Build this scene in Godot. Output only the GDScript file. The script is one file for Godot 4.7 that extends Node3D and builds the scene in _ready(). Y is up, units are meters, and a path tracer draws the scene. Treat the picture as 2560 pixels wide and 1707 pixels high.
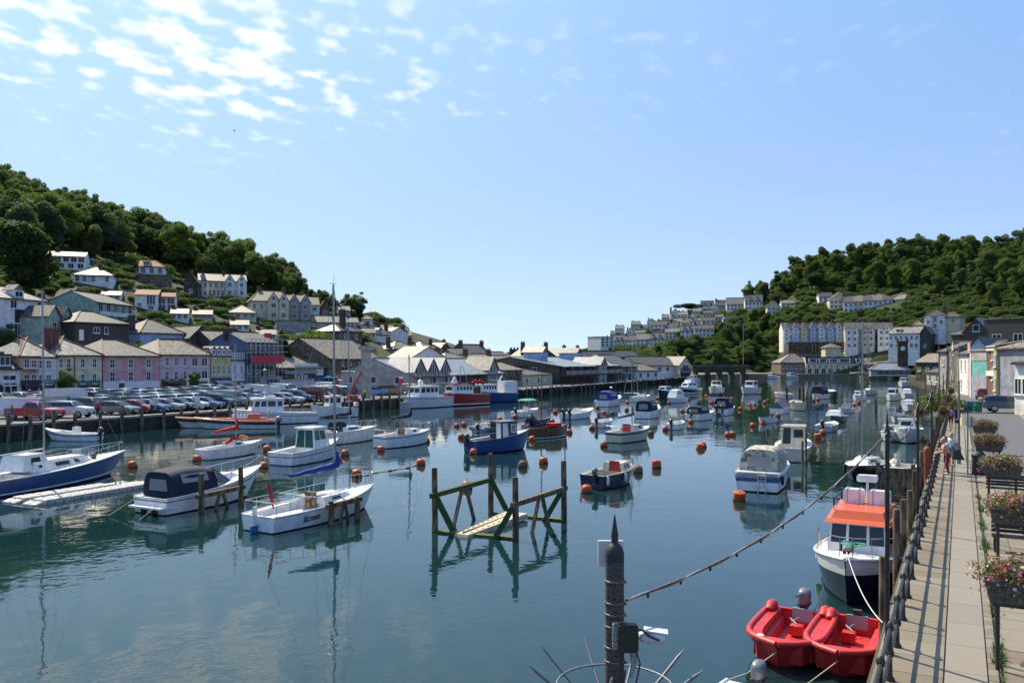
extends Node3D
# An English harbour town at high tide, seen from the road bridge. Metres, y up, water at y = 0, camera 7 m above it looking along -z.

const F := 2064.0     # focal length in pixels of the 2560 x 1707 photograph
const UC := 1280.0
const VH := 900.0     # row of the horizon
const CY := 7.0
const QL := 1.3       # top of the car park quay
const QR := 1.6       # top of the promenade quay

var rng := RandomNumberGenerator.new()
var taken := {}
var M := {}
var T := {}
var shared := {}
var occ := []          # houses as seen: [u0, u1, v0, v1, distance]

# --- points
func P(u: float, v: float, d: float) -> Vector3:
	return V((u - UC) / F * d, CY + (VH - v) / F * d, -d)
func G(u: float, v: float, y := 0.0) -> Vector3:
	var d := (CY - y) * F / (v - VH)
	return V((u - UC) / F * d, y, -d)
func to_px(p: Vector3) -> Vector3:
	return V(UC + p.x / -p.z * F, VH - (p.y - CY) / -p.z * F, -p.z)

# --- mesh collector
class MB:
	var v := PackedVector3Array()
	var n := PackedVector3Array()
	var c := PackedColorArray()
	var i := PackedInt32Array()
	var col := Color.WHITE
	var colored := false
	func _add(p: Vector3, q: Vector3) -> int:
		v.append(p)
		n.append(q)
		if colored:
			c.append(col)
		return v.size() - 1
	func tri(a: Vector3, b: Vector3, d: Vector3) -> void:
		var m := (d - a).cross(b - a).normalized()
		var k := _add(a, m)
		_add(b, m)
		_add(d, m)
		i.append_array([k, k + 1, k + 2])
	func quad(a: Vector3, b: Vector3, d: Vector3, e: Vector3) -> void:
		var m := (d - a).cross(b - a) + (e - a).cross(d - a)
		m = m.normalized()
		var k := _add(a, m)
		_add(b, m)
		_add(d, m)
		_add(e, m)
		i.append_array([k, k + 1, k + 2, k, k + 2, k + 3])
	func hexa(p: Array) -> void:
		# p: bottom 0..3 (counter-clockwise seen from above, y up), top 4..7
		quad(p[4], p[7], p[6], p[5])
		quad(p[0], p[1], p[2], p[3])
		for k in 4:
			var j := (k + 1) % 4
			quad(p[k], p[k + 4], p[j + 4], p[j])
	func box(at: Vector3, s: Vector3, b := Basis()) -> void:
		var h := s / 2.0
		var p := []
		for y in [-h.y, h.y]:
			p.append(at + b * Vector3(-h.x, y, h.z))
			p.append(at + b * Vector3(h.x, y, h.z))
			p.append(at + b * Vector3(h.x, y, -h.z))
			p.append(at + b * Vector3(-h.x, y, -h.z))
		hexa(p)
	func bar(a: Vector3, b: Vector3, w: float, h: float) -> void:
		var z := (b - a).normalized()
		var up := Vector3.UP if absf(z.y) < 0.95 else Vector3.RIGHT
		var x := up.cross(z).normalized()
		box((a + b) / 2.0, Vector3(w, h, a.distance_to(b)), Basis(x, z.cross(x), z))
	func tube(a: Vector3, b: Vector3, r0: float, r1: float, k := 8) -> void:
		path([a, b], [r0, r1], k)
	func path(pts: Array, r: Array, k := 6, caps := true) -> void:
		var first := v.size()
		var m := pts.size()
		var side := Vector3.ZERO
		for s in m:
			var t: Vector3 = (pts[mini(s + 1, m - 1)] - pts[maxi(s - 1, 0)]).normalized()
			if side == Vector3.ZERO:
				side = t.cross(Vector3.UP if absf(t.y) < 0.9 else Vector3.RIGHT).normalized()
			side = (side - t * side.dot(t)).normalized()
			var up := t.cross(side)
			var rr: float = r[mini(s, r.size() - 1)]
			for q in k:
				var a := TAU * q / k
				var o := side * cos(a) + up * sin(a)
				_add(pts[s] + o * rr, o)
		for s in m - 1:
			for q in k:
				var q2 := (q + 1) % k
				var a0 := first + s * k + q
				var a1 := first + s * k + q2
				i.append_array([a0, a0 + k, a1, a1, a0 + k, a1 + k])
		if caps:
			for e in 2:
				var s2 := 0 if e == 0 else m - 1
				for q in k - 2:
					var o0 := v[first + s2 * k]
					var o1 := v[first + s2 * k + q + 1]
					var o2 := v[first + s2 * k + q + 2]
					if e == 0:
						tri(o0, o1, o2)
					else:
						tri(o0, o2, o1)
	func lathe(prof: Array, k := 12, tr := Transform3D()) -> void:
		var rows := []
		for p in prof:
			var row := PackedVector3Array()
			for q in k + 1:
				var a := TAU * q / k
				row.append(tr * Vector3(cos(a) * p[0], p[1], sin(a) * p[0]))
			rows.append(row)
		grid(rows)
	func grid(rows: Array, flat := false) -> void:
		var m: int = rows.size()
		var w: int = rows[0].size()
		if flat:
			for r in m - 1:
				for q in w - 1:
					quad(rows[r][q], rows[r + 1][q], rows[r + 1][q + 1], rows[r][q + 1])
			return
		var first := v.size()
		for r in m:
			for q in w:
				var ql := q - 1
				var qr := q + 1
				if rows[r][0].distance_squared_to(rows[r][w - 1]) < 1e-8:
					ql = q - 1 if q > 0 else w - 2
					qr = q + 1 if q < w - 1 else 1
				else:
					ql = maxi(ql, 0)
					qr = mini(qr, w - 1)
				var dx: Vector3 = rows[r][qr] - rows[r][ql]
				var dy: Vector3 = rows[mini(r + 1, m - 1)][q] - rows[maxi(r - 1, 0)][q]
				if dx.length_squared() < 1e-9:
					var rr := r + 1 if r == 0 else r - 1
					rr = clampi(rr, 0, m - 1)
					dx = rows[rr][qr] - rows[rr][ql]
				_add(rows[r][q], dx.cross(dy).normalized())
		for r in m - 1:
			for q in w - 1:
				var a0 := first + r * w + q
				i.append_array([a0, a0 + w, a0 + 1, a0 + 1, a0 + w, a0 + w + 1])
	func sheet(p: Array, off: Vector3) -> void:
		# a slab: outline p (flat convex polygon) and the same moved by off
		var m := p.size()
		for k in range(1, m - 1):
			tri(p[0], p[k + 1], p[k])
			tri(p[0] + off, p[k] + off, p[k + 1] + off)
		for k in m:
			var j := (k + 1) % m
			quad(p[k], p[j], p[j] + off, p[k] + off)
	func prism(pts: PackedVector2Array, y0: float, y1: float) -> void:
		# pts in x, z
		for t in Geometry2D.triangulate_polygon(pts):
			_add(Vector3(pts[t].x, y1, pts[t].y), Vector3.UP)
		var k := i.size()
		var b := v.size() - Geometry2D.triangulate_polygon(pts).size()
		var q := b
		while q < v.size():
			var nn := (v[q + 2] - v[q]).cross(v[q + 1] - v[q])
			if nn.y > 0:
				i.append_array([q, q + 1, q + 2])
			else:
				i.append_array([q, q + 2, q + 1])
			q += 3
		for s in pts.size():
			var a := pts[s]
			var e := pts[(s + 1) % pts.size()]
			quad(Vector3(a.x, y0, a.y), Vector3(a.x, y1, a.y), Vector3(e.x, y1, e.y), Vector3(e.x, y0, e.y))
	func mesh() -> ArrayMesh:
		var a := []
		a.resize(Mesh.ARRAY_MAX)
		a[Mesh.ARRAY_VERTEX] = v
		a[Mesh.ARRAY_NORMAL] = n
		if colored:
			a[Mesh.ARRAY_COLOR] = c
		a[Mesh.ARRAY_INDEX] = i
		var out := ArrayMesh.new()
		if v.size():
			out.add_surface_from_arrays(Mesh.PRIMITIVE_TRIANGLES, a)
		return out

func V(x: float, y: float, z: float) -> Vector3:
	return Vector3(x, y, z)
# --- nodes
func numbered(called: String) -> String:
	var k: int = taken.get(called, -1) + 1
	taken[called] = k
	return called if k == 0 else "%s_%03d" % [called, k]
func tag(o: Node, label: String, category: String, group := "", kind := "") -> void:
	if label:
		o.set_meta("label", label)
	if category:
		o.set_meta("category", category)
	if group:
		o.set_meta("group", group)
	if kind:
		o.set_meta("kind", kind)
func thing(called: String, label: String, category: String, at := Vector3.ZERO, turn := 0.0, group := "") -> Node3D:
	var o := Node3D.new()
	o.name = numbered(called)
	add_child(o)
	o.position = at
	o.rotation.y = turn
	tag(o, label, category, group)
	return o
func put(b, called: String, m: Material, parent: Node = null) -> MeshInstance3D:
	var o := MeshInstance3D.new()
	o.mesh = b.mesh() if b is MB else b
	o.material_override = m
	if parent == null:
		o.name = numbered(called)
		add_child(o)
	else:
		o.name = called
		parent.add_child(o, true)
	return o
func struct(b, called: String, m: Material) -> MeshInstance3D:
	var o := put(b, called, m)
	o.set_meta("kind", "structure")
	return o
func pbox(parent: Node, called: String, m: Material, at: Vector3, s: Vector3, turn := 0.0) -> MeshInstance3D:
	if not shared.has("cube"):
		var b := MB.new()
		b.box(Vector3.ZERO, Vector3.ONE)
		shared.cube = b.mesh()
	var o := put(shared.cube, called, m, parent)
	o.transform = Transform3D(Basis(Vector3.UP, turn) * Basis.from_scale(s), at)
	return o
func copy(o: Node3D, at: Vector3, turn := 0.0, label := "", group := "") -> Node3D:
	var r := o.duplicate() as Node3D
	r.name = numbered(String(o.name).rsplit("_", true, 1)[0] if String(o.name).rsplit("_", true, 1)[-1].is_valid_int() else String(o.name))
	add_child(r)
	r.position = at
	r.rotation.y = turn
	if label:
		r.set_meta("label", label)
	if group:
		r.set_meta("group", group)
	return r

# --- textures and materials
func noise_tex(key: String, freq: float, oct: int, lo: Color, hi: Color, type := FastNoiseLite.TYPE_SIMPLEX_SMOOTH, size := 512, p0 := 0.0, p1 := 1.0) -> NoiseTexture2D:
	var f := FastNoiseLite.new()
	f.noise_type = type
	f.frequency = freq
	f.fractal_octaves = oct
	f.seed = key.hash() % 1000
	if type == FastNoiseLite.TYPE_CELLULAR:
		f.cellular_return_type = FastNoiseLite.RETURN_CELL_VALUE
	var g := Gradient.new()
	g.offsets = PackedFloat32Array([p0, p1])
	g.colors = PackedColorArray([lo, hi])
	var t := NoiseTexture2D.new()
	t.noise = f
	t.width = size
	t.height = size
	t.seamless = true
	t.color_ramp = g
	T[key] = t
	return t
func mat(key: String, c: Color, rough := 0.8, opt := {}) -> StandardMaterial3D:
	if M.has(key):
		return M[key]
	var m := StandardMaterial3D.new()
	m.resource_name = key
	m.albedo_color = c
	m.roughness = rough
	if opt.has("tex"):
		m.albedo_texture = T[opt.tex]
		m.uv1_triplanar = true
		m.uv1_world_triplanar = opt.get("world", true)
		var s: float = opt.get("scale", 0.3)
		m.uv1_scale = V(s, s * opt.get("sy", 1.0), s)
	m.metallic = opt.get("metal", 0.0)
	if opt.has("spec"):
		m.metallic_specular = opt.spec
	if opt.has("coat"):
		m.clearcoat_enabled = true
		m.clearcoat = opt.coat
		m.clearcoat_roughness = 0.06
	if opt.has("back"):
		m.backlight_enabled = true
		m.backlight = opt.back
	if opt.get("vc", false):
		m.vertex_color_use_as_albedo = true
	M[key] = m
	return m
func rgb(r: float, g: float, b: float) -> Color:
	# a base colour given as linear reflectance
	return Color(r, g, b).linear_to_srgb()
func make_textures() -> void:
	noise_tex("plaster", 0.012, 5, Color(0.86, 0.85, 0.83), Color(1, 1, 1), FastNoiseLite.TYPE_SIMPLEX_SMOOTH, 512, 0.25, 0.62)
	noise_tex("gel", 0.02, 4, Color(0.93, 0.925, 0.91), Color(1, 1, 1), FastNoiseLite.TYPE_SIMPLEX_SMOOTH, 256, 0.3, 0.6)
	noise_tex("slate", 0.035, 5, Color(0.52, 0.5, 0.47), Color(1, 0.99, 0.97), FastNoiseLite.TYPE_SIMPLEX_SMOOTH, 512, 0.3, 0.72)
	noise_tex("lichen", 0.03, 5, Color(0.62, 0.52, 0.38), Color(1, 1, 1), FastNoiseLite.TYPE_SIMPLEX_SMOOTH, 512, 0.35, 0.6)
	noise_tex("rubble", 0.06, 1, Color(0.5, 0.46, 0.4), Color(1, 0.98, 0.94), FastNoiseLite.TYPE_CELLULAR, 512, 0.0, 1.0)
	noise_tex("grain", 0.02, 4, Color(0.5, 0.47, 0.43), Color(1, 1, 1), FastNoiseLite.TYPE_SIMPLEX_SMOOTH, 256, 0.3, 0.7)
	noise_tex("speck", 0.25, 3, Color(0.68, 0.67, 0.65), Color(1, 1, 1), FastNoiseLite.TYPE_SIMPLEX_SMOOTH, 512, 0.3, 0.7)
	noise_tex("grime", 0.02, 6, Color(0.55, 0.53, 0.48), Color(1, 1, 1), FastNoiseLite.TYPE_SIMPLEX_SMOOTH, 512, 0.28, 0.5)
	noise_tex("weed", 0.03, 5, Color(0.22, 0.26, 0.12), Color(0.42, 0.38, 0.3), FastNoiseLite.TYPE_SIMPLEX_SMOOTH, 512, 0.4, 0.62)
	noise_tex("scrub", 0.02, 6, Color(0.16, 0.2, 0.09), Color(0.4, 0.42, 0.22), FastNoiseLite.TYPE_SIMPLEX_SMOOTH, 512, 0.3, 0.7)
	noise_tex("tarmac", 0.3, 4, Color(0.72, 0.72, 0.72), Color(1, 1, 1), FastNoiseLite.TYPE_SIMPLEX_SMOOTH, 512, 0.3, 0.7)
	noise_tex("rust", 0.03, 5, Color(0.75, 0.42, 0.25), Color(1, 1, 1), FastNoiseLite.TYPE_SIMPLEX_SMOOTH, 256, 0.3, 0.45)

# --- camera, sky, sun
func make_camera_and_light() -> void:
	var cam := Camera3D.new()
	cam.name = "camera"
	cam.projection = Camera3D.PROJECTION_FRUSTUM
	cam.near = 0.1
	cam.far = 4000.0
	cam.size = 0.1 * 1707.0 / F
	cam.frustum_offset = Vector2(0, 0.1 * (VH - 853.5) / F)
	cam.position = V(0, CY, 0)
	add_child(cam)
	cam.current = true
	var sun := DirectionalLight3D.new()
	sun.name = "sun"
	sun.light_energy = 1.45
	sun.light_angular_distance = 0.5
	sun.light_color = Color(1.0, 0.945, 0.85)
	sun.shadow_enabled = true
	sun.sky_mode = DirectionalLight3D.SKY_MODE_LIGHT_ONLY
	add_child(sun)
	sun.look_at_from_position(SUN * 100.0, Vector3.ZERO, Vector3.UP)
	var e := Environment.new()
	e.background_mode = Environment.BG_SKY
	e.tonemap_mode = Environment.TONE_MAPPER_LINEAR
	e.tonemap_exposure = 1.62
	e.sdfgi_enabled = true
	e.ssao_enabled = true
	e.ssil_enabled = true
	var s := Sky.new()
	var pm := PanoramaSkyMaterial.new()
	pm.panorama = make_sky()
	s.sky_material = pm
	e.sky = s
	var w := WorldEnvironment.new()
	w.name = "world"
	w.environment = e
	add_child(w)

const SUN := Vector3(-0.386, 0.766, -0.514)

func sky_color(d: Vector3) -> Color:
	var y := maxf(d.y, 0.0)
	var f := 1.0 - pow(1.0 - y, 5.5)
	var a := acos(clampf(d.dot(SUN.normalized()), -1, 1))
	var g := exp(-a * 2.0)
	return Color(lerpf(0.385, 0.085, f) + 0.68 * g, lerpf(0.495, 0.205, f) + 0.82 * g, lerpf(0.65, 0.53, f) + 0.42 * g)

func make_sky() -> ImageTexture:
	var sw := 512
	var small := Image.create(sw, sw / 2, false, Image.FORMAT_RGBF)
	for y in sw / 2:
		var el := (0.5 - (y + 0.5) / (sw / 2.0)) * PI
		for x in sw:
			var az := wrapf((x + 0.5) / sw * TAU, -PI, PI)
			small.set_pixel(x, y, sky_color(V(sin(az) * cos(el), sin(el), -cos(az) * cos(el))))
	var W := 4096
	var H := 2048
	small.resize(W, H, Image.INTERPOLATE_BILINEAR)
	var f := FastNoiseLite.new()
	f.noise_type = FastNoiseLite.TYPE_SIMPLEX_SMOOTH
	f.frequency = 0.9
	f.fractal_octaves = 6
	f.fractal_gain = 0.52
	f.seed = 12
	var big := FastNoiseLite.new()
	big.noise_type = FastNoiseLite.TYPE_SIMPLEX_SMOOTH
	big.frequency = 0.55
	big.fractal_octaves = 2
	big.seed = 4
	var data := small.get_data().to_float32_array()
	# an altocumulus sheet: noise on a flat layer, thick in one broad bank, thin wisps elsewhere
	for y in range(430, 1004):
		var el := (0.5 - (y + 0.5) / H) * PI
		var ce := cos(el)
		var se := sin(el)
		var low := clampf((rad_to_deg(el) - 5.0) / 9.0, 0, 1)
		for x in range(0, W, 1):
			var az := wrapf((x + 0.5) / W * TAU, -PI, PI)
			var px := sin(az) * ce / se
			var pz := -cos(az) * ce / se
			var q := Vector2((az + 0.36) / 0.33, (el - 0.318) / 0.075)
			if q.x < 0.0:
				q.x *= 0.45
			if q.y > 0.0:
				q.y *= 0.62
			var bank := exp(-q.length_squared() * 1.1)
			if x % 2 == 1 and bank < 0.02:
				var prev := (y * W + x - 1) * 3
				var o1 := (y * W + x) * 3
				data[o1] = data[prev]
				data[o1 + 1] = data[prev + 1]
				data[o1 + 2] = data[prev + 2]
				continue
			var nz := f.get_noise_2d(px * 6.2, pz * 4.2)
			var b := big.get_noise_2d(px * 1.3 + 9.0, pz * 0.8)
			var th := lerpf(0.33, -0.30, bank)
			var a := smoothstep(th, th + 0.62, nz + b * 0.3) * low * lerpf(0.12, 1.0, bank)
			if a <= 0.003:
				continue
			var o := (y * W + x) * 3
			data[o] = lerpf(data[o], 0.70, a)
			data[o + 1] = lerpf(data[o + 1], 0.73, a)
			data[o + 2] = lerpf(data[o + 2], 0.76, a)
	var im := Image.create_from_data(W, H, false, Image.FORMAT_RGBF, data.to_byte_array())
	return ImageTexture.create_from_image(im)

# --- terrain
const RIGHT_FOOT := [Vector2(-60, -470), Vector2(20, -405), Vector2(44, -352), Vector2(112, -340), Vector2(172, -262), Vector2(150, -140), Vector2(112, -60), Vector2(100, 60)]
var right_poly := PackedVector2Array()
func steps(t: float, tab: Array) -> float:
	if t <= tab[0][0]:
		return tab[0][1]
	for k in tab.size() - 1:
		if t < tab[k + 1][0]:
			return lerpf(tab[k][1], tab[k + 1][1], (t - tab[k][0]) / (tab[k + 1][0] - tab[k][0]))
	return tab[-1][1]
var bumps := FastNoiseLite.new()
func land(x: float, z: float) -> float:
	var rx := x + 64.0
	var rz := z + 134.0
	var s := -0.872 * rx - 0.49 * rz
	var t := 0.49 * rx - 0.872 * rz
	var h := 0.9
	var bu := bumps.get_noise_2d(x, z)
	if s > 10.0:
		var q := minf(s - 10.0, 240.0)
		h += (0.41 * q - 0.0003 * q * q) * steps(t, [[-100, 1.0], [40, 1.0], [80, 0.97], [105, 0.93], [130, 0.87], [160, 0.78], [185, 0.6], [205, 0.36], [228, 0.12], [250, 0.0]]) + bu * minf(q * 0.06, 3.0)
	if x > -70.0 and Geometry2D.is_point_in_polygon(Vector2(x, z), right_poly):
		var best := 1e9
		for k in RIGHT_FOOT.size() - 1:
			var c := Geometry2D.get_closest_point_to_segment(Vector2(x, z), RIGHT_FOOT[k], RIGHT_FOOT[k + 1])
			best = minf(best, c.distance_to(Vector2(x, z)))
		var q2 := minf(best, 170.0)
		var k := x / maxf(-z, 30.0)
		h += (0.44 * q2 - 0.0005 * q2 * q2) * steps(k, [[-0.1, 0.05], [0.05, 0.12], [0.107, 0.23], [0.155, 0.36], [0.174, 0.48], [0.203, 0.56], [0.276, 0.68], [0.31, 0.72], [0.342, 0.9], [0.373, 1.03], [0.45, 1.07], [0.62, 0.98]]) + bu * minf(q2 * 0.05, 2.5)
	return h
var river := PackedVector2Array()
func ray_land(u: float, v: float, from := 60.0) -> Vector3:
	var d := from
	var last := d
	while d < 800.0:
		var p := P(u, v, d)
		if p.y < land(p.x, p.z):
			break
		last = d
		d += 3.0
	for k in 6:
		var m := (last + d) / 2.0
		var p := P(u, v, m)
		if p.y < land(p.x, p.z):
			d = m
		else:
			last = m
	return P(u, v, d)

var LQ := []      # car park quay edge, from the camera outwards
func make_ground() -> void:
	bumps.frequency = 0.015
	bumps.fractal_octaves = 3
	bumps.seed = 7
	for p in RIGHT_FOOT:
		right_poly.append(p)
	right_poly.append(Vector2(2500, 60))
	right_poly.append(Vector2(2500, -2500))
	right_poly.append(Vector2(-60, -2500))
	LQ = [Vector2(-110, 60), Vector2(-66, -30), G2(0, 1066, QL), G2(626, 1025, QL), G2(994, 996, QL), G2(1262, 979, QL), Vector2(22, -196), Vector2(46, -246), Vector2(60, -277)]
	var bank := PackedVector2Array()
	for p in LQ:
		bank.append(p)
	bank.append_array([Vector2(40, -290), Vector2(-60, -300), Vector2(-330, -300), Vector2(-330, 60)])
	var b := MB.new()
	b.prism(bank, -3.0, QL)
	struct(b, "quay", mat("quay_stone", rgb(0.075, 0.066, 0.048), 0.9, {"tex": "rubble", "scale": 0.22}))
	# a sheet of tarmac for the car park
	var top := PackedVector2Array([LQ[1] + Vector2(-1.4, 0.2), LQ[2] + Vector2(-1.4, 0), LQ[3] + Vector2(-1.4, 0), LQ[4] + Vector2(-1.4, 0), LQ[5] + Vector2(-1.5, 0), LQ[6] + Vector2(-1.4, 0), LQ[7] + Vector2(-1.4, 0), LQ[8] + Vector2(-1.4, 0), Vector2(0, -284), Vector2(-50, -250), Vector2(-90, -120), Vector2(-120, -30)])
	b = MB.new()
	b.prism(top, QL - 0.1, QL + 0.004)
	struct(b, "car_park_surface", mat("pale_tarmac", rgb(0.15, 0.142, 0.13), 0.9, {"tex": "tarmac", "scale": 0.15}))
	b = MB.new()
	for k in range(1, LQ.size() - 1):
		b.bar(V(LQ[k].x - 0.35, QL + 0.08, LQ[k].y), V(LQ[k + 1].x - 0.35, QL + 0.08, LQ[k + 1].y), 0.62, 0.2)
	struct(b, "quay_kerb", mat("granite_kerb", rgb(0.33, 0.315, 0.29), 0.85, {"tex": "grime", "scale": 0.2}))
	# far quay under the village on the other bank
	b = MB.new()
	b.prism(PackedVector2Array([Vector2(68, -296), Vector2(80, -318), Vector2(120, -320), Vector2(166, -318), Vector2(230, -310), Vector2(230, -352), Vector2(60, -362), Vector2(30, -330), Vector2(46, -300)]), -3.0, 1.7)
	struct(b, "quay", mat("far_stone", rgb(0.30, 0.26, 0.20), 0.9, {"tex": "rubble", "scale": 0.25}))
	# terrain in one sheet, finer near, coarse far away
	var xs := []
	var zs := []
	var x := -2400.0
	while x <= 2400.0:
		xs.append(x)
		x += 7.0 if absf(x - 20.0) < 330.0 else 120.0
	var z := 90.0
	while z >= -2600.0:
		zs.append(z)
		z -= 7.0 if z > -620.0 else 110.0
	river = PackedVector2Array([Vector2(-140, 95)])
	for k in range(1, LQ.size()):
		river.append(LQ[k] + Vector2(-13, 0))
	river.append_array([Vector2(66, -303), Vector2(84, -322), Vector2(168, -322)])
	river.append(pr(330, 14))
	river.append(pr(-110, 14))
	var rows := []
	for zz in zs:
		var row := PackedVector3Array()
		for xx in xs:
			var y := land(xx, zz)
			if Geometry2D.is_point_in_polygon(Vector2(xx, zz), river):
				y = -3.5
			row.append(V(xx, y, zz))
		rows.append(row)
	b = MB.new()
	b.grid(rows)
	struct(b, "terrain", mat("hill_ground", rgb(0.34, 0.42, 0.24), 0.95, {"tex": "scrub", "scale": 0.05}))

func G2(u: float, v: float, y: float) -> Vector2:
	var p := G(u, v, y)
	return Vector2(p.x, p.z)
# promenade frame: t along the railing away from the camera, s to the landward side
const PO := Vector2(6.98, -15.0)
const PE := Vector2(0.478, -0.878)
const PR := Vector2(0.878, 0.478)
func pr(t: float, s: float) -> Vector2:
	var bend := 0.0 if t < 90.0 else -0.00032 * (t - 90.0) * (t - 90.0)
	return PO + PE * t + PR * (s + bend)
func pt(t: float, s: float, y := QR) -> Vector3:
	var q := pr(t, s)
	return V(q.x, y, q.y)
const PTURN := -0.4984     # turn that lays local -z along the promenade

# --- water
func make_water() -> void:
	var n := 1024
	var tile := 34.0
	var waves := FastNoiseLite.new()
	waves.noise_type = FastNoiseLite.TYPE_SIMPLEX_SMOOTH
	waves.frequency = 0.011
	waves.fractal_octaves = 3
	waves.fractal_gain = 0.5
	waves.seed = 3
	waves.domain_warp_enabled = true
	waves.domain_warp_amplitude = 20.0
	var a := waves.get_seamless_image(n, n, false, false, 0.1)
	var cat := FastNoiseLite.new()
	cat.noise_type = FastNoiseLite.TYPE_SIMPLEX_SMOOTH
	cat.frequency = 0.055
	cat.fractal_octaves = 3
	cat.seed = 21
	var c := cat.get_seamless_image(n, n, false, false, 0.1)
	var patch := FastNoiseLite.new()
	patch.noise_type = FastNoiseLite.TYPE_SIMPLEX_SMOOTH
	patch.frequency = 0.0035
	patch.fractal_octaves = 2
	patch.seed = 5
	var pm := patch.get_seamless_image(n, n, false, false, 0.1)
	var da := a.get_data()
	var dc := c.get_data()
	var dp := pm.get_data()
	var h := PackedFloat32Array()
	h.resize(n * n)
	for k in n * n:
		var w := smoothstep(0.46, 0.66, dp[k] / 255.0)
		h[k] = da[k] / 255.0 * 0.75 + dc[k] / 255.0 * (0.03 + 0.42 * w)
	# slopes, stored enlarged so that eight bits keep them smooth
	var px := PackedByteArray()
	px.resize(n * n * 3)
	for y in n:
		var y0 := ((y + n - 1) % n) * n
		var y1 := ((y + 1) % n) * n
		for x in n:
			var dx := h[y * n + (x + 1) % n] - h[y * n + (x + n - 1) % n]
			var dy := h[y1 + x] - h[y0 + x]
			var o := (y * n + x) * 3
			px[o] = clampi(int(128.0 + dx * 1500.0), 0, 255)
			px[o + 1] = clampi(int(128.0 - dy * 1500.0), 0, 255)
			px[o + 2] = 255
	var im := Image.create_from_data(n, n, false, Image.FORMAT_RGB8, px)
	var m := StandardMaterial3D.new()
	m.resource_name = "harbour_water"
	m.albedo_color = rgb(0.006, 0.026, 0.028)
	m.roughness = 0.035
	m.metallic_specular = 0.5
	m.normal_enabled = true
	m.normal_texture = ImageTexture.create_from_image(im)
	m.normal_scale = 0.013
	M.water = m
	# a sheet with slow swell in its normals
	var sw := FastNoiseLite.new()
	sw.frequency = 0.02
	sw.fractal_octaves = 2
	sw.seed = 9
	var v := PackedVector3Array()
	var nn := PackedVector3Array()
	var uv := PackedVector2Array()
	var tg := PackedFloat32Array()
	var idx := PackedInt32Array()
	var xs := []
	var zs := []
	var x := -1800.0
	while x <= 1800.0:
		xs.append(x)
		x += 4.0 if absf(x - 20.0) < 190.0 else 60.0
	var z := 80.0
	while z >= -2400.0:
		zs.append(z)
		z -= 4.0 if z > -330.0 else 60.0
	for zz in zs:
		for xx in xs:
			v.append(V(xx, 0, zz))
			nn.append(V(sw.get_noise_2d(xx * 3.0, zz * 3.0) * 0.006, 1, sw.get_noise_2d(xx * 3.0 + 400.0, zz * 3.0) * 0.006).normalized())
			# waves are drawn out along the harbour, across the wind
			var r := Vector2(xx, zz).rotated(0.35)
			uv.append(Vector2(r.x / tile, r.y / tile * 1.25))
			tg.append_array([cos(0.35), 0, sin(-0.35), 1.0])
	var w := xs.size()
	for r in zs.size() - 1:
		for q in w - 1:
			var k := r * w + q
			idx.append_array([k, k + w, k + 1, k + 1, k + w, k + w + 1])
	var arr := []
	arr.resize(Mesh.ARRAY_MAX)
	arr[Mesh.ARRAY_VERTEX] = v
	arr[Mesh.ARRAY_NORMAL] = nn
	arr[Mesh.ARRAY_TEX_UV] = uv
	arr[Mesh.ARRAY_TANGENT] = tg
	arr[Mesh.ARRAY_INDEX] = idx
	var am := ArrayMesh.new()
	am.add_surface_from_arrays(Mesh.PRIMITIVE_TRIANGLES, arr)
	struct(am, "water", m)

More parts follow.
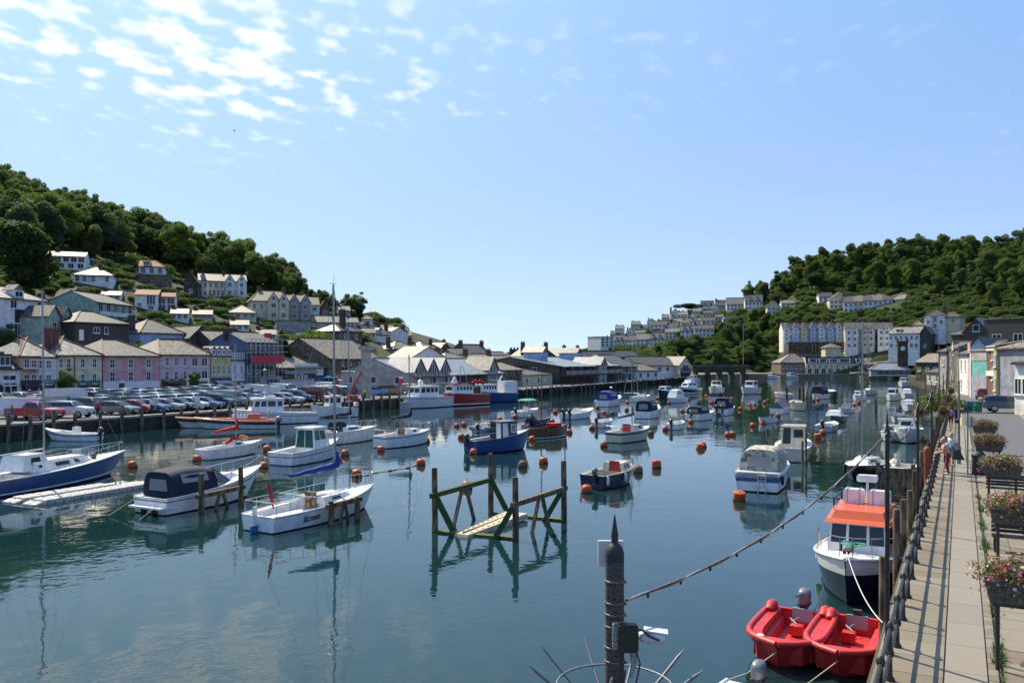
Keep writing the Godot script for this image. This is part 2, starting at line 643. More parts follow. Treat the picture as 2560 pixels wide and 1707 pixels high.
# --- houses
func house_materials() -> void:
	var pl := {"tex": "plaster", "scale": 0.11}
	mat("white_wall", rgb(0.80, 0.79, 0.75), 0.85, pl)
	mat("cool_wall", rgb(0.72, 0.74, 0.76), 0.85, pl)
	mat("cream_wall", rgb(0.66, 0.58, 0.40), 0.85, pl)
	mat("yellow_wall", rgb(0.58, 0.50, 0.24), 0.85, pl)
	mat("pink_wall", rgb(0.60, 0.34, 0.35), 0.85, pl)
	mat("lilac_wall", rgb(0.62, 0.47, 0.51), 0.85, pl)
	mat("peach_wall", rgb(0.58, 0.39, 0.25), 0.85, pl)
	mat("blue_wall", rgb(0.33, 0.46, 0.68), 0.85, pl)
	mat("deep_blue_wall", rgb(0.10, 0.15, 0.26), 0.85, pl)
	mat("pale_blue_wall", rgb(0.56, 0.66, 0.76), 0.85, pl)
	mat("green_wall", rgb(0.32, 0.42, 0.33), 0.85, pl)
	mat("teal_wall", rgb(0.13, 0.38, 0.38), 0.85, pl)
	mat("grey_wall", rgb(0.36, 0.34, 0.315), 0.85, pl)
	mat("lavender_wall", rgb(0.30, 0.31, 0.37), 0.85, pl)
	mat("shed_wall", rgb(0.42, 0.385, 0.34), 0.85, pl)
	mat("stone_wall", rgb(0.25, 0.21, 0.155), 0.9, {"tex": "rubble", "scale": 0.09})
	mat("dark_stone", rgb(0.12, 0.105, 0.085), 0.9, {"tex": "rubble", "scale": 0.09})
	mat("slate_hung", rgb(0.085, 0.08, 0.078), 0.6, {"tex": "slate", "scale": 0.5})
	mat("brick_wall", rgb(0.28, 0.13, 0.09), 0.9, {"tex": "slate", "scale": 0.3})
	mat("black_paint", rgb(0.03, 0.03, 0.032), 0.6)
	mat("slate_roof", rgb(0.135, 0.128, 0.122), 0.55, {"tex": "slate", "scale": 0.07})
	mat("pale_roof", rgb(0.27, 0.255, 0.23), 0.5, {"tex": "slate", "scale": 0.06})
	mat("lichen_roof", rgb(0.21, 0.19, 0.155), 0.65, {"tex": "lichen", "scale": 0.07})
	mat("dark_roof", rgb(0.075, 0.072, 0.075), 0.55, {"tex": "slate", "scale": 0.08})
	mat("metal_roof", rgb(0.23, 0.25, 0.28), 0.45, {"tex": "plaster", "scale": 0.1})
	mat("white_paint", rgb(0.74, 0.73, 0.70), 0.5)
	mat("window_glass", rgb(0.025, 0.03, 0.036), 0.06)
	mat("brown_paint", rgb(0.14, 0.055, 0.04), 0.5)
	mat("green_paint", rgb(0.03, 0.16, 0.10), 0.5)
	mat("blue_paint", rgb(0.05, 0.12, 0.35), 0.5)
	mat("ridge_tile", rgb(0.36, 0.16, 0.09), 0.8, {"tex": "slate", "scale": 0.4})
	mat("clay_pot", rgb(0.36, 0.15, 0.08), 0.8)
	mat("bare_wood", rgb(0.16, 0.125, 0.095), 0.85, {"tex": "grain", "scale": 0.8, "sy": 0.12})
	mat("grey_paint", rgb(0.25, 0.25, 0.25), 0.6)
	mat("plum", rgb(0.14, 0.04, 0.12), 0.6)
	mat("red_paint", rgb(0.42, 0.03, 0.03), 0.5)

func window_meshes(w: float, h: float, style: String) -> Array:
	w = snappedf(w, 0.05)
	h = snappedf(h, 0.05)
	var key := "win_%s_%.2f_%.2f" % [style, w, h]
	if not shared.has(key):
		var b := MB.new()
		var t := 0.08
		var zc := 0.035
		b.box(V(-w / 2 + t / 2, 0, zc), V(t, h, 0.07))
		b.box(V(w / 2 - t / 2, 0, zc), V(t, h, 0.07))
		b.box(V(0, h / 2 - t / 2, zc), V(w - 2 * t, t, 0.07))
		b.box(V(0, -h / 2 + t / 2, zc), V(w - 2 * t, t, 0.07))
		if style == "sash":
			b.box(V(0, 0, 0.03), V(w - 2 * t, 0.07, 0.06))
			b.box(V(0, h / 4, 0.03), V(0.045, h / 2 - t - 0.035, 0.05))
			b.box(V(0, -h / 4, 0.03), V(0.045, h / 2 - t - 0.035, 0.05))
		elif style == "case":
			var k := maxi(2, int(w / 0.65))
			for q in range(1, k):
				b.box(V(-w / 2 + w * q / k, 0, 0.03), V(0.07, h - 2 * t, 0.06))
		b.box(V(0, -h / 2 - 0.05, 0.08), V(w + 0.2, 0.1, 0.16))
		var g := MB.new()
		g.box(V(0, 0, 0.012), V(w - t, h - t, 0.018))
		shared[key] = [b.mesh(), g.mesh()]
	return shared[key]
func window(parent: Node3D, at: Vector3, w: float, h: float, style := "sash", turn := 0.0, fm: Material = null) -> void:
	var ms := window_meshes(w, h, style)
	var o := put(ms[0], "window", fm if fm else M.white_paint, parent)
	o.position = at
	o.rotation.y = turn
	put(ms[1], "pane", M.window_glass, o)

# px: [u0, u1, v_base, v_eave, v_ridge]; dd: distances of both ends, or one, or [] for the lie of the land
func house(called: String, label: String, px: Array, dd: Array, dep: float, roof: Array, wall: String, rmat: String, rows: Array, opt := {}) -> Node3D:
	var d0: float
	var d1: float
	var mid: float = (px[0] + px[1]) / 2.0
	if dd.is_empty() or dd.size() == 1 and absf(dd[0]) < 3.0:
		var d := -ray_land(mid, px[2], opt.get("from", 90.0)).z
		var skew: float = dd[0] if dd.size() else 0.0
		var wm: float = (px[1] - px[0]) / F * d
		d0 = d - skew * wm / 2.0
		d1 = d + skew * wm / 2.0
	else:
		d0 = dd[0]
		d1 = dd[-1]
	var d := (d0 + d1) / 2.0
	var y0: float = opt.get("y", CY + (VH - px[2]) / F * d)
	var A := P(px[0], VH, d0)
	var B := P(px[1], VH, d1)
	A.y = y0
	B.y = y0
	var w := A.distance_to(B)
	var h: float = CY + (VH - px[3]) / F * d - y0
	var rh: float = (px[3] - px[4]) / F * d
	var dmid := d + dep * 0.5
	rh = maxf(CY + (VH - px[4]) / F * dmid - y0 - h, 0.2)
	occ.append([px[0], px[1], px[4], px[2], d])
	var dir := (B - A).normalized()
	var o := thing(called, label, opt.get("cat", "house"), A, atan2(-dir.z, dir.x), opt.get("group", ""))
	var fd: float = opt.get("fd", 3.0)
	var wm2: Material = M[wall]
	var b := MB.new()
	var type: String = roof[0]
	var il: float = roof[1] if roof.size() > 1 else 0.0
	var ir: float = roof[2] if roof.size() > 2 else il
	b.hexa([V(0, -fd, 0), V(w, -fd, 0), V(w, -fd, -dep), V(0, -fd, -dep), V(0, h, 0), V(w, h, 0), V(w, h, -dep), V(0, h, -dep)])
	var r := MB.new()
	var e: float = opt.get("over", 0.3)
	var th := V(0, 0.14, 0)
	if type == "ridge":
		var zr := -dep / 2
		var top := h + rh
		if il == 0.0:
			b.tri(V(0, h, 0), V(0, h, -dep), V(0, top, zr))
		if ir == 0.0:
			b.tri(V(w, h, -dep), V(w, h, 0), V(w, top, zr))
		var k := rh / (dep / 2)
		var xl := -e if il > 0.0 else -0.12
		var xr := w + e if ir > 0.0 else w + 0.12
		var a := V(xl, h - e * k, e)
		var c := V(xr, h - e * k, e)
		var a2 := V(xl, h - e * k, -dep - e)
		var c2 := V(xr, h - e * k, -dep - e)
		var rl := V(il if il > 0.0 else xl, top, zr)
		var rr := V(w - ir if ir > 0.0 else xr, top, zr)
		r.sheet([a, c, rr, rl], th)
		r.sheet([c2, a2, rl, rr], th)
		if il > 0.0:
			r.sheet([a2, a, rl], th)
		if ir > 0.0:
			r.sheet([c, c2, rr], th)
		var rt := MB.new()
		rt.bar(rl + th * 1.6, rr + th * 1.6, 0.24, 0.16)
		if il > 0.0:
			rt.bar(rl + th * 1.5, a + th * 1.5, 0.2, 0.12)
		if ir > 0.0:
			rt.bar(rr + th * 1.5, c + th * 1.5, 0.2, 0.12)
		put(rt, "ridge_tiles", M[opt.get("tiles", "ridge_tile")], o)
	elif type == "front":
		# ridge runs away from the viewer, gable towards him
		var xm := w / 2
		var top := h + rh
		b.tri(V(0, h, 0), V(xm, top, 0), V(w, h, 0))
		b.tri(V(w, h, -dep), V(xm, top, -dep), V(0, h, -dep))
		var k := rh / xm
		r.sheet([V(-e, h - e * k, -dep), V(-e, h - e * k, e), V(xm, top, e), V(xm, top, -dep)], th)
		r.sheet([V(w + e, h - e * k, e), V(w + e, h - e * k, -dep), V(xm, top, -dep), V(xm, top, e)], th)
	elif type == "flat":
		r.box(V(w / 2, h + 0.12, -dep / 2), V(w + 0.3, 0.24, dep + 0.3))
	elif type == "mono":
		b.hexa([V(0, h, 0), V(w, h, 0), V(w, h, -dep), V(0, h, -dep), V(0, h + 0.01, 0), V(w, h + 0.01, 0), V(w, h + rh, -dep), V(0, h + rh, -dep)])
		r.sheet([V(-e, h - 0.1, e), V(w + e, h - 0.1, e), V(w + e, h + rh, -dep), V(-e, h + rh, -dep)], th)
	elif type == "mansard":
		var z1 := -rh * 0.45
		r.sheet([V(-0.1, h, 0.1), V(w + 0.1, h, 0.1), V(w + 0.1, h + rh, z1), V(-0.1, h + rh, z1)], th)
		b.hexa([V(0, h, 0), V(w, h, 0), V(w, h, -dep), V(0, h, -dep), V(0, h + rh, z1), V(w, h + rh, z1), V(w, h + rh, -dep), V(0, h + rh, -dep)])
		r.box(V(w / 2, h + rh + 0.1, (-dep + z1) / 2), V(w + 0.2, 0.2, dep + z1 + 0.2))
	put(b, "wall", wm2, o)
	put(r, "roof", M[rmat], o)
	# gutter under the eave
	if type == "ridge":
		pbox(o, "gutter", M.black_paint, V(w / 2, h - e * rh / (dep / 2) - 0.04, e + 0.05), V(w + e, 0.12, 0.12))
	for row in rows:
		var n = row[3]
		var xs := []
		if n is Array:
			xs = n
		else:
			for q in n:
				xs.append((q + 0.5) / n)
		for xf in xs:
			window(o, V(w * xf, h * row[0], 0.0), row[2], row[1], row[4] if row.size() > 4 else "sash")
	for row in opt.get("left", []):
		for q in row[3]:
			window(o, V(0.0, h * row[0], -dep * (q + 0.5) / row[3]), row[2], row[1], row[4] if row.size() > 4 else "sash", -PI / 2)
	for row in opt.get("right", []):
		for q in row[3]:
			window(o, V(w, h * row[0], -dep * (q + 0.5) / row[3]), row[2], row[1], row[4] if row.size() > 4 else "sash", PI / 2)
	for ch in opt.get("ch", []):
		# [x fraction, z fraction, width, height above ridge]
		var cb := MB.new()
		var top: float = h + rh + ch[3]
		var foot: float = h + 0.3
		cb.box(V(w * ch[0], (top + foot) / 2, -dep * ch[1]), V(ch[2], top - foot, 0.6))
		cb.box(V(w * ch[0], top + 0.06, -dep * ch[1]), V(ch[2] + 0.14, 0.14, 0.74))
		var chimney := put(cb, "chimney", M[opt.get("chm", "brick_wall")], o)
		for q in maxi(2, int(ch[2] / 0.4)):
			var pot := MB.new()
			var pots := maxi(2, int(ch[2] / 0.4))
			var x: float = w * ch[0] - ch[2] / 2 + ch[2] * (q + 0.5) / pots
			pot.tube(V(x, top + 0.1, -dep * ch[1]), V(x, top + 0.55, -dep * ch[1]), 0.13, 0.1, 6)
			put(pot, "chimney_pot", M.clay_pot, chimney)
	for dm in opt.get("dorm", []):
		# [x fraction, width, height, style]
		var k := rh / (dep / 2) if type == "ridge" else rh / (rh * 0.45)
		var zf := -0.5 if type == "ridge" else 0.15
		var yb := h + 0.5 * k if type == "ridge" else h + 0.25
		var wd: float = dm[1]
		var hd: float = dm[2]
		var x: float = w * dm[0]
		var db := MB.new()
		db.box(V(x, yb + hd / 2, zf - 0.9), V(wd, hd, 1.8))
		var dorm := put(db, "dormer", M[opt.get("dmat", "white_wall")], o)
		var dr := MB.new()
		if dm[3] == "gable":
			var rise := wd * 0.45
			dr.sheet([V(x - wd / 2 - 0.15, yb + hd - 0.1, zf + 0.15), V(x, yb + hd + rise, zf + 0.15), V(x, yb + hd + rise, zf - 2.6), V(x - wd / 2 - 0.15, yb + hd - 0.1, zf - 2.6)], V(0, 0.1, 0))
			dr.sheet([V(x + wd / 2 + 0.15, yb + hd - 0.1, zf - 2.6), V(x, yb + hd + rise, zf - 2.6), V(x, yb + hd + rise, zf + 0.15), V(x + wd / 2 + 0.15, yb + hd - 0.1, zf + 0.15)], V(0, 0.1, 0))
			dr.sheet([V(x - wd / 2, yb + hd - 0.02, zf + 0.02), V(x + wd / 2, yb + hd - 0.02, zf + 0.02), V(x, yb + hd + rise, zf + 0.02)], V(0, 0, -0.05))
		else:
			dr.box(V(x, yb + hd + 0.07, zf - 0.85), V(wd + 0.3, 0.14, 2.1))
		put(dr, "dormer_roof", M[rmat], dorm)
		var ms := window_meshes(wd * 0.75, hd * 0.8, "case")
		put(ms[0], "window_frame", M.white_paint, dorm).position = V(x, yb + hd / 2, zf)
		put(ms[1], "pane", M.window_glass, dorm).position = V(x, yb + hd / 2, zf + 0.004)
	for gb in opt.get("gab", []):
		# a full gable standing forward: [x fraction, width, rise, forward]
		var x: float = w * gb[0]
		var wd: float = gb[1]
		var fw: float = gb[3]
		var gm := MB.new()
		gm.hexa([V(x - wd / 2, -fd, fw), V(x + wd / 2, -fd, fw), V(x + wd / 2, -fd, -0.05), V(x - wd / 2, -fd, -0.05), V(x - wd / 2, h, fw), V(x + wd / 2, h, fw), V(x + wd / 2, h, -0.05), V(x - wd / 2, h, -0.05)])
		gm.tri(V(x - wd / 2, h, fw), V(x, h + gb[2], fw), V(x + wd / 2, h, fw))
		var bay := put(gm, "gable_bay", M[opt.get("bmat", wall)], o)
		var gr := MB.new()
		gr.sheet([V(x - wd / 2 - 0.2, h - 0.15, fw + 0.2), V(x, h + gb[2], fw + 0.2), V(x, h + gb[2], -dep / 2), V(x - wd / 2 - 0.2, h - 0.15, -dep / 2)], V(0, 0.12, 0))
		gr.sheet([V(x + wd / 2 + 0.2, h - 0.15, -dep / 2), V(x, h + gb[2], -dep / 2), V(x, h + gb[2], fw + 0.2), V(x + wd / 2 + 0.2, h - 0.15, fw + 0.2)], V(0, 0.12, 0))
		put(gr, "bay_roof", M[rmat], bay)
		for q in opt.get("bayrows", 2):
			var nb: int = opt.get("bayrows", 2)
			var ms := window_meshes(wd * 0.42, minf(1.5, h / nb * 0.55), "case")
			put(ms[0], "window_frame", M.white_paint, bay).position = V(x, h * (q + 0.52) / nb, fw)
			put(ms[1], "pane", M.window_glass, bay).position = V(x, h * (q + 0.52) / nb, fw + 0.004)
		if gb[2] > 1.2:
			var ms2 := window_meshes(wd * 0.26, gb[2] * 0.5, "plain")
			put(ms2[0], "window_frame", M.white_paint, bay).position = V(x, h + gb[2] * 0.28, fw)
			put(ms2[1], "pane", M.window_glass, bay).position = V(x, h + gb[2] * 0.28, fw + 0.004)
	for dr in opt.get("doors", []):
		# [x fraction, width, height, material]
		var door := pbox(o, "door", M[dr[3]], V(w * dr[0], dr[2] / 2, 0.03), V(dr[1], dr[2], 0.1))
		door.name = "door"
	for bd in opt.get("bands", []):
		# boards across the front: [name, x0, x1, y0, y1, proud, material]
		pbox(o, bd[0], M[bd[6]], V(w * (bd[1] + bd[2]) / 2, (bd[3] + bd[4]) / 2, bd[5] / 2 + 0.005), V(w * (bd[2] - bd[1]), bd[4] - bd[3], bd[5]))
	o.set_meta("w", w)
	o.set_meta("h", h)
	return o

func row_d(u: float, x0 := -73.0, z0 := -118.0) -> float:
	var m := (u - UC) / F
	var k := (x0 - m * -z0) / (0.872 * m - 0.49)
	return -z0 + 0.872 * k
func row_house(called: String, label: String, u0: float, u1: float, ve: float, vr: float, dep: float, roof: Array, wall: String, rmat: String, rows: Array, opt := {}) -> Node3D:
	opt.y = QL
	opt.fd = 0.4
	return house(called, label, [u0, u1, 985, ve, vr], [row_d(u0), row_d(u1)], dep, roof, wall, rmat, rows, opt)
func awning(o: Node3D, x0: float, x1: float, y0: float, y1: float, out: float, m: Material) -> void:
	var b := MB.new()
	b.sheet([V(x0, y1, 0.05), V(x1, y1, 0.05), V(x1, y0, out), V(x0, y0, out)], V(0, 0.05, 0))
	b.box(V((x0 + x1) / 2, y0 - 0.15, out), V(x1 - x0, 0.3, 0.04))
	put(b, "awning", m, o)
func lettering(o: Node3D, text: String, at: Vector3, size: float, m: Material, serif := false, slant := 0.0) -> void:
	var t := TextMesh.new()
	var f := SystemFont.new()
	f.font_names = PackedStringArray(["Droid Serif" if serif else "Droid Sans"])
	if slant != 0.0:
		f.font_italic = true
	t.font = f
	t.text = text
	t.font_size = 32
	t.pixel_size = size / 32.0
	t.depth = 0.04
	var q := put(t, "lettering", m, o)
	q.position = at

func make_front_row() -> void:
	# houses along the back of the car park, from the bridge end
	var o := row_house("shop_house", "low white shop with dark slate roof and boxy dormer beside peach building", -34, 50, 921, 884, 9, ["ridge"], "white_wall", "dark_roof", [[0.62, 1.5, 1.9, [0.66], "case"]], {"dorm": [[0.58, 2.0, 1.7, "flat"]], "dmat": "dark_stone"})
	var w: float = o.get_meta("w")
	pbox(o, "shop_window", M.window_glass, V(w * 0.5, 1.25, 0.02), V(w * 0.8, 1.9, 0.05))
	for k in 5:
		pbox(o, "mullion", M.white_paint, V(w * (0.1 + 0.2 * k), 1.25, 0.06), V(0.12, 2.0, 0.06))
	pbox(o, "fascia", M.cool_wall, V(w * 0.5, 2.6, 0.06), V(w * 0.94, 0.5, 0.1))
	o = row_house("shop_house", "narrow peach shop house with painted lettering between its window rows", 49, 96, 889, 843, 10, ["ridge", 4.0, 0.0], "peach_wall", "pale_roof", [[0.82, 1.35, 0.85, [0.34, 0.72]], [0.46, 1.45, 0.85, [0.34, 0.72]]], {"bands": [["fascia", 0.0, 1.0, 2.2, 2.75, 0.16, "black_paint"], ["shop_window", 0.08, 0.92, 0.4, 2.1, 0.05, "window_glass"]]})
	lettering(o, "BUTCHERS", V(o.get_meta("w") * 0.5, o.get_meta("h") * 0.645, 0.03), 0.42, M.brown_paint)
	lettering(o, "& GRILL", V(o.get_meta("w") * 0.5, o.get_meta("h") * 0.575, 0.03), 0.38, M.brown_paint)
	awning(o, 0.1, o.get_meta("w") - 0.1, 1.85, 2.3, 1.1, mat("plum_canvas", rgb(0.05, 0.02, 0.035), 0.85))
	o = row_house("shop_house", "narrow white shop house sharing the peach building's slate roof", 96.4, 140, 891, 843, 10, ["ridge", 0.0, 3.0], "cool_wall", "pale_roof", [[0.81, 1.35, 0.8, [0.12, 0.54]], [0.45, 1.5, 0.8, [0.12, 0.54]]], {"bands": [["fascia", 0.0, 1.0, 2.25, 2.75, 0.14, "black_paint"], ["shop_window", 0.08, 0.92, 0.4, 2.1, 0.05, "window_glass"]]})
	lettering(o, "SEABREEZE", V(o.get_meta("w") * 0.5, 2.5, 0.17), 0.36, M.white_paint)
	o = row_house("shop_house", "broad cream yellow shop house with green shopfront and tall brick chimney", 141, 253, 887, 842, 11, ["ridge", 4.5, 4.5], "cream_wall", "pale_roof", [[0.80, 1.45, 0.75, [0.085, 0.25, 0.56, 0.83]], [0.43, 1.55, 0.75, [0.085, 0.56, 0.83]]], {"ch": [[0.2, 0.35, 2.1, 1.0]], "bands": [["shopfront", 0.44, 0.96, 0.0, 2.5, 0.1, "green_paint"], ["shop_window", 0.48, 0.92, 0.4, 1.7, 0.14, "window_glass"], ["downpipe", 0.375, 0.385, 0.0, 6.2, 0.12, "black_paint"]]})
	o = row_house("pink_house", "deep pink three storey house with white ground floor and pedimented door", 257, 398, 889, 852, 11, ["ridge", 3.5, 4.5], "pink_wall", "slate_roof", [[0.80, 1.5, 0.95, [0.15, 0.47, 0.79]], [0.47, 1.6, 0.95, [0.15, 0.47, 0.79]], [0.16, 1.2, 1.3, [0.15, 0.79], "case"]], {"bands": [["ground_floor_band", 0.0, 1.0, 0.0, 2.2, 0.05, "white_paint"], ["string_course", 0.0, 1.0, 3.95, 4.1, 0.06, "lilac_wall"]], "doors": [[0.31, 1.0, 1.9, "brown_paint"]]})
	w = o.get_meta("w")
	var b := MB.new()
	b.sheet([V(w * 0.31 - 0.9, 2.0, 0.25), V(w * 0.31 + 0.9, 2.0, 0.25), V(w * 0.31, 2.5, 0.25)], V(0, 0, -0.2))
	put(b, "pediment", M.white_paint, o)
	o = row_house("lilac_house", "pale lilac pink long house with mossy roof and brown shopfront", 399, 524, 886, 851, 10, ["ridge", 3.5, 2.5], "lilac_wall", "lichen_roof", [[0.81, 1.45, 0.8, [0.13, 0.31, 0.48]], [0.8, 1.6, 1.3, [0.68, 0.88], "case"], [0.46, 1.5, 0.8, [0.13, 0.31, 0.48, 0.66]], [0.46, 1.6, 1.3, [0.88], "case"]], {"bands": [["shopfront", 0.02, 0.5, 0.0, 2.45, 0.1, "brown_paint"], ["shop_window", 0.06, 0.46, 0.4, 2.0, 0.13, "window_glass"], ["white_shopfront", 0.52, 0.98, 0.0, 2.45, 0.08, "white_paint"], ["shop_window", 0.56, 0.94, 0.4, 1.9, 0.11, "window_glass"]]})
	o = row_house("yellow_house", "narrow yellow house with four white dormers in its steep roof", 527, 577, 892, 873, 10, ["mansard"], "yellow_wall", "slate_roof", [[0.62, 1.7, 0.6, 4], [0.33, 1.5, 0.6, [0.12, 0.4, 0.88]]], {"dorm": [[0.1, 0.9, 1.2, "gable"], [0.36, 0.9, 1.2, "gable"], [0.62, 0.9, 1.2, "gable"], [0.88, 0.9, 1.2, "gable"]], "bands": [["fascia", 0.0, 1.0, 1.9, 2.4, 0.12, "black_paint"], ["shop_window", 0.05, 0.95, 0.3, 1.8, 0.06, "window_glass"]]})
	awning(o, 0.5, o.get_meta("w") - 0.5, 1.5, 1.95, 1.2, mat("grey_canvas", rgb(0.38, 0.38, 0.4), 0.85))
	o = row_house("white_house", "narrow white house with roof balcony railing beside yellow house", 577.5, 611, 903, 899, 9, ["flat"], "cool_wall", "dark_roof", [[0.72, 1.3, 0.6, 2], [0.36, 1.3, 0.6, 2]], {"bands": [["fascia", 0.0, 1.0, 1.8, 2.3, 0.12, "white_paint"], ["shop_window", 0.05, 0.95, 0.3, 1.7, 0.06, "window_glass"]]})
	w = o.get_meta("w")
	b = MB.new()
	for k in 9:
		b.box(V(w * k / 8.0, o.get_meta("h") + 0.95, -0.1), V(0.07, 1.4, 0.07))
	for k in 3:
		b.box(V(w / 2, o.get_meta("h") + 0.45 + k * 0.55, -0.1), V(w, 0.07, 0.06))
	put(b, "balcony_railing", M.white_paint, o)
	# scaffolded house with red netting
	o = row_house("scaffolded_house", "tall blue house wrapped in scaffolding with red netting", 612, 690, 856, 833, 10, ["ridge"], "deep_blue_wall", "slate_roof", [[0.86, 1.4, 0.9, 5], [0.42, 1.4, 0.9, 4], [0.22, 1.4, 0.9, 4]], {"ch": [[0.02, 0.5, 1.6, 0.5]], "chm": "slate_hung"})
	w = o.get_meta("w")
	var hh: float = o.get_meta("h")
	b = MB.new()
	for k in 8:
		for z in [0.5, 1.6]:
			b.tube(V(w * k / 7.0, 0, z), V(w * k / 7.0, hh + 0.6, z), 0.05, 0.05, 5)
	for k in 8:
		var y := 1.2 + k * (hh - 0.6) / 7.0
		for z in [0.5, 1.6]:
			b.tube(V(-0.4, y, z), V(w + 1.6, y, z), 0.045, 0.045, 5)
	for k in 10:
		b.tube(V(w + 0.3, hh - 2.5 + k * 0.45, 1.6), V(w + 1.8, hh - 2.5 + k * 0.45, -2.0), 0.045, 0.045, 5)
	put(b, "scaffolding", mat("galvanised", rgb(0.42, 0.43, 0.44), 0.4, {"metal": 0.7}), o)
	b = MB.new()
	mat("red_net", rgb(0.42, 0.04, 0.06), 0.8)
	pbox(o, "debris_netting", M.red_net, V(w * 0.5, hh * 0.64, 1.68), V(w, hh * 0.17, 0.02))
	pbox(o, "debris_netting", M.red_net, V(w + 0.9, hh * 0.66, 0.6), V(1.7, hh * 0.15, 0.02))
	pbox(o, "debris_netting", M.red_net, V(w + 0.7, hh + 1.2, -3.0), V(1.9, 1.6, 0.02))
	for k in 3:
		pbox(o, "scaffold_boards", M.bare_wood, V(w * 0.5, 2.4 + k * 2.6, 1.05), V(w + 0.6, 0.06, 1.2))
	# restaurant with two hipped roofs
	o = row_house("restaurant", "black and white waterfront restaurant with balcony and white script sign", 652, 826, 917, 890, 14, ["ridge", 5.5, 4.5], "slate_hung", "pale_roof", [[0.82, 1.6, 1.8, [0.14, 0.52], "case"]], {"cat": "building", "over": 0.8, "bands": [["ground_floor_band", 0.0, 0.74, 0.0, 2.5, 0.1, "white_wall"], ["entrance_doors", 0.07, 0.24, 0.0, 1.9, 0.16, "blue_paint"], ["upper_wall", 0.45, 0.8, 3.4, 5.0, 0.06, "white_wall"], ["balcony_front", 0.28, 0.75, 2.9, 3.5, 0.9, "grey_paint"], ["sign_panel", 0.28, 0.72, 1.9, 2.85, 0.95, "black_paint"], ["blue_shopfront", 0.75, 1.0, 0.0, 2.3, 0.1, "deep_blue_wall"], ["white_box", 0.74, 0.86, 2.5, 4.1, 0.5, "white_wall"]]})
	w = o.get_meta("w")
	lettering(o, "Kellys", V(w * 0.5, 2.35, 1.0), 1.35, M.white_paint, true, 0.2)
	b = MB.new()
	for k in 12:
		b.tube(V(w * (0.285 + 0.46 * k / 11.0), 3.5, 0.85), V(w * (0.285 + 0.46 * k / 11.0), 4.0, 0.85), 0.03, 0.03, 5)
	b.bar(V(w * 0.28, 4.0, 0.85), V(w * 0.75, 4.0, 0.85), 0.06, 0.06)
	put(b, "balcony_railing", M.galvanised, o)
	for k in 2:
		b = MB.new()
		b.lathe([[0.02, 2.45], [1.15, 2.0], [1.15, 1.92], [0.02, 2.36]], 10, Transform3D(Basis(), V(0, 0, 0)))
		b.tube(V(0, 0, 0), V(0, 2.4, 0), 0.03, 0.03, 6)
		var par := thing("parasol", "pale turquoise parasol open outside the restaurant's blue shopfront", "parasol", o.transform * V(w * (0.84 + 0.12 * k), 0, 2.2), 0.0, "turquoise parasols outside the restaurant")
		put(b, "canopy", mat("turquoise_canvas", rgb(0.18, 0.5, 0.58), 0.85), par)
	o = row_house("white_house", "white end building with grey hipped roof beside the restaurant", 826.5, 866, 920, 897, 10, ["ridge", 0.0, 4.5], "white_wall", "slate_roof", [[0.75, 1.5, 1.0, 2, "case"], [0.3, 1.6, 1.2, 2, "case"]])
	# stone hall behind
	o = house("stone_hall", "big stone hall with long mottled slate roof and gable lancet windows", [822, 945, 975, 895, 850], [176, 196], 15, ["ridge"], "stone_wall", "lichen_roof", [[0.8, 1.0, 0.6, 6, "plain"]], {"y": QL, "cat": "hall", "right": [[0.85, 1.5, 0.7, 3, "plain"]], "over": 0.5})
	# second row, up the slope
	house("white_house", "tall white house with hipped roof and big dark balcony openings above the shops", [-6, 116, 850, 748, 722], [146, 156], 11, ["ridge", 4.0, 3.5], "cool_wall", "pale_roof", [[0.86, 1.5, 1.4, [0.3, 0.85], "case"], [0.58, 2.6, 2.9, [0.45], "plain"], [0.22, 2.6, 2.9, [0.45], "case"], [0.3, 1.3, 0.9, [0.85]]], {"dorm": [[0.45, 2.2, 1.4, "gable"]], "ch": [[0.85, 0.6, 1.3, 1.0]], "fd": 5.0})
	house("chapel", "sage green chapel with arched window and pointed gables", [118, 150, 848, 790, 770], [150, 154], 12, ["front"], "green_wall", "slate_roof", [[0.5, 2.0, 1.4, 1, "case"]], {"fd": 5.0})
	house("chapel", "sage green chapel wing with twin narrow gables", [151, 182, 848, 797, 772], [154, 157], 10, ["front"], "green_wall", "slate_roof", [[0.55, 1.8, 0.7, 2, "plain"]], {"fd": 5.0})
	house("guest_house", "large green gabled building with glazed balcony wing below the wood", [145, 240, 806, 762, 729], [182, 188], 20, ["front"], "green_wall", "slate_roof", [[0.65, 1.5, 1.4, [0.5]]], {"fd": 6.0})
	o = house("guest_house", "long balcony wing with white glazed terrace and grey roof", [240.5, 332, 806, 760, 739], [180, 194], 12, ["ridge", 0.0, 2.0], "green_wall", "slate_roof", [[0.72, 2.2, 1.6, 5, "case"], [0.25, 2.0, 1.5, 4, "case"]], {"fd": 6.0})
	pbox(o, "balcony_front", M.cool_wall, V(o.get_meta("w") / 2, o.get_meta("h") * 0.42, 0.9), V(o.get_meta("w"), 0.9, 0.1))
	house("slate_house", "dark slate hung house with hipped roof and three small white windows", [186, 322, 852, 807, 782], [152, 162], 10, ["ridge", 4.5, 4.5], "slate_hung", "dark_roof", [[0.58, 1.1, 1.3, [0.38], "case"], [0.58, 1.3, 0.8, [0.56], "plain"]], {"fd": 5.0, "doors": [[0.11, 0.9, 2.0, "white_paint"]]})
	house("blue_house", "light blue house with grey hipped roof behind the pink houses", [350, 460, 866, 832, 801], [166, 174], 10, ["ridge", 4.5, 4.5], "blue_wall", "slate_roof", [[0.45, 1.3, 0.8, [0.6, 0.74, 0.88]]], {"fd": 5.0, "ch": [[0.05, 0.4, 1.2, 0.6]], "chm": "slate_hung"})
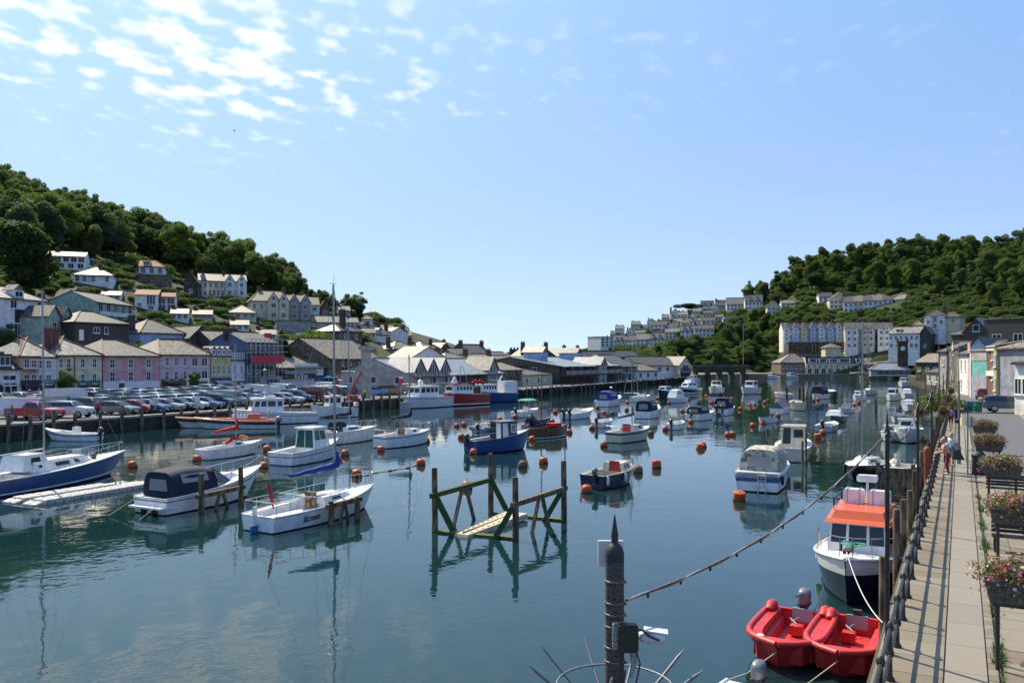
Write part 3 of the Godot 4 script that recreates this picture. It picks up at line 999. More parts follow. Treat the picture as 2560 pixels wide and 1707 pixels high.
	house("stone_house", "grey stone gabled house with white roof terrace behind the yellow house", [472, 528, 872, 845, 820], [172, 176], 14, ["front"], "dark_stone", "slate_roof", [], {"fd": 5.0})
	house("stone_house", "grey rendered house with chimney wall beside the scaffolding", [529, 610, 880, 856, 829], [170, 176], 9, ["ridge"], "slate_hung", "lichen_roof", [[0.5, 1.2, 1.0, 2, "case"]], {"fd": 5.0, "ch": [[0.98, 0.5, 2.6, 0.6]], "chm": "slate_hung"})

func make_left_hill() -> void:
	house("white_house", "long low white house with dark roof under the trees at the wood's edge", [115, 212, 672, 640, 630], [0.3], 8, ["ridge"], "cool_wall", "dark_roof", [[0.72, 1.3, 1.4, 5, "case"], [0.25, 1.3, 1.4, 4, "case"]], {"ch": [[0.2, 0.5, 1.0, 0.8]]})
	house("white_house", "small flat roofed white extension beside the long low house", [213, 234, 662, 646, 643], [0.3], 6, ["flat"], "cool_wall", "dark_roof", [[0.5, 1.2, 1.6, 1, "case"]])
	house("white_house", "square white house with pale hipped slate roof and one chimney", [182, 281, 712, 687, 668], [0.3], 11, ["ridge", 4.5, 4.5], "white_wall", "pale_roof", [[0.6, 1.4, 1.0, [0.1, 0.28, 0.5, 0.85]]], {"ch": [[0.62, 0.4, 1.0, 0.4]]})
	house("white_house", "white villa with brown roof and dormer on a tall stone retaining wall", [346, 410, 687, 666, 652], [0.3], 9, ["ridge", 0.0, 3.0], "white_wall", "ridge_tile", [[0.5, 1.8, 1.2, 3, "case"]], {"dorm": [[0.3, 2.0, 1.2, "flat"]]})
	house("retaining_wall", "tall grey stone retaining wall holding up the brown roofed villa", [338, 426, 712, 688, 686], [0.3], 5, ["flat"], "stone_wall", "stone_wall", [], {"cat": "wall"})
	house("stone_house", "dark stone gabled house with chimney at the end of the white terrace", [458, 494, 742, 705, 688], [0.25], 10, ["front"], "dark_stone", "slate_roof", [[0.4, 1.2, 0.9, 1]], {"ch": [[0.5, 0.2, 1.1, 0.8]]})
	house("terrace_house", "white terrace house with dormer beside the dark stone gable", [495, 518, 742, 700, 684], [0.35], 9, ["ridge"], "white_wall", "slate_roof", [[0.72, 1.5, 1.0, 2], [0.22, 1.5, 1.0, 2]], {"dorm": [[0.5, 1.2, 1.2, "gable"]], "group": "terrace below the wood"})
	house("terrace_house", "cream terrace house with plain roof among white gabled ones", [518.4, 561, 742, 702, 685], [0.35], 9, ["ridge"], "cream_wall", "slate_roof", [[0.72, 1.5, 0.9, 3], [0.25, 1.8, 0.9, 4]], {"ch": [[0.95, 0.5, 1.0, 0.7]], "group": "terrace below the wood"})
	house("terrace_house", "white terrace house with twin pointed gables at the end of the row", [561.4, 616, 742, 703, 687], [0.35], 9, ["ridge"], "white_wall", "pale_roof", [[0.22, 1.8, 0.9, 4]], {"gab": [[0.22, 2.6, 2.2, 0.8], [0.76, 2.6, 2.2, 0.8]], "group": "terrace below the wood"})
	house("white_house", "white modern split level house with tall glazed bay among shrubs", [336, 392, 775, 737, 722], [0.3], 9, ["mono"], "white_wall", "ridge_tile", [[0.65, 2.6, 2.0, [0.72], "case"], [0.2, 1.6, 1.2, [0.72], "case"], [0.35, 1.0, 1.0, [0.2]]])
	house("white_house", "lower white wing with balcony beside the split level house", [393, 437, 776, 742, 732], [0.3], 8, ["ridge"], "white_wall", "ridge_tile", [[0.7, 1.6, 1.8, 2, "case"], [0.2, 1.8, 1.6, 2, "case"]])
	house("bungalow", "small pale bungalow with grey hipped roof above the shrubs", [567, 640, 797, 781, 763], [0.3], 9, ["ridge", 4.0, 4.0], "cream_wall", "pale_roof", [[0.5, 1.2, 1.2, 4, "case"]])
	house("villa", "tall pale villa with paired gables and iron balcony on the slope", [626, 716, 800, 752, 728], [0.4], 11, ["ridge", 3.0, 0.0], "cream_wall", "lichen_roof", [[0.7, 1.5, 1.0, [0.1, 0.3]], [0.25, 2.0, 1.2, [0.62, 0.85], "case"]], {"gab": [[0.62, 3.4, 2.6, 1.0], [0.9, 3.0, 2.4, 1.0]], "ch": [[0.3, 0.5, 1.2, 1.0], [0.98, 0.4, 1.2, 0.8]]})
	house("villa", "grey stone villa with two pointed gables and white bay windows", [717, 773, 802, 757, 738], [0.4], 10, ["ridge"], "grey_wall", "lichen_roof", [[0.2, 1.8, 1.0, 3]], {"gab": [[0.3, 3.2, 2.6, 1.0], [0.8, 3.2, 2.6, 1.0]]})
	house("white_house", "plain white house with dark roof beside the grey gabled villa", [774, 798, 800, 762, 743], [0.3], 10, ["ridge"], "white_wall", "dark_roof", [[0.72, 1.2, 1.5, 1, "case"], [0.25, 1.2, 1.5, 1, "case"]])
	house("brick_house", "narrow red brick house with half timbered gable", [799, 824, 800, 770, 752], [0.3], 9, ["front"], "brick_wall", "dark_roof", [[0.6, 1.6, 1.4, 1, "case"]])
	house("retaining_wall", "long grey retaining wall below the gabled villas", [690, 776, 832, 803, 800], [0.4], 4, ["flat"], "grey_wall", "stone_wall", [], {"cat": "wall"})
	house("cottage", "low cream cottage with slate roof under the brick house", [777, 830, 822, 805, 790], [0.3], 8, ["ridge"], "cream_wall", "slate_roof", [[0.5, 1.0, 1.0, 2]])
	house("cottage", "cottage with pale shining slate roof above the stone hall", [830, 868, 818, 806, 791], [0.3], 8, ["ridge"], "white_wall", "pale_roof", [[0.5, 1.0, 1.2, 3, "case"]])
	house("stone_house", "brown stone house front with one white arched window", [852, 905, 852, 828, 812], [232, 240], 10, ["ridge", 3.0, 3.0], "stone_wall", "dark_roof", [[0.5, 1.6, 0.9, [0.2, 0.7]]], {"ch": [[0.45, 0.3, 2.2, 4.0]], "chm": "dark_stone"})
	house("white_house", "white block house with grey flat topped roof above the town", [905, 932, 822, 797, 788], [0.2], 9, ["ridge", 2.5, 2.5], "white_wall", "slate_roof", [[0.6, 1.3, 1.2, 1, "case"]])
	house("terrace_house", "white gabled house with dormers stepping down towards the town", [930, 974, 862, 836, 815], [262, 268], 10, ["ridge"], "white_wall", "slate_roof", [[0.6, 1.4, 0.9, 3], [0.2, 1.4, 0.9, 3]], {"ch": [[0.3, 0.5, 1.2, 0.8], [0.95, 0.5, 1.4, 1.0]], "dorm": [[0.5, 1.3, 1.2, "gable"]], "y": 6.0, "fd": 6.0})
	house("white_house", "big plain white gable end with one small window over the roofs", [974, 1020, 862, 832, 820], [275, 280], 12, ["front"], "white_wall", "slate_roof", [[0.5, 1.3, 1.2, [0.4]]], {"y": 6.0, "fd": 6.0, "ch": [[0.02, 0.2, 1.3, 1.0]]})
	house("cottage", "dark slate cottage with two white windows under the big round bush", [728, 790, 878, 866, 851], [198, 206], 8, ["ridge"], "slate_hung", "lichen_roof", [[0.5, 1.6, 0.8, [0.7, 0.95], "sash"]])
	house("cottage", "low tan roofed building behind the restaurant", [718, 820, 905, 890, 876], [190, 198], 10, ["ridge", 3.0, 2.0], "grey_wall", "lichen_roof", [], {"y": QL})
	var more := [[866, 896, 826, 806, 794, "w", "small white cottage stepped above the stone hall ridge"], [846, 876, 792, 776, 765, "g", "flat grey house with rooftop aerial at the end of the wood"], [940, 985, 838, 822, 812, "w", "low white cottage row on the bare end of the slope"], [896, 940, 848, 832, 821, "c", "cream cottage below the white block house"], [985, 1030, 852, 838, 828, "w", "white cottage lowest on the bare end of the slope"], [425, 470, 802, 784, 772, "w", "white cottage half hidden by garden shrubs above the blue house"], [480, 530, 800, 786, 775, "g", "grey stone cottage below the white terrace"], [250, 300, 752, 738, 728, "w", "white cottage between the square house and the green guest house"], [640, 690, 852, 836, 824, "c", "cream cottage behind the scaffolding"], [575, 622, 828, 812, 800, "w", "white cottage under the pale bungalow"]]
	for a in more:
		house("cottage", a[6], [a[0], a[1], a[2], a[3], a[4]], [0.3], 8, ["ridge"], {"w": "white_wall", "g": "grey_wall", "c": "cream_wall"}[a[5]], ["slate_roof", "pale_roof"][a[0] % 2], [[0.6, 1.2, 1.0, 3, "case"]], {"ch": [[0.1, 0.5, 1.0, 0.7]], "fd": 4.0, "from": 130.0})

# --- fish quay, town and the opposite bank
func gablet(o: Node3D, x: float, wd: float, y0: float, rise: float, out: float, rm: Material, back: float) -> void:
	# gable standing on the eave line with an arched window
	var b := MB.new()
	b.box(V(x, y0 / 2, out / 2), V(wd, y0, out))
	b.sheet([V(x - wd / 2, y0, out), V(x + wd / 2, y0, out), V(x, y0 + rise, out)], V(0, 0, -0.2))
	var g := put(b, "gable_bay", M.shed_wall, o)
	var r := MB.new()
	r.sheet([V(x - wd / 2 - 0.2, y0 - 0.15, out + 0.3), V(x, y0 + rise, out + 0.3), V(x, y0 + rise, -back), V(x - wd / 2 - 0.2, y0 - 0.15, -back)], V(0, 0.12, 0))
	r.sheet([V(x + wd / 2 + 0.2, y0 - 0.15, -back), V(x, y0 + rise, -back), V(x, y0 + rise, out + 0.3), V(x + wd / 2 + 0.2, y0 - 0.15, out + 0.3)], V(0, 0.12, 0))
	put(r, "bay_roof", rm, g)
	var gl := MB.new()
	var pts := []
	for k in 9:
		var a := PI * k / 8.0
		pts.append(V(x + cos(a) * wd * 0.3, y0 - 0.1 + sin(a) * rise * 0.62, out + 0.02))
	pts.append(V(x - wd * 0.3, y0 - 1.9, out + 0.02))
	pts.append(V(x + wd * 0.3, y0 - 1.9, out + 0.02))
	gl.sheet(pts, V(0, 0, 0.03))
	put(gl, "pane", M.window_glass, g)
	var fr := MB.new()
	for k in 5:
		var q := -0.3 + 0.15 * k
		var top := y0 - 0.1 + sqrt(maxf(0.0, 1.0 - pow(q / 0.3, 2.0))) * rise * 0.62
		fr.box(V(x + q * wd, (y0 - 1.9 + top) / 2, out + 0.08), V(0.1, top - y0 + 1.9, 0.08))
	fr.box(V(x, y0 - 0.6, out + 0.075), V(wd * 0.6, 0.1, 0.06))
	fr.box(V(x, y0 - 2.0, out + 0.2), V(wd * 0.75, 0.16, 0.4))
	put(fr, "window_frame", M.white_paint, g)

func make_fish_quay() -> void:
	# long fish hall, ridge along the quay
	var o := house("fish_hall", "long grey roofed fish hall with a plain rendered gable and arched gablet windows", [1024, 1252, 985, 934, 898], [134, 170], 13.5, ["ridge"], "shed_wall", "metal_roof", [], {"y": QL, "fd": 0.4, "cat": "hall", "over": 0.8, "left": [[0.75, 1.2, 1.0, 3, "plain"]], "tiles": "metal_roof"})
	var w: float = o.get_meta("w")
	var h: float = o.get_meta("h")
	for k in 3:
		gablet(o, 2.4 + k * 4.6, 4.4, h + 0.5, 2.3, 0.5, M.metal_roof, 5.0)
	gablet(o, w * 0.86, 5.0, h + 0.5, 2.6, 0.6, M.pale_roof, 5.0)
	pbox(o, "timber_cladding", M.bare_wood, V(w * 0.6, h * 0.72, 0.04), V(w * 0.36, h * 0.5, 0.07))
	pbox(o, "door", M.blue_paint, V(w * 0.22, 1.1, 0.05), V(1.8, 2.2, 0.1))
	for k in 4:
		pbox(o, "door", M.brown_paint, V(w * (0.32 + k * 0.15), 1.2, 0.05), V(2.2, 2.4, 0.1))
	for k in 6:
		pbox(o, "downpipe", M.black_paint, V(w * 0.07 + k * w * 0.12, h / 2, 0.7), V(0.12, h, 0.12))
	# next along: timber balcony house, lean-to, market hall
	o = house("quay_store", "stone and timber store with glazed balcony on the fish quay", [1254, 1306, 974, 925, 907], [171, 182], 11, ["ridge"], "stone_wall", "lichen_roof", [[0.7, 1.6, 2.0, 3, "case"], [0.25, 2.2, 1.6, 3, "case"]], {"y": QL, "fd": 0.4, "cat": "building"})
	pbox(o, "balcony_front", M.bare_wood, V(o.get_meta("w") / 2, o.get_meta("h") * 0.48, 1.0), V(o.get_meta("w"), 1.0, 0.1))
	o = house("quay_shed", "low cream walled shed with sloping grey roof on the fish quay", [1308, 1394, 968, 936, 921], [178, 196], 9, ["mono"], "cream_wall", "slate_roof", [[0.45, 1.3, 1.1, [0.1, 0.42], "plain"]], {"y": QL, "fd": 0.4, "cat": "shed", "doors": [[0.82, 2.2, 2.6, "white_paint"]]})
	o = house("market_hall", "big timber market hall with open upper gallery and broad grey roof", [1398, 1540, 960, 914, 894], [192, 226], 26, ["ridge"], "bare_wood", "metal_roof", [[0.72, 2.2, 2.0, 7, "case"]], {"y": QL, "fd": 0.4, "cat": "hall", "over": 1.4, "left": [[0.75, 1.6, 1.6, 2, "case"]], "tiles": "metal_roof"})
	w = o.get_meta("w")
	h = o.get_meta("h")
	pbox(o, "gallery_floor", M.bare_wood, V(w / 2, h * 0.5, 1.0), V(w, 0.25, 2.0))
	pbox(o, "gallery_front", M.grey_paint, V(w / 2, h * 0.5 + 0.6, 1.95), V(w, 0.9, 0.08))
	for k in 9:
		pbox(o, "post", M.bare_wood, V(w * (k + 0.5) / 9, h / 2, 1.95), V(0.22, h, 0.22))
	gablet(o, w * 0.62, 5.0, h + 0.2, 1.9, 1.9, M.metal_roof, 6.0)
	for k in 2:
		var b := MB.new()
		var x := w * (0.16 + 0.56 * k)
		b.box(V(x, h + 2.2, -9.0), V(3.2, 2.2, 5.0))
		var mon := put(b, "roof_lantern", M.blue_wall, o)
		b = MB.new()
		b.sheet([V(x - 1.9, h + 3.2, -6.2), V(x, h + 4.6, -6.2), V(x, h + 4.6, -12.0), V(x - 1.9, h + 3.2, -12.0)], V(0, 0.1, 0))
		b.sheet([V(x + 1.9, h + 3.2, -12.0), V(x, h + 4.6, -12.0), V(x, h + 4.6, -6.2), V(x + 1.9, h + 3.2, -6.2)], V(0, 0.1, 0))
		b.sheet([V(x - 1.6, h + 3.25, -6.4), V(x + 1.6, h + 3.25, -6.4), V(x, h + 4.55, -6.4)], V(0, 0, -0.1))
		put(b, "lantern_roof", M.pale_roof, mon)
	house("quay_store", "timber store with steep grey roof beyond the market hall", [1541, 1592, 955, 916, 888], [228, 238], 16, ["ridge", 3.0, 0.0], "bare_wood", "slate_roof", [[0.75, 1.6, 1.6, 4, "case"], [0.3, 2.0, 1.6, 3, "case"]], {"y": QL, "fd": 0.4, "cat": "building"})
	house("quay_shed", "small white cabin with pale hipped roof on the fish quay", [1592, 1648, 950, 926, 910], [236, 246], 9, ["ridge", 3.0, 3.0], "white_wall", "lichen_roof", [[0.5, 1.4, 1.6, 3, "case"]], {"y": QL, "fd": 0.4, "cat": "shed"})
	house("quay_shed", "long white lifeboat store with slate roof near the quay end", [1600, 1698, 944, 913, 892], [262, 272], 12, ["ridge"], "white_wall", "slate_roof", [[0.7, 1.4, 1.4, 5, "case"]], {"y": QL, "fd": 0.4, "cat": "building"})
	house("quay_house", "white gabled house with purple shop sign at the very end of the quay", [1699, 1729, 946, 912, 892], [268, 270], 12, ["front"], "cream_wall", "slate_roof", [[0.72, 2.2, 2.4, 1, "case"]], {"y": QL, "fd": 0.4, "bands": [["sign_board", 0.1, 0.95, 2.5, 3.1, 0.1, "plum"], ["shop_window", 0.1, 0.9, 0.4, 2.3, 0.06, "window_glass"]]})
	# round white and red plate on the near gable
	var s := thing("notice_board", "red notice board on a post in front of the fish hall gable", "sign", P(1002, VH, 127) + V(0, QL - CY, 0))
	pbox(s, "post", M.galvanised, V(0, 1.3, 0), V(0.1, 2.6, 0.1))
	pbox(s, "panel", M.red_paint, V(0, 2.3, 0.08), V(0.75, 1.0, 0.06))
	pbox(s, "top_panel", M.white_paint, V(0, 3.0, 0.08), V(0.6, 0.3, 0.06))

# roofs of the town: [u0, u1, eave, ridge, distance, roof type, wall, roof, chimneys, label]
func make_town() -> void:
	var list := [
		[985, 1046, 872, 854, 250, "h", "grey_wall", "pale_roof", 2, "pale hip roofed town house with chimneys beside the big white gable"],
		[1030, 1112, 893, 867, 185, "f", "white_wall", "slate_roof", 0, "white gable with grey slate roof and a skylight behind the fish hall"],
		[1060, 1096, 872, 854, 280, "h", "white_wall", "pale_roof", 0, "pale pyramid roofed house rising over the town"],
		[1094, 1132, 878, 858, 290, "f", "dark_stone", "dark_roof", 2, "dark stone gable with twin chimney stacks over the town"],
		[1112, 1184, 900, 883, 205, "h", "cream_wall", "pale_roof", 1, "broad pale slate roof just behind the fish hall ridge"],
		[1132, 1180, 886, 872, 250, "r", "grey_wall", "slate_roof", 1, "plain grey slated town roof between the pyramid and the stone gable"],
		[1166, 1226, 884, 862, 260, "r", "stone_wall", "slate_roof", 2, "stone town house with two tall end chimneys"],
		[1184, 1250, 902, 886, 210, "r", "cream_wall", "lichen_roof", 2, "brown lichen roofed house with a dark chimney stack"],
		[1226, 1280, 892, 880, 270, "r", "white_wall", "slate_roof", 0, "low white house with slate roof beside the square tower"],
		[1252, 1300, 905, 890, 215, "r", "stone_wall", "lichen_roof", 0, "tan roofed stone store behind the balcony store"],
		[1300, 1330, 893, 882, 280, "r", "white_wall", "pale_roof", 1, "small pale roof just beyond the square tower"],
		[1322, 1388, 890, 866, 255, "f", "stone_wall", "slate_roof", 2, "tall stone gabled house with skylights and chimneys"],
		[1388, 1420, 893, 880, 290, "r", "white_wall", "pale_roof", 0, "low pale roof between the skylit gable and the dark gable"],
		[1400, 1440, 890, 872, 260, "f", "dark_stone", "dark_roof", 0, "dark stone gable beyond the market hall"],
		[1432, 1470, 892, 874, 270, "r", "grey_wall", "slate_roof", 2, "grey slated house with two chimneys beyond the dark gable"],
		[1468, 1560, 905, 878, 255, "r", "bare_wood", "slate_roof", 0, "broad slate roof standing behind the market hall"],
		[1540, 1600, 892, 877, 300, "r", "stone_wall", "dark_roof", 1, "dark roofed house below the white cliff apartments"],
	]
	for a in list:
		var roof := ["ridge"]
		if a[5] == "h":
			roof = ["ridge", 4.0, 4.0]
		elif a[5] == "f":
			roof = ["front"]
		var ch := []
		for k in a[8]:
			ch.append([0.06 + 0.88 * k, 0.4, 1.3, 1.1])
		house("town_house", a[9], [a[0], a[1], 960, a[2], a[3]], [a[4], a[4] + 6], 10, roof, a[6], a[7], [[0.86, 1.2, 0.9, maxi(2, int((a[1] - a[0]) / 18.0))]], {"y": 1.2, "fd": 0.3, "ch": ch, "group": "roofs of the old town"})
	# square battlemented tower
	var t := thing("church_tower", "square battlemented stone tower over the town roofs", "tower", P(1290, VH, 275) + V(0, 1.2 - CY, 0))
	var b := MB.new()
	b.box(V(0, 4.7, 0), V(3.9, 9.4, 3.9))
	put(b, "wall", M.dark_stone, t)
	for k in 4:
		for j in 4:
			if k in [0, 3] or j in [0, 3]:
				pbox(t, "battlement", M.dark_stone, V(-1.7 + k * 1.13, 9.7, -1.7 + j * 1.13), V(0.6, 0.6, 0.6))
	# cliff-top row on the far headland
	house("apartment_block", "tall white balconied apartment block at the tip of the headland", [1502, 1534, 868, 842, 834], [430, 434], 12, ["flat"], "white_wall", "slate_roof", [[0.8, 1.2, 1.6, 3, "case"], [0.5, 1.2, 1.6, 3, "case"], [0.2, 1.2, 1.6, 3, "case"]], {"cat": "building", "fd": 6.0})
	var head := [
		[1535, 1562, 868, 851, 838, "white seaside house with tall chimney and domed dormers on the headland"],
		[1563, 1590, 867, 850, 838, "white seaside house with twin dormers beside the tall chimney house"],
		[1591, 1622, 865, 848, 834, "white balconied house stepped above the headland row"],
		[1623, 1662, 864, 846, 832, "broad white house with glazed front near the brick wall"],
		[1626, 1676, 828, 812, 803, "white hotel block with long flat roof high on the headland"],
		[1664, 1700, 846, 830, 820, "white house with brick garden wall on the headland"],
		[1702, 1736, 845, 826, 815, "white gabled house with black timber trim on the headland"],
		[1737, 1786, 842, 822, 812, "plain white block house at the landward end of the headland row"],
		[1693, 1722, 816, 804, 796, "small white cottage in the upper headland row"],
		[1724, 1752, 816, 803, 795, "pale cottage with dark roof in the upper headland row"],
		[1755, 1788, 814, 802, 793, "cream cottage with red roof in the upper headland row"],
		[1676, 1702, 800, 784, 772, "white pointed gable house alone below the umbrella pine"],
		[1752, 1786, 777, 763, 752, "white gabled hill house at the seaward end of the upper lane"],
		[1790, 1816, 776, 764, 751, "pale green hill house on the upper lane"],
		[1817, 1862, 776, 760, 745, "white pair of gabled hill houses on the upper lane"],
		[1863, 1908, 776, 752, 737, "tall white hill house with big gable and dormers on the upper lane"],
		[1919, 1952, 786, 766, 752, "tan gabled hill house beside low sheds"],
		[1954, 1988, 768, 758, 750, "low pale roofed bungalow among the trees"],
		[1808, 1832, 806, 798, 792, "small white shed roof half hidden by shrubs"],
		[2048, 2082, 752, 742, 731, "grey roofed house at the wood's edge above the terrace"],
		[2075, 2128, 772, 748, 731, "cream gabled house with twin blue bays above the terrace"],
	]
	var q := 0
	for a in head:
		var wide: float = (a[1] - a[0])
		var front := q in [11, 16, 20]
		house("hill_house", a[5], [a[0], a[1], a[2], a[3], a[4]], [-0.2], 9, ["front"] if front else ["ridge"], ["white_wall", "white_wall", "cool_wall", "white_wall"][q % 4] if not q in [13, 16, 20] else ("green_wall" if q == 13 else "cream_wall"), ["slate_roof", "dark_roof", "pale_roof"][q % 3], [[0.72, 1.3, 1.3, maxi(2, int(wide / 9.0)), "case"], [0.25, 1.3, 1.3, maxi(2, int(wide / 9.0)), "case"]], {"fd": 6.0, "from": 300.0, "dorm": [] if q % 3 or front else [[0.3, 1.5, 1.3, "gable"], [0.7, 1.5, 1.3, "gable"]], "ch": [[0.05, 0.5, 1.1, 0.9]] if q % 2 else [], "group": "white houses on the headland"})
		q += 1
	for k in 22:
		var u := 1512.0 + 13.0 * k + rng.randf_range(-3, 3)
		var v := lerpf(862.0, 800.0, k / 22.0) - (k % 3) * 13.0 + rng.randf_range(-2, 2)
		var wd := rng.randf_range(17, 26)
		house("cottage", "small %s house packed into the headland village" % ["white", "cream"][k % 2], [u, u + wd, v, v - 12, v - 19], [-0.3], 7, ["front"] if k % 4 == 0 else ["ridge"], ["white_wall", "cream_wall"][k % 2], ["slate_roof", "dark_roof", "pale_roof"][k % 3], [[0.55, 1.2, 1.1, 3, "case"]], {"fd": 5.0, "from": 300.0, "group": "small houses of the headland village", "ch": [[0.1, 0.5, 0.9, 0.6]]})
	# long white terrace under the wood
	var tw := [["white_wall", "first"], ["cream_wall", ""], ["white_wall", ""], ["cool_wall", ""], ["white_wall", ""]]
	var names := ["white end house of the upper terrace with projecting porch", "tan fronted house second in the upper terrace", "white middle house of the upper terrace", "bluish house with glazed veranda in the upper terrace", "white hip roofed end house with bare cream flank in the upper terrace"]
	for k in 5:
		var u0 := 2110.0 + k * 24.6
		var v := 783.0 - k * 1.7
		house("terrace_house", names[k], [u0, u0 + 24.4, v, v - 28, v - 43], [392.0 - k * 1.5, 390.5 - k * 1.5], 9, ["ridge", 0.0, 4.0 if k == 4 else 0.0], tw[k][0], ["slate_roof", "lichen_roof"][k % 2], [[0.72, 1.5, 1.1, 2, "case"], [0.25, 1.6, 1.4, 2, "case"]], {"fd": 9.0, "ch": [[0.03, 0.5, 1.0, 0.8]], "group": "upper terrace under the wood"})
	house("terrace_house", "long bare cream flank wing behind the upper terrace end", [2233, 2264, 776, 748, 737], [386, 379], 8, ["ridge", 0.0, 3.0], "cream_wall", "slate_roof", [[0.7, 1.2, 1.0, 1]], {"fd": 8.0})
	# tall gabled terrace
	var cols := ["white_wall", "pale_blue_wall", "cream_wall", "blue_wall", "pale_blue_wall", "blue_wall", "pale_blue_wall"]
	var says := ["white end house of the tall gabled terrace", "pale blue gabled house beside the white end house", "cream gabled house in the tall blue terrace", "bright blue gabled house beside the cream one", "pale blue gabled house between two bright blue ones", "bright blue gabled house further up the tall terrace", "pale blue gabled end house beside the brick terrace"]
	for k in 7:
		var u0 := 1958.0 + k * 21.9
		house("terrace_house", says[k], [u0, u0 + 21.6, 851, 822, 806], [352.0 - k * 0.5, 351.5 - k * 0.5], 9, ["ridge"], cols[k], "dark_roof", [[0.3, 1.4, 0.8, [0.85]]], {"fd": 5.0, "gab": [[0.4, 2.4, 2.6, 0.9]], "bayrows": 3, "ch": [[0.98, 0.5, 0.9, 1.0]], "group": "tall gabled terrace"})
	var br := ["cream trimmed brick house with stacked bays beside the blue terrace", "red brick bay fronted house in the middle of the brick pair", "brick and white bay fronted end house with slate roof"]
	for k in 3:
		var u0 := 2113.0 + k * 40.5
		house("terrace_house", br[k], [u0, u0 + 40, 872.0 - k * 2.0, 824, 806], [336.0 - k * 3.0, 334.0 - k * 3.0], 10, ["ridge"], ["cream_wall", "brick_wall", "brick_wall"][k], "slate_roof", [[0.85, 1.5, 0.9, [0.85]], [0.3, 1.5, 0.9, [0.85]]], {"fd": 6.0, "gab": [[0.25, 2.6, 1.6, 1.0], [0.62, 2.6, 1.6, 1.0]], "bmat": ["white_wall", "cream_wall", "white_wall"][k], "bayrows": 3, "ch": [[0.98, 0.5, 1.1, 1.2]], "group": "brick bay terrace"})
	house("white_house", "long white house with shining slate roof and slate hung end", [2222, 2300, 874, 833, 818], [318, 308], 9, ["ridge"], "cool_wall", "pale_roof", [[0.72, 1.4, 1.0, 6], [0.25, 1.5, 1.2, [0.1, 0.3, 0.75, 0.9]]], {"fd": 6.0, "dorm": [[0.3, 1.8, 1.2, "flat"]], "ch": [[0.5, 0.5, 1.2, 0.8]]})
	house("white_house", "dark slate hung gable wing of the long white house", [2301, 2327, 872, 832, 816], [308, 306], 12, ["front"], "slate_hung", "pale_roof", [[0.2, 1.3, 0.9, 1]], {"fd": 6.0})
	house("villa", "square white villa with bay windows and tall chimney below the wood", [2312, 2366, 822, 790, 775], [318, 314], 11, ["ridge", 4.0, 4.0], "white_wall", "dark_roof", [[0.72, 1.5, 1.1, 3], [0.22, 1.8, 1.1, [0.5]]], {"fd": 6.0, "gab": [[0.2, 2.4, 0.4, 0.9], [0.8, 2.4, 0.4, 0.9]], "bayrows": 1, "ch": [[0.9, 0.5, 1.3, 1.2]]})
	house("villa", "plain cream side wing of the square white villa", [2366.5, 2400, 818, 792, 781], [314, 311], 9, ["ridge", 0.0, 3.0], "cream_wall", "dark_roof", [[0.6, 1.2, 1.0, 1]], {"fd": 6.0})
	house("bungalow", "small bungalow with bright pale hipped roof above the long white house", [2282, 2312, 822, 812, 802], [322, 320], 8, ["ridge", 3.0, 3.0], "white_wall", "pale_roof", [], {"fd": 6.0})
	# buttressed retaining wall
	var o := house("retaining_wall", "brown buttressed retaining wall below the tall gabled terrace", [1972, 2112, 886, 856, 854], [346, 344], 4, ["flat"], "dark_stone", "stone_wall", [], {"cat": "wall", "fd": 4.0})
	for k in 9:
		pbox(o, "buttress", M.stone_wall, V(o.get_meta("w") * (0.42 + 0.06 * k), o.get_meta("h") / 2 - 1.0, 0.4), V(0.5, o.get_meta("h") + 1.6, 0.8))
	# far quay
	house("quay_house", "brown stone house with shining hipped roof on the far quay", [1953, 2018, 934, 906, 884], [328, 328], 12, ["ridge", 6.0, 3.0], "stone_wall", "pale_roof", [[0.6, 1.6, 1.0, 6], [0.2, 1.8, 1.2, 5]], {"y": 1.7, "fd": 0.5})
	o = house("inn", "cream waterfront inn with a row of white glazed dormers", [2016, 2158, 938, 909, 893], [326, 324], 12, ["mansard"], "cream_wall", "dark_roof", [[0.7, 1.3, 0.9, 10], [0.25, 2.2, 1.6, 8, "case"]], {"y": 1.7, "fd": 0.5, "cat": "inn", "dorm": [[0.12, 3.2, 1.9, "flat"], [0.3, 3.2, 1.9, "flat"], [0.48, 3.4, 1.9, "flat"], [0.68, 4.6, 1.9, "flat"], [0.92, 1.8, 1.9, "flat"]]})
	var wi: float = o.get_meta("w")
	var hi: float = o.get_meta("h")
	b = MB.new()
	b.box(V(wi * 0.52, hi + 3.4, -6.0), V(6.0, 6.0, 6.0))
	var tower := put(b, "roof_tower", M.cream_wall, o)
	b = MB.new()
	b.sheet([V(wi * 0.52 - 3.5, hi + 6.3, -2.5), V(wi * 0.52 + 3.5, hi + 6.3, -2.5), V(wi * 0.52, hi + 8.0, -6.0)], V(0, 0.1, 0))
	b.sheet([V(wi * 0.52 + 3.5, hi + 6.3, -2.5), V(wi * 0.52 + 3.5, hi + 6.3, -9.5), V(wi * 0.52, hi + 8.0, -6.0)], V(0, 0.1, 0))
	b.sheet([V(wi * 0.52 - 3.5, hi + 6.3, -9.5), V(wi * 0.52 - 3.5, hi + 6.3, -2.5), V(wi * 0.52, hi + 8.0, -6.0)], V(0, 0.1, 0))
	put(b, "tower_roof", M.lichen_roof, tower)
	house("stone_store", "long low stone store with pale slate roof on the far quay", [2158.5, 2254, 938, 911, 895], [322, 318], 11, ["ridge"], "stone_wall", "pale_roof", [[0.4, 1.6, 1.0, 6]], {"y": 1.7, "fd": 0.5, "cat": "building"})
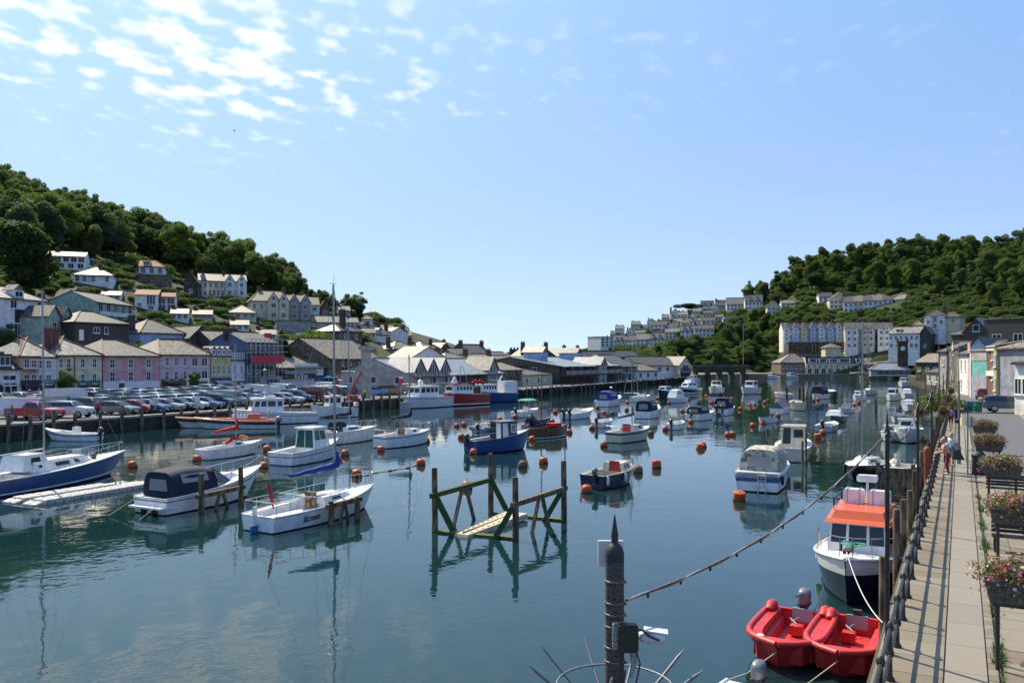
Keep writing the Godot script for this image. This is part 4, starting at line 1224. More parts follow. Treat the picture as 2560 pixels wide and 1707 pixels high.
	house("cafe_shelter", "open café shelter with pale blue grey canopy roof", [2178, 2278, 940, 924, 908], [300, 296], 8, ["ridge", 3.0, 3.0], "grey_wall", "metal_roof", [[0.4, 1.6, 2.2, 6, "case"]], {"y": 1.6, "fd": 0.5, "cat": "shelter"})
	house("stone_house", "stone back house with slate roof above the inn", [2000, 2080, 900, 890, 878], [342, 342], 9, ["ridge"], "stone_wall", "slate_roof", [], {"fd": 5.0, "ch": [[0.1, 0.5, 1.6, 1.5]]})
	house("brick_house", "narrow brown house wall and chimney behind the inn", [2112, 2150, 900, 876, 862], [338, 337], 9, ["front"], "cream_wall", "dark_roof", [], {"fd": 5.0, "ch": [[0.1, 0.2, 1.6, 1.0]]})
	# clock tower
	t = thing("clock_tower", "dark stone clock tower with white dial beyond the far quay", "tower", P(2257, VH, 300) + V(0, 1.6 - CY, 0), -0.35)
	b = MB.new()
	b.box(V(0, 6.0, 0), V(3.4, 12.0, 3.4))
	b.box(V(0, 12.15, 0), V(3.9, 0.4, 3.9))
	put(b, "wall", M.dark_stone, t)
	b = MB.new()
	b.lathe([[0.0, 0.06], [0.75, 0.06], [0.8, 0.0]], 16, Transform3D(Basis(Vector3.RIGHT, PI / 2), V(0, 9.6, 1.7)))
	var dial := put(b, "dial", M.white_paint, t)
	pbox(dial, "hand", M.black_paint, V(0, 9.85, 1.78), V(0.07, 0.5, 0.03))
	pbox(dial, "hand", M.black_paint, V(0.18, 9.6, 1.78), V(0.36, 0.07, 0.03))
	for k in 4:
		pbox(t, "pinnacle", M.dark_stone, V(1.6 * (1 if k % 2 else -1), 12.8, 1.6 * (1 if k < 2 else -1)), V(0.4, 1.0, 0.4))
	# arched stone viaduct at the creek mouth
	var va := thing("stone_arches", "old stone wall of dark arches at the creek mouth", "bridge", P(1732, VH, 300) + V(0, -CY, 0), 0.05)
	b = MB.new()
	var L := 21.0
	b.box(V(L / 2, 4.1, -1.5), V(L, 1.0, 3.0))
	for k in 5:
		var x := 1.5 + k * 4.4
		b.box(V(x, 1.9, -1.5), V(1.3, 3.6, 2.98))
	for k in 4:
		var x := 3.7 + k * 4.4
		for j in 6:
			var a0 := PI * j / 6.0
			var a1 := PI * (j + 1) / 6.0
			var p0 := V(x - cos(a0) * 1.55, 2.1 + sin(a0) * 1.5, 0)
			var p1 := V(x - cos(a1) * 1.55, 2.1 + sin(a1) * 1.5, 0)
			b.hexa([p0 + V(0, 0, -0.02), p1 + V(0, 0, -0.02), p1 + V(0, 0, -2.9), p0 + V(0, 0, -2.9), V(p0.x, 3.62, -0.02), V(p1.x, 3.62, -0.02), V(p1.x, 3.62, -2.9), V(p0.x, 3.62, -2.9)])
	put(b, "masonry", M.dark_stone, va)
	pbox(va, "parapet", M.stone_wall, V(L / 2, 4.95, -0.2), V(L, 0.7, 0.35))

func make_flagpole() -> void:
	var o := thing("flagpole", "tall bare flagpole at the creek mouth beyond the sports cruiser", "flagpole", P(1859, VH, 316) + V(0, 1.7 - CY, 0))
	var b := MB.new()
	b.path([Vector3.ZERO, V(0, 19.5, 0)], [0.16, 0.09], 8)
	put(b, "pole", M.mast_alloy, o)
	pbox(o, "crosstree", M.mast_alloy, V(0, 12.0, 0), V(3.4, 0.12, 0.12))

func make_near_right() -> void:
	# houses beside the promenade road; px rows are measured at their own distance
	var o := house("corner_house", "house with big plain lavender grey side wall and yellow front", [2498, 2600, 985, 870, 838], [100, 92], 14, ["ridge"], "lavender_wall", "lichen_roof", [], {"y": QR, "fd": 0.4})
	pbox(o, "yellow_front", M.yellow_wall, V(-0.3, o.get_meta("h") / 2, 0.1), V(0.65, o.get_meta("h"), 0.35))
	for k in 2:
		window(o, V(-0.3, o.get_meta("h") * (0.78 - 0.42 * k), 0.28), 0.45, 1.5, "sash")
	house("bay_house", "narrow brick and white bay front beside the yellow house", [2470, 2497, 985, 866, 848], [108, 101], 12, ["ridge"], "brick_wall", "lichen_roof", [[0.85, 1.4, 0.9, 1, "case"], [0.5, 1.4, 0.9, 1, "case"]], {"y": QR, "fd": 0.4, "bands": [["bay_panel", 0.1, 0.95, 3.4, 4.0, 0.3, "white_paint"], ["bay_panel", 0.1, 0.95, 6.6, 7.2, 0.3, "white_paint"]]})
	house("teal_house", "flat roofed house with teal side wall and pale blue front", [2428, 2469, 990, 880, 874], [119, 112], 9, ["flat"], "teal_wall", "slate_roof", [], {"y": QR, "fd": 0.4, "bands": [["grey_top_band", 0.0, 1.0, 5.3, 6.9, 0.06, "grey_wall"], ["pale_base", 0.0, 1.0, 0.0, 3.2, 0.06, "lavender_wall"], ["blue_corner", 0.0, 0.08, 0.0, 6.9, 0.12, "pale_blue_wall"]]})
	house("white_house", "white and pink tall house with dark raking roof edge", [2396, 2428, 985, 884, 858], [134, 124], 10, ["ridge"], "white_wall", "slate_roof", [[0.72, 1.8, 0.8, [0.3, 0.62]], [0.25, 1.6, 0.9, [0.3]]], {"y": QR, "fd": 0.4, "bands": [["pink_corner", 0.82, 1.0, 0.0, 8.0, 0.08, "pink_wall"]]})
	house("white_house", "pale blue gable wing behind the teal house", [2425, 2470, 985, 868, 846], [128, 126], 10, ["front"], "pale_blue_wall", "dark_roof", [[0.85, 1.6, 2.2, 1, "case"]], {"y": QR, "fd": 0.4})
	o = house("gothic_house", "stone house with tall pointed gothic windows by the road", [2374, 2396, 985, 873, 869], [142, 137], 10, ["flat"], "stone_wall", "slate_roof", [[0.62, 3.6, 1.0, 1, "plain"]], {"y": QR, "fd": 0.4})
	var b := MB.new()
	var x: float = o.get_meta("w") * 0.5
	b.sheet([V(x - 0.6, 4.4 + 2.6, 0.06), V(x + 0.6, 4.4 + 2.6, 0.06), V(x, 8.6, 0.06)], V(0, 0, 0.1))
	b.sheet([V(x - 0.8, 2.0, 0.3), V(x - 0.5, 2.0, 0.3), V(x + 0.1, 3.7, 0.3), V(x - 0.1, 3.7, 0.3)], V(0, 0, -0.25))
	b.sheet([V(x + 0.5, 2.0, 0.3), V(x + 0.8, 2.0, 0.3), V(x + 0.1, 3.7, 0.3), V(x - 0.1, 3.7, 0.3)], V(0, 0, -0.25))
	put(b, "pointed_arch", M.cream_wall, o)
	house("quoined_house", "grey rendered house with dark corner stones by the road bend", [2348, 2372, 975, 878, 858], [162, 158], 9, ["ridge"], "grey_wall", "slate_roof", [[0.7, 1.2, 0.7, 1]], {"y": QR, "fd": 0.4, "bands": [["corner_stones", 0.0, 0.1, 0.0, 8.2, 0.06, "black_paint"], ["corner_stones", 0.86, 1.0, 0.0, 8.2, 0.06, "black_paint"]], "left": [[0.7, 1.2, 0.7, 1]]})
	house("slate_house", "large dark slate hung building with white dormers above the road", [2462, 2600, 850, 797, 795], [168, 158], 12, ["flat"], "slate_hung", "pale_roof", [[0.55, 1.9, 1.9, [0.24, 0.63], "case"]], {"fd": 8.0, "y": 6.5, "cat": "building"})
	house("slate_house", "slate gabled wing with shining roof beside the dark building", [2410, 2476, 850, 830, 798], [172, 168], 12, ["ridge", 3.0, 0.0], "slate_hung", "pale_roof", [], {"fd": 6.0, "y": 7.0, "gab": [[0.55, 5.0, 2.8, 0.8]], "bayrows": 1})
	house("stone_house", "small dark cottage with white window below the villa bank", [2378, 2412, 858, 836, 826], [182, 178], 8, ["ridge"], "dark_stone", "slate_roof", [[0.6, 1.1, 1.0, [0.75]]], {"fd": 6.0, "y": 5.0, "ch": [[0.02, 0.5, 1.4, 0.8]]})
	house("town_house", "grey roofed range of sheds behind the road bend", [2290, 2350, 940, 905, 885], [230, 222], 9, ["ridge"], "dark_stone", "lichen_roof", [[0.6, 1.2, 1.0, 3]], {"y": QR, "fd": 0.4})
	house("town_house", "terrace of flat grey shops with dark fronts past the road bend", [2318, 2352, 955, 930, 918], [196, 186], 8, ["ridge"], "grey_wall", "slate_roof", [[0.5, 1.8, 1.6, 2, "case"]], {"y": QR, "fd": 0.4})
	house("porch_house", "white bay windowed porch with raised blind at the frame edge", [2538, 2620, 985, 908, 898], [82, 78], 6, ["ridge"], "white_wall", "dark_roof", [[0.55, 1.6, 0.9, [0.12, 0.36], "case"]], {"y": QR, "fd": 0.4})

# --- trees
const LEAF := {
	"deep": Color(0.062, 0.097, 0.029), "mid": Color(0.101, 0.143, 0.037), "light": Color(0.165, 0.204, 0.050),
	"olive": Color(0.149, 0.165, 0.053), "grey": Color(0.121, 0.154, 0.075), "pine": Color(0.029, 0.051, 0.024), "copper": Color(0.099, 0.040, 0.033),
}
func leaf_mat(tone: String) -> StandardMaterial3D:
	var c: Color = LEAF[tone]
	return mat("leaf_" + tone, rgb(c.r, c.g, c.b), 0.62, {"vc": true, "back": Color(0.85, 1.0, 0.4), "spec": 0.35})
# every crown is 1 m tall with its base at y = 0
func crown_mesh(kind: String, sd: int) -> ArrayMesh:
	var key := "crown_%s_%d" % [kind, sd]
	if shared.has(key):
		return shared[key]
	var r := RandomNumberGenerator.new()
	r.seed = sd * 77 + kind.hash() % 1000
	var lobes := []
	var n := 7600
	var size := 0.028
	match kind:
		"broad":
			lobes.append([V(0, 0.5, 0), V(0.29, 0.34, 0.29)])
			for k in 21:
				var a := TAU * k / 21.0 * 3.4 + r.randf() * 0.8
				var y := r.randf_range(0.12, 0.94)
				var rad := 0.36 * sqrt(maxf(0.05, 1.0 - pow((y - 0.5) / 0.5, 2.0))) * r.randf_range(0.62, 0.98)
				var q := r.randf_range(0.08, 0.17)
				lobes.append([V(cos(a) * rad, y, sin(a) * rad), V(q, q * 0.85, q)])
		"tall":
			for k in 10:
				var y := 0.1 + 0.08 * k
				var rad := 0.16 * sin(PI * clampf(y * 0.9 + 0.1, 0, 1))
				var a := r.randf() * TAU
				lobes.append([V(cos(a) * rad, y, sin(a) * rad), V(0.17, 0.16, 0.17) * r.randf_range(0.8, 1.15)])
		"cone":
			for k in 9:
				var y := 0.06 + 0.1 * k
				lobes.append([V(r.randf_range(-0.03, 0.03), y, r.randf_range(-0.03, 0.03)), V(0.24 * (1.05 - y), 0.12, 0.24 * (1.05 - y))])
		"layered":
			n = 6000
			for k in 9:
				var a := r.randf() * TAU
				var y := r.randf_range(0.25, 0.92)
				var rad := 0.3 * (1.1 - 0.5 * y) * r.randf()
				lobes.append([V(cos(a) * rad * 1.4, y, sin(a) * rad * 1.4), V(0.28, 0.075, 0.28) * r.randf_range(0.7, 1.2)])
		"dome":
			for k in 9:
				var a := r.randf() * TAU
				var rad := r.randf_range(0.1, 0.75)
				lobes.append([V(cos(a) * rad, 0.3 + 0.3 * (1.0 - rad) * r.randf_range(0.6, 1.3), sin(a) * rad), V(0.42, 0.36, 0.42) * r.randf_range(0.7, 1.1)])
			size = 0.07
			n = 2300
		"umbrella":
			for k in 8:
				var a := r.randf() * TAU
				var rad := r.randf_range(0.0, 0.62)
				lobes.append([V(cos(a) * rad, 0.62 + 0.2 * (1.0 - rad), sin(a) * rad), V(0.3, 0.14, 0.3)])
	var vol := 0.0
	var share := []
	for l in lobes:
		vol += l[1].x * l[1].x
		share.append(vol)
	var b := MB.new()
	b.colored = true
	for k in n:
		var pick := r.randf() * vol
		var j := 0
		while share[j] < pick and j < lobes.size() - 1:
			j += 1
		var l: Array = lobes[j]
		var dir := V(r.randfn(), r.randfn(), r.randfn()).normalized()
		var reach := pow(r.randf(), 0.22) * r.randf_range(0.92, 1.1)
		var p: Vector3 = l[0] + dir * l[1] * reach
		if p.y < 0.0:
			continue
		var nn := (dir * 0.7 + V(r.randfn(), r.randfn(), r.randfn()) * 0.5 + V(0, 0.55, 0)).normalized()
		var t := nn.cross(V(r.randfn(), r.randfn(), r.randfn())).normalized()
		var s := size * r.randf_range(0.55, 1.25)
		var u := nn.cross(t)
		var tone := r.randf_range(0.72, 1.28)
		var warm := r.randf_range(-0.12, 0.14)
		b.col = Color(tone * (1.0 + warm), tone, tone * (1.0 - warm))
		var tip := p + t * s
		var low := p - t * s
		var bend := nn * s * 0.25
		b.tri(low, p + u * s * 0.55 - bend, tip)
		b.tri(low, tip, p - u * s * 0.55 - bend)
	shared[key] = b.mesh()
	return shared[key]
func trunk_mesh(sd: int) -> ArrayMesh:
	# 1 m tall overall, limbs fanning into the crown
	var key := "trunk_%d" % sd
	if shared.has(key):
		return shared[key]
	var r := RandomNumberGenerator.new()
	r.seed = sd + 500
	var b := MB.new()
	b.path([V(0, -0.15, 0), V(0.01, 0.2, 0.0), V(0.02, 0.42, 0.01), V(0.0, 0.7, 0.02)], [0.035, 0.026, 0.02, 0.008], 6)
	for k in 5:
		var a := TAU * k / 5.0 + r.randf()
		var y := r.randf_range(0.2, 0.45)
		b.path([V(0.01, y, 0), V(cos(a) * 0.12, y + 0.14, sin(a) * 0.12), V(cos(a) * 0.25, y + 0.26, sin(a) * 0.25)], [0.014, 0.01, 0.004], 5)
	shared[key] = b.mesh()
	return shared[key]
func tree(called: String, label: String, group: String, at: Vector3, h: float, kind: String, tone: String, wide := 1.0) -> Node3D:
	var sd := rng.randi() % 4
	var o := thing(called, label, "shrub" if kind == "dome" else "tree", at, rng.randf() * TAU, group)
	var lift := 0.0
	if not kind == "dome":
		var t := put(trunk_mesh(sd), "trunk", mat("bark", rgb(0.075, 0.06, 0.045), 0.95, {"tex": "grain", "scale": 1.0}), o)
		t.scale = V(h, h, h)
		lift = 0.22 if kind == "broad" else 0.1
		if kind == "umbrella":
			lift = 0.0
	var c := put(crown_mesh(kind, sd), "crown", leaf_mat(tone), o)
	var ch := h * (1.0 - lift)
	c.position.y = h * lift - (0.1 * h if kind == "dome" else 0.0)
	c.scale = V(ch * wide * rng.randf_range(0.85, 1.3), ch, ch * wide * rng.randf_range(0.85, 1.3))
	return o
func seen_from_camera(p: Vector3) -> bool:
	for k in range(2, 13):
		var q := p * (k / 13.0)
		if land(q.x, q.z) > CY + (p.y - CY) * k / 13.0:
			return false
	return true
func clear_of_houses(c: Vector3, h: float, r: float) -> bool:
	var px := to_px(c)
	var u0 := px.x - r / px.z * F
	var u1 := px.x + r / px.z * F
	var v0 := px.y - h / px.z * F
	for a in occ:
		if px.z < a[4] + 7.0 and u1 > a[0] + 4 and u0 < a[1] - 4 and px.y > a[2] - 1 and v0 < a[3] - (a[3] - a[2]) * 0.35:
			return false
	# stand clear of the walls themselves
	for a in occ:
		if absf(px.z - a[4] - 4.0) < 8.0 and u1 > a[0] and u0 < a[1] and absf(px.y - a[3]) < 60.0:
			return false
	return true
func make_trees() -> void:
	var kinds := ["broad", "broad", "broad", "tall", "broad", "broad"]
	var words := {"deep": "dark green", "mid": "mid green", "light": "bright green", "olive": "olive green", "grey": "grey green"}
	var bush_at := []
	# left hill, then right hill: jittered grids, thinned to what the slope shows
	for side in 2:
		var step := 8.4 if side == 0 else 12.0
		var gx0 := -330.0 if side == 0 else -10.0
		var gx1 := -40.0 if side == 0 else 420.0
		var gz0 := -130.0 if side == 0 else -170.0
		var gz1 := -430.0 if side == 0 else -640.0
		var z := gz0
		while z > gz1:
			var x := gx0
			while x < gx1:
				var px0 := x + rng.randf_range(-0.42, 0.42) * step
				var pz0 := z + rng.randf_range(-0.42, 0.42) * step
				x += step
				var y := land(px0, pz0)
				if y < 2.4:
					continue
				var p := V(px0, y - 0.2, pz0)
				var q := to_px(p)
				if q.x < -50 or q.x > 2610:
					continue
				if side == 0 and q.x > 1050 or side == 1 and q.x < 1640:
					continue
				# woods above this row of the picture, gardens and scrub below
				var woods := steps(q.x, [[0, 655], [140, 640], [240, 650], [340, 655], [450, 695], [560, 712], [620, 735], [720, 768], [830, 795], [960, 800]]) if side == 0 else steps(q.x, [[1640, 740], [1740, 768], [1850, 765], [1960, 778], [2080, 738], [2260, 735], [2420, 770], [2560, 790]])
				var slope := side == 1 and q.x > 1700 and q.x < 2010 and q.y > 800 and q.y < 925
				var h := 0.0
				var kind := "broad"
				if q.y < woods or slope:
					h = rng.randf_range(8.5, 16.5) if side == 0 else rng.randf_range(8.0, 15.5)
					if side == 0 and q.x > 740:
						h *= 0.55
					if slope:
						h = rng.randf_range(7.0, 11.0)
					kind = kinds[rng.randi() % 6]
				else:
					if rng.randf() < 0.08:
						continue
					h = rng.randf_range(3.0, 6.0)
					kind = "broad" if rng.randf() < 0.4 else "dome"
				if not seen_from_camera(p + V(0, h * 0.8, 0)):
					continue
				if kind == "dome":
					h *= 0.75
				if not clear_of_houses(p, h, h * 0.36):
					h *= 0.45
					kind = "dome"
					if h < 1.6 or not clear_of_houses(p, h, h * 0.4):
						continue
				var tone: String = ["deep", "mid", "light", "light", "olive", "grey", "mid"][rng.randi() % 7]
				var where := ("in the wood above the car park houses" if side == 0 else "in the wood above the far terraces") if h > 7.0 else ("on the garden slope behind the car park houses" if side == 0 else "on the scrubby slope across the harbour")
				var noun := "shrub" if kind == "dome" else ("slender tree" if kind == "tall" else ("spreading tree" if side == 0 else "rounded tree"))
				tree("shrub" if kind == "dome" else ("slender_tree" if kind == "tall" else ("spreading_tree" if side == 0 else "rounded_tree")), "%s %s %s" % [words[tone], noun, where], "%ss %s" % [noun, where], p, h, kind, tone, 1.0 if kind != "dome" else rng.randf_range(0.9, 1.3))
			z -= step
	# trees with a place of their own
	var p := ray_land(408, 600)
	tree("pine_tree", "dark flat topped pine breaking the skyline of the wood", "", p, 17.0, "layered", "pine", 1.3)
	p = ray_land(52, 735)
	tree("tall_conifer", "tall dark conifer beside the long low white house", "", p, 17.0, "tall", "deep", 1.2)
	p = ray_land(1722, 790)
	tree("umbrella_pine", "dark umbrella pine on the headland skyline", "", p, 9.0, "umbrella", "pine", 1.5)
	p = P(706, 905, 176)
	tree("cypress_tree", "dark conical evergreen beside the scaffolded house", "", V(p.x, 3.0, p.z), 11.0, "cone", "deep", 1.1)
	p = P(790, 862, 212)
	tree("round_bush", "big round bright green bush behind the stone hall", "", V(p.x, p.y - 3.5, p.z), 9.5, "dome", "light", 0.75)
	for a in [[163, 0.0], [485, 0.0]]:
		p = P(a[0], VH, row_d(a[0]) - 6.0)
		tree("street_tree", "small street tree in front of the %s" % ("cream yellow shop house" if a[0] < 300 else "lilac pink house"), "street trees along the shops", V(p.x, QL, p.z), 4.6 if a[0] < 300 else 3.6, "broad", "mid", 0.8)
	# scrub that nobody could count, over the open slopes
	var mm := MultiMesh.new()
	mm.transform_format = MultiMesh.TRANSFORM_3D
	mm.mesh = crown_mesh("dome", 1)
	var tr := []
	while tr.size() < 13000:
		var left := rng.randf() < 0.35
		var x := rng.randf_range(-300, -45) if left else rng.randf_range(0, 400)
		var z := rng.randf_range(-430, -140) if left else rng.randf_range(-600, -190)
		var y := land(x, z)
		if y < 1.8:
			continue
		var q := to_px(V(x, y, z))
		if q.x < -60 or q.x > 2620:
			continue
		var s := rng.randf_range(0.9, 2.3) if left else rng.randf_range(1.4, 3.4)
		if not clear_of_houses(V(x, y, z), s * 0.9, s * 0.8):
			continue
		tr.append(Transform3D(Basis(Vector3.UP, rng.randf() * TAU) * Basis.from_scale(V(s, s, s)), V(x, y - 0.15 * s, z)))
	mm.instance_count = tr.size()
	for k in tr.size():
		mm.set_instance_transform(k, tr[k])
	var mi := MultiMeshInstance3D.new()
	mi.name = "undergrowth"
	mi.multimesh = mm
	mi.material_override = leaf_mat("mid")
	add_child(mi)
	tag(mi, "low green scrub and brambles covering both hillsides", "undergrowth", "", "stuff")

# --- promenade on the near bank
func make_promenade() -> void:
	var poly := PackedVector2Array()
	var t := -40.0
	while t <= 330.0:
		poly.append(pr(t, -0.35))
		t += 20.0
	poly.append(pr(330, 90))
	poly.append(pr(-40, 90))
	var b := MB.new()
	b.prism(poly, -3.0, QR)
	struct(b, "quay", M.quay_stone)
	mat("slab_stone", rgb(0.266, 0.226, 0.168), 0.9, {"tex": "speck", "scale": 1.4})
	mat("slab_stone_pale", rgb(0.306, 0.265, 0.204), 0.9, {"tex": "speck", "scale": 1.4})
	mat("slab_stone_brown", rgb(0.233, 0.190, 0.137), 0.9, {"tex": "speck", "scale": 1.4})
	mat("concrete_slab", rgb(0.322, 0.289, 0.239), 0.9, {"tex": "speck", "scale": 1.1})
	mat("concrete_slab_b", rgb(0.297, 0.265, 0.220), 0.9, {"tex": "speck", "scale": 1.1})
	mat("joint_dirt", rgb(0.10, 0.095, 0.07), 0.95, {"tex": "speck", "scale": 2.0})
	mat("asphalt", rgb(0.13, 0.13, 0.135), 0.85, {"tex": "tarmac", "scale": 0.6})
	mat("yellow_line", rgb(0.5, 0.38, 0.12), 0.8, {"tex": "grime", "scale": 0.6})
	mat("iron", rgb(0.035, 0.033, 0.034), 0.38, {"tex": "rust", "scale": 1.6, "metal": 0.2})
	mat("pile_wood", rgb(0.24, 0.18, 0.115), 0.9, {"tex": "grain", "scale": 1.4, "sy": 0.15})
	# bedding under the slabs, then the slabs one by one as far as they can be told apart
	b = MB.new()
	strip(b, -30, 130, -0.34, 1.66, QR + 0.012)
	var bed := struct(b, "pavement", M.joint_dirt)
	b = MB.new()
	strip(b, 34, 320, -0.3, 0.8, QR + 0.036)
	struct(b, "pavement", M.slab_stone)
	b = MB.new()
	strip(b, 34, 60, 0.81, 1.62, QR + 0.04)
	struct(b, "pavement", M.concrete_slab)
	var sl := RandomNumberGenerator.new()
	sl.seed = 4
	var slabs := []
	for k in 6:
		var m := MB.new()
		bevel_slab(m, 0.5 + 0.09 * k, 1.06)
		slabs.append(m.mesh())
	t = -3.0
	while t < 34.0:
		var k := sl.randi() % 6
		var len := 0.5 + 0.09 * k
		var o := put(slabs[k], "slab", [M.slab_stone, M.slab_stone_pale, M.slab_stone_brown, M.slab_stone][sl.randi() % 4], bed)
		o.position = pt(t + len / 2, 0.245, QR + 0.005 + sl.randf() * 0.006)
		o.rotation.y = PTURN + sl.randf_range(-0.004, 0.004)
		t += len + 0.014
	var big := MB.new()
	bevel_slab(big, 1.5, 0.64)
	var bigm := big.mesh()
	t = -3.4
	while t < 34.0:
		var o := put(bigm, "slab", M.concrete_slab if sl.randf() < 0.6 else M.concrete_slab_b, bed)
		o.position = pt(t + 0.75, 1.12, QR + 0.012)
		o.rotation.y = PTURN
		t += 1.512
	var ks := MB.new()
	bevel_slab(ks, 0.29, 0.15)
	var ksm := ks.mesh()
	t = -3.0
	while t < 34.0:
		var o := put(ksm, "kerb_sett", [M.slab_stone, M.concrete_slab_b, M.slab_stone_brown][sl.randi() % 3], bed)
		o.position = pt(t + 0.15, 1.535, QR + 0.012 + sl.randf() * 0.008)
		o.rotation.y = PTURN
		t += 0.302
	# sitting area with larger flags, bedded in soil
	b = MB.new()
	strip(b, -12, 30, 1.67, 4.6, QR + 0.010)
	var yard := struct(b, "seating_terrace", M.joint_dirt)
	var fl := []
	for k in 3:
		var m := MB.new()
		bevel_slab(m, 0.45 + 0.12 * k, 0.57)
		fl.append(m.mesh())
	for r in 5:
		t = -4.0 + r * 0.17
		while t < 29.5:
			var k := sl.randi() % 3
			var len := 0.45 + 0.12 * k
			var o := put(fl[k], "flagstone", [M.slab_stone, M.slab_stone_pale, M.slab_stone_brown][sl.randi() % 3], yard)
			o.position = pt(t + len / 2, 1.98 + r * 0.585, QR + 0.004 + sl.randf() * 0.01)
			o.rotation.y = PTURN
			t += len + 0.016
	# road with kerb lines
	b = MB.new()
	strip(b, -30, 30, 4.62, 11.5, QR + 0.020)
	var near := pr(30, 1.75)
	b.quad(V(near.x, QR + 0.02, near.y), pt(33, 1.0, QR + 0.02), pt(33, 11.5, QR + 0.02), pt(30, 11.5, QR + 0.02))
	strip(b, 33, 300, 0.95, 6.4, QR + 0.024)
	strip(b, 33, 62, 6.4, 9.0, QR + 0.024)
	struct(b, "road", M.asphalt)
	b = MB.new()
	strip(b, 33, 290, 0.98, 1.12, QR + 0.030)
	strip(b, 62, 290, 6.1, 6.22, QR + 0.030)
	struct(b, "road_marking", M.yellow_line)
	b = MB.new()
	strip(b, 60, 300, 6.42, 8.2, QR + 0.11)
	struct(b, "pavement", M.concrete_slab_b)
	b = MB.new()
	var wp := PackedVector2Array([pr(33.4, 9.05), pr(62, 6.6), pr(62, 30), pr(30, 34)])
	b.prism(wp, QR - 0.2, QR + 0.1)
	struct(b, "forecourt", M.slab_stone)
	# weeds in the joints
	var mm := MultiMesh.new()
	mm.transform_format = MultiMesh.TRANSFORM_3D
	var g := MB.new()
	for k in 9:
		var a := TAU * k / 9.0
		var q := V(cos(a), 0, sin(a))
		g.tri(q * 0.01 + V(-q.z, 0, q.x) * 0.012, q * 0.07 + V(0, 0.08 + 0.05 * (k % 3), 0), q * 0.01 - V(-q.z, 0, q.x) * 0.012)
	mm.mesh = g.mesh()
	mm.instance_count = 420
	for k in 420:
		var s := 1.66 + sl.randfn() * 0.05
		if k % 6 == 0:
			s = 1.45 + sl.randf() * 2.0
		var tt := -1.5 + pow(sl.randf(), 1.3) * 22.0
		var sc := sl.randf_range(0.3, 1.0) * (1.5 if sin(tt * 1.9) > 0.4 else 0.6)
		mm.set_instance_transform(k, Transform3D(Basis(Vector3.UP, sl.randf() * TAU) * Basis.from_scale(V(sc, sc, sc)), pt(tt, s, QR + 0.02)))
	var mi := MultiMeshInstance3D.new()
	mi.name = "weeds"
	mi.multimesh = mm
	mi.material_override = mat("weed_green", rgb(0.09, 0.16, 0.03), 0.7)
	add_child(mi)
	tag(mi, "small green weeds growing along the kerb joints of the promenade", "weeds", "", "stuff")

func strip(b: MB, t0: float, t1: float, s0: float, s1: float, y: float) -> void:
	var t := t0
	while t < t1 - 0.01:
		var e := minf(t + 12.0, t1)
		b.quad(pt(t, s0, y), pt(e, s0, y), pt(e, s1, y), pt(t, s1, y))
		t = e
func bevel_slab(b: MB, len: float, wide: float) -> void:
	# lies with its length along local z, top at 0.034
	var x := wide / 2
	var z := len / 2
	var c := 0.008
	b.hexa([V(-x, -0.03, z), V(x, -0.03, z), V(x, -0.03, -z), V(-x, -0.03, -z), V(-x, 0.028, z), V(x, 0.028, z), V(x, 0.028, -z), V(-x, 0.028, -z)])
	b.hexa([V(-x, 0.028, z), V(x, 0.028, z), V(x, 0.028, -z), V(-x, 0.028, -z), V(-x + c, 0.034, z - c), V(x - c, 0.034, z - c), V(x - c, 0.034, -z + c), V(-x + c, 0.034, -z + c)])

func make_railing() -> void:
	var o := thing("railing", "black iron railing with ball topped posts along the promenade edge", "railing", pt(0, 0, QR))
	o.rotation.y = PTURN
	var inv := o.transform.affine_inverse()
	var p := MB.new()
	var prof := [[0.0, 0.0], [0.075, 0.0], [0.075, 0.05], [0.04, 0.10], [0.032, 0.42]]
	for c in [0.47, 0.90]:
		prof.append_array([[0.034, c - 0.075], [0.055, c - 0.055], [0.07, c], [0.055, c + 0.055], [0.034, c + 0.075]])
	prof.append_array([[0.02, 1.0], [0.0, 1.01]])
	p.lathe(prof, 10)
	var pm := p.mesh()
	var t := -5.0
	while t < 150.0:
		var q := put(pm, "post", M.iron, o)
		q.position = inv * pt(t, 0, QR + 0.03)
		t += 1.82
	t = -6.0
	for y in [0.47, 0.90]:
		var pts := []
		var tt := -6.0
		while tt < 152.0:
			pts.append(inv * pt(tt, 0, QR + 0.03 + y - 0.012 * absf(sin(tt * 1.7))))
			tt += 1.82
		var r := MB.new()
		r.path(pts, [0.032], 8)
		put(r, "rail", M.iron, o)
	# collars either side of each ball
	for k in 10:
		for y in [0.47, 0.90]:
			var c := MB.new()
			for e in [-0.1, 0.1]:
				var a := inv * pt(-5.0 + 1.82 * k + e, 0, QR + 0.03 + y)
				c.tube(a, a + V(0, 0, -0.03), 0.045, 0.045, 8)
			c.tube(inv * pt(-5.0 + 1.82 * k - 0.1, 0, QR + 0.03 + y), inv * pt(-5.0 + 1.82 * k + 0.1, 0, QR + 0.03 + y), 0.038, 0.038, 8)
			put(c, "collar", M.iron, o)

